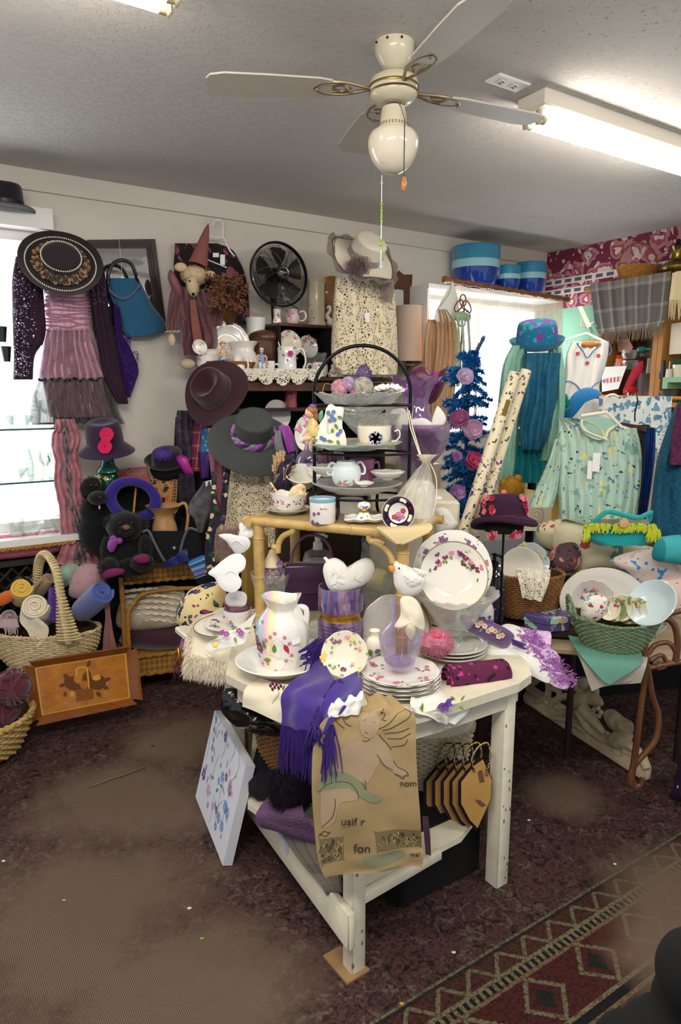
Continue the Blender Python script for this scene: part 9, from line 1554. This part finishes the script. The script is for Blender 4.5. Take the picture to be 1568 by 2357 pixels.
# ---------------------------------------------------------------- front drapes
m=M();m.ribbon([(P(600,1560,1.98),P(735,1592,1.80)),(P(570,1578,1.93),P(700,1604,1.78)),(P(562,1600,1.905),P(690,1640,1.75)),(P(558,1626,1.90),P(670,1672,1.75))],nc=16,folds=1,amp=.004,th=.002,nz=.002);d2=M();NQ=PL(P(635,1605,1.82),V((-.62,-.78,.05)))
for px,py in((628,1580),(642,1577)):d2.petals(NQ(px,py,.03),NQ.n,.014,4,0,cup=0)
d2.stroke([NQ(640,1585,.03),NQ(642,1598,.03),NQ(632,1612,.03),NQ(627,1620,.03)],.002,NQ.n,1);d2.leaf(NQ(650,1590,.03),NQ.n,V((.5,0,.8)),.024,.008,1)
thing('pansy_cloth','off-white cloth painted with a pansy, hanging at the left front of the table','cloth',[('cloth',m,CRM),('painted_pansy',d2,[PLUM,GRNP])])
pv=mt('royal_purple_wool','3e2785',.85,v=.12,vs=8,b=('weave',260,.4),sh=.2);pvd=mt('royal_purple_fringe','35206f',.85)
m=M();m.ribbon([(P(738,1500,2.02),P(760,1560,1.84)),(P(712,1540,1.92),P(790,1580,1.76)),(P(680,1566,1.80),P(760,1600,1.68)),(P(652,1592,1.74),P(742,1622,1.63)),(P(648,1630,1.72),P(735,1650,1.61)),(P(647,1672,1.71),P(722,1686,1.61))],nc=20,folds=1.5,amp=.007,th=.005);m2=M();m2.ribbon([(P(822,1545,1.82),P(834,1576,1.72)),(P(790,1560,1.74),P(826,1606,1.62)),(P(756,1596,1.66),P(800,1628,1.585)),(P(738,1640,1.62),P(768,1660,1.58)),(P(730,1680,1.60),P(750,1690,1.58))],nc=12,folds=1,amp=.006,th=.005)
f=M();f.fringe(P(647,1670,1.70),P(724,1686,1.60),120,.135,.0022,jit=.25);f.fringe(P(720,1680,1.60),P(768,1668,1.575),110,.15,.0022,jit=.4);
for k in range(170):t=R.random();p=P(780-60*t+R.uniform(-8,8),1560+105*t,1.72-.14*t);f.tube([p,p+V((R.uniform(-.02,.02),-.016,-.025)),p+V((R.uniform(-.025,.025),-.01,-.06))],.002,n=4,sm=2,cap=False)
for k in range(60):p=P(738+R.uniform(-14,8),1478+R.uniform(-10,30),2.0);f.tube([p,p+V((-.02,-.02,-.01)),p+V((-.035+R.uniform(-.02,.02),-.03,-.04*R.random()-.01))],.002,n=4,sm=2,cap=False)
thing('purple_shawl','royal purple fringed shawl draped over the front of the table','shawl',[('left_fold',m,pv),('right_fold',m2,pv),('fringe',f,pvd)])
m=M();m.ribbon([(P(770,1600,1.72),P(838,1590,1.74)),(P(760,1622,1.60),P(836,1600,1.60)),(P(755,1642,1.585),P(832,1620,1.585)),(P(758,1652,1.58),P(826,1644,1.58))],nc=14,folds=3,amp=.005,th=.002,nz=.004,ns=20);one('white_hankie','crumpled white embroidered handkerchief between purple shawl and cherub towel','handkerchief',m,WHT)
TWR=[(1600,842,900),(1625,840,925),(1650,756,955),(1700,725,957),(1780,718,960),(1860,720,966),(1940,728,971),(1985,736,975),(2014,748,972)]
yy_=[1.70,1.615,1.585,1.575,1.57,1.565,1.565,1.565,1.565];xt=NT('antiqued_towel');v=xt.co();xt.color(xt.mix(xt.noise(v,9,4,.6),'94794e','bda67a'));xt.bump(xt.noise(v,350,2),.2);tw=fin(xt,.9);m=M();Gt=m.ribbon([(P(l,py+(6 if k>5 else 0),yy_[k]),P(r,py-(22 if k>6 else 0),yy_[k]+.01))for k,(py,l,r)in enumerate(TWR)],nc=30,folds=1.6,amp=.005,th=.003,sub=8);m2=M()
def tpx(px,py,h=.0024):
 k=next((k for k in range(8)if TWR[k][0]<=py<=TWR[k+1][0]),7);t=min(1,max(0,(py-TWR[k][0])/(TWR[k+1][0]-TWR[k][0])));l=TWR[k][1]*(1-t)+TWR[k+1][1]*t;r=TWR[k][2]*(1-t)+TWR[k+1][2]*t;u=min(1,max(0,(px-l)/(r-l)))*30;j=min(len(Gt)-2,(k+t)*8);i0=min(29,int(u));j0=int(j);fu,fv=u-i0,j-j0
 p=Gt[j0][i0].lerp(Gt[j0][i0+1],fu).lerp(Gt[j0+1][i0].lerp(Gt[j0+1][i0+1],fu),fv);return p+V((0,-h,0))
def fill(pts,mi,h=.0026):
 P_=cr(pts,4,True);cxx=sum(p.x for p in P_)/len(P_);cyy=sum(p.y for p in P_)/len(P_);n=len(P_);rg=5;vs=[]
 for k in range(rg):
  t=1-k/rg;vs+=[tpx(cxx+(p.x-cxx)*t,cyy+(p.y-cyy)*t,h)for p in P_]
 vs.append(tpx(cxx,cyy,h));m2.add(vs,[[k*n+i,k*n+(i+1)%n,(k+1)*n+(i+1)%n,(k+1)*n+i]for k in range(rg-1)for i in range(n)]+[[(rg-1)*n+i,(rg-1)*n+(i+1)%n,rg*n]for i in range(n)],mi)
def line(pts,w=.0017,mi=3,h=.0036):m2.stroke([tpx(p.x,p.y,h)for p in cr(pts,6)],w,V((0,-1,0)),mi,0,0)
fill([(800,1712),(830,1700),(870,1700),(880,1730),(864,1770),(842,1800),(800,1802),(765,1780),(778,1745)],1);fill([(862,1690),(890,1715),(906,1752),(934,1775),(930,1786),(908,1780),(884,1762),(864,1730)],1,.003);fill([(832,1650),(850,1636),(872,1650),(872,1680),(852,1698),(832,1684)],1,.0032);fill([(745,1812),(790,1806),(830,1818),(820,1838),(782,1850),(770,1890),(742,1900),(738,1850)],1,.0028)
fill([(733,1800),(760,1778),(800,1780),(830,1796),(850,1820),(880,1838),(862,1846),(832,1832),(800,1804),(768,1804),(736,1822)],2,.0034)
for pts in([(872,1690),(890,1712),(903,1728)],[(906,1752),(916,1766),(934,1774),(940,1784),(932,1784),(928,1792),(918,1786),(908,1782)],[(868,1736),(886,1762),(906,1774)],[(740,1900),(765,1880),(772,1850),(770,1838)],[(734,1822),(760,1804),(800,1800),(820,1815),(826,1834)],[(832,1796),(842,1814),(840,1790)],[(872,1680),(896,1668),(916,1640),(938,1632),(944,1645),(928,1662),(904,1678),(880,1684)],[(884,1690),(920,1688),(942,1678)],[(892,1700),(922,1700),(946,1688)],[(902,1722),(930,1716),(938,1700)],[(872,1640),(886,1644),(880,1656),(890,1660)],[(866,1628),(880,1632),(876,1646)],[(834,1700),(842,1704),(852,1698)],[(838,1658),(842,1656)],[(860,1664),(864,1664)],[(840,1684),(847,1688)],[(760,1700),(752,1720),(760,1740),(756,1762)],[(775,1660),(786,1672),(796,1680)],[(790,1652),(800,1668),(812,1674)],[(733,1918),(745,1908),(758,1912)],[(735,1912),(750,1918),(762,1908)]):line(pts)
for k in range(2):
 y0,y1=(1925,1985)if k==0 else(1908,1955);x0,x1=(735,790)if k==0 else(862,968);fill([(x0,y0),(x0+1,y0),((x0+x1)/2,y0-2),(x1-1,y0-4),(x1,y0-4),(x1+2,y1-6),(x1+1,y1-6),((x0+x1)/2,y1-3),(x0+7,y1),(x0+6,y1)],4,.0022)
 for i in range(34):a,b=R.uniform(x0+4,x1-4),R.uniform(y0+6,y1-8);line([(a,b),(a+R.uniform(-8,8),b-6),(a+R.uniform(-8,8),b+5)],.0016,3 if i%2 else 5)
fill([(838,1972),(900,1962),(930,1968),(925,1992),(850,2000)],2,.0022);tx=M()
for s_,sz,px,py in(('usif r',.030,812,1885),('fon',.034,833,1946),('nom',.024,940,1802),('mal',.018,955,1984)):t_=text_m(s_,sz,tpx(px,py,.0045),fr((0,-1,0)),.0003);tx.add(t_.v,t_.f)
tx.flat=True;thing('cherub_towel','tan tea towel printed with a cherub, hanging over the near corner of the table','tea towel',[('towel',m,tw,[('cherub_print',m2,[tw,mt('cherub_skin','b39a7c',.9),mt('sea_green_drape','8b9070',.9),mt('ink_line','3d342b',.9),mt('antique_band','7d6c4c',.9),mt('pale_vine','bfa878',.9)]),('lettering',tx,mt('ink_line','3d342b',.9))])])
# ---------------------------------------------------------------- under the table
A,B_,C_=Z(0)(513,1998),Z(0)(450,1838),P(566,1768,2.10);h=C_-A;nrm=(B_-A).cross(h).normalized();nrm=nrm if nrm.x<0 else-nrm;m=M();m.flat=True;T=.034
m.add([A,B_,B_+h,A+h,A-nrm*T,B_-nrm*T,B_+h-nrm*T,A+h-nrm*T],[[0,1,2,3],[7,6,5,4],[0,4,5,1],[1,5,6,2],[2,6,7,3],[3,7,4,0]]);d=M();lo3=min(p.z for p in m.v)
for i in range(60):
 u,w=R.random(),R.random();p=A+(B_-A)*(.06+.88*u)+h*(.05+.9*w)
 if i%5<2:d.petals(p,nrm,R.uniform(.010,.026),5,R.choice((0,1,1,2)),cup=0,ph=i)
 elif i%5==2:d.stroke([p,p+h*.14+(B_-A)*R.uniform(-.05,.05),p+h*.3+(B_-A)*R.uniform(-.08,.08)],.002,nrm,3)
 else:d.leaf(p,nrm,h*R.uniform(-1,1)+(B_-A)*R.uniform(-1,1),R.uniform(.02,.045),.014,R.choice((3,4)))
for q in m.v+d.v:q.z-=min(0,lo3)
thing('floral_canvas','white canvas painted with blue and pink flowers leaning by the table','painting',[('canvas',m,mt('white_canvas','dfe2ea',.7)),('painted_flowers',d,[mt('aqua_pink','d9a9c0',.7),mt('aqua_blue','7f9fce',.7),mt('aqua_violet','8a5a9e',.7),mt('aqua_teal','4f8aa6',.7),mt('aqua_sage','8fa8a4',.7)])])
zl_=.238;m=M();m.box((-.14,2.22,.286),(.34,.30,.094),I3,.03);one('folded_dark_cloth','folded dark cloth beneath the brown shelf basket','cloth',m,mt('very_dark_cloth','15101a',.95));b0=V((-.16,2.18,.334));b,li,rm_=basketm(b0,[(.09,0),(.12,.06),(.135,.15)],1,.85,.0045,26,.004,rimr=.007,turns=24);thing('shelf_basket','round brown wicker basket on the lower shelf holding a black plastic bag','basket',[('woven_sides',b,wickd),('inside',li,LIN),('rim',rm_,wickd)])
m=M();m.puff([(508,1632),(510,1600),(522,1584),(560,1590),(620,1620),(660,1660),(655,1690),(600,1690),(550,1672),(520,1652)],Y(2.08),.05,nz=.018,ns=26);one('black_plastic_bag','shiny black plastic bag bulging over the shelf basket','bag',m,mt('black_polythene','0a0b10',.15,coat=.5,b=('v',50,.8)))
m=M();c=P(672,1815,1.93);m.ball(c,(.065,.07,.06),n=16,nz=.2);m.furball(c,(.067,.072,.063),1600,.026,.0014);one('fuzzy_hat','fuzzy blackish-purple knit on top of the mauve blanket','knitwear',m,mt('black_plum_fuzz','160d1a',.98))
MK=lambda px,py:P(px,py,1.88);m=M();m.ribbon([(P(636,1815,2.05),P(700,1830,2.1)),(P(600,1862,1.98),P(700,1870,1.80)),(P(592,1880,1.96),P(740,1920,1.75)),(P(602,1900,1.96),P(760,1945,1.74)),(P(625,1905,2.0),P(760,1950,1.78))],nc=20,nz=.003,th=.012);one('mauve_knit_blanket','folded mauve moss-stitch blanket on the lower shelf','blanket',m,mt('mauve_moss_stitch','6d4d70',.95,b=('v',130,1)))
m=M();m.ribbon([(P(640,1900,2.02),P(760,1900,1.95)),(P(660,1935,1.90),P(770,1945,1.74)),(P(740,2040,1.72),P(785,2030,1.70)),(P(750,2056,1.72),P(788,2048,1.70)),(P(745,2050,1.76),P(788,2045,1.76))],nc=16,nz=.003,th=.014);one('plaid_blanket','folded grey plaid blanket under the mauve blanket','blanket',m,stripes('grey_plaid',[(0,'77705f'),(.3,'2b3048'),(.36,'6f685c'),(.5,'8c6a68'),(.58,'6f685c'),(.8,'2b3048'),(.86,'7c7565')],2,'U',cross=(4,[(0,'6d6658'),(.5,'544f4a'),(.7,'7a7364')])))
m=M();m.ribbon([(P(622,1880,2.0),P(650,1895,1.97)),(P(645,1925,1.93),P(670,1925,1.93)),(P(655,1965,1.925),P(668,1962,1.925))],nc=8,th=.003,nz=.003);one('printed_scrap','pale blue and coral printed cloth corner poking out of the left shelf rail','cloth',m,floral('blue_coral_print','b3bfcf',[('c4685c',.3,1)],16))
b0=V((.30,2.25,zl_));b,li,rm_=basketm(b0,[(.12,0),(.15,.08),(.17,.21)],1,.8,.005,28,.004,rimr=.009,turns=26);cl=M();cl.lathe([(.172,.215),(.155,.23),(.12,.25),(.05,.26),(0,.255)],b0,Matrix.Diagonal((1,.8,1)),n=36,sm=2);thing('white_wicker_basket','off-white wicker basket with cloth on the lower shelf behind the gift bags','basket',[('woven_sides',b,mt('offwhite_wicker','cdbf9f',.55,v=.2,vs=50)),('inside',li,LIN),('rim',rm_,mt('offwhite_wicker','cdbf9f',.55,v=.2,vs=50)),('cloth_cover',cl,CRM)])
for i in range(5):
 Gp=PL(P(1085-i*22,1830,1.93+i*.035),V((.30-.04*i,-1,.10)));dx=-i*20;m=M();q=[(1062+dx,1800),(1092+dx,1762),(1112+dx,1748),(1132+dx*.9,1795),(1130+dx,1838),(1100+dx,1906),(1082+dx,1888),(1062+dx,1850)];m.flat=True;m.prism(q,Gp,-.008,.002);e=M();e.flat=True;cxq,cyq=1098+dx,1828;e.prism([(cxq+(a-cxq)*1.12-3,cyq+(b_-cyq)*1.08)for a,b_ in q],Gp,-.018,-.009);hn=M();pts=cr([Gp(1092+dx,1775,.004),Gp(1086+dx,1750,.010),Gp(1100+dx,1722-i*2,.006),Gp(1122+dx,1712,.006),Gp(1128+dx,1740,.01),Gp(1120+dx,1785,.006)],8);hn.braid(pts,.0042,14,closed=False)
 h2=M();h2.braid([p+V((.0,-.001,.003))for p in pts],.0034,14,closed=False,rr=.0016);parts=[('front_panel',m,mt('gold_kraft','bb8f4c',.7,v=.12)),('dark_scalloped_panel',e,mt('aubergine_card','1c1120',.7)),('rope_handle',hn,mt('black_cord','141017',.8),[('tan_strand',h2,mt('tan_cord','c3ab6a',.8))])]
 if i==0:s=M();s.flat=True;s.prism([(1100,1776),(1110,1772),(1116,1800),(1104,1802)],Gp,.002,.003);s.prism([(1094,1840),(1106,1842),(1120,1854),(1110,1858),(1100,1850)],Gp,.002,.003);parts.append(('stuck_on_shapes',s,mt('rust_grey_paper','6f4a38',.7)))
 thing('gift_bag',['nearest gold gift bag, full face visible, with stuck-on shapes','gold gift bag directly behind the nearest one','middle gold gift bag of the row of five','fourth gold gift bag from the right table leg','farthest gold gift bag, next to the cherub towel'][i],'gift bag',parts,'gift bags on the lower shelf')
m=M();m.ribbon([(P(973,1880,1.85),P(985,1880,1.85)),(P(976,1920,1.80),P(990,1920,1.80)),(P(980,1965,1.79),P(992,1968,1.79))],nc=5,th=.006);one('maroon_ribbon_end','dark maroon ribbon end hanging right of the cherub towel','ribbon',m,mt('maroon_velvet','3b0f26',.8,sh=.8))
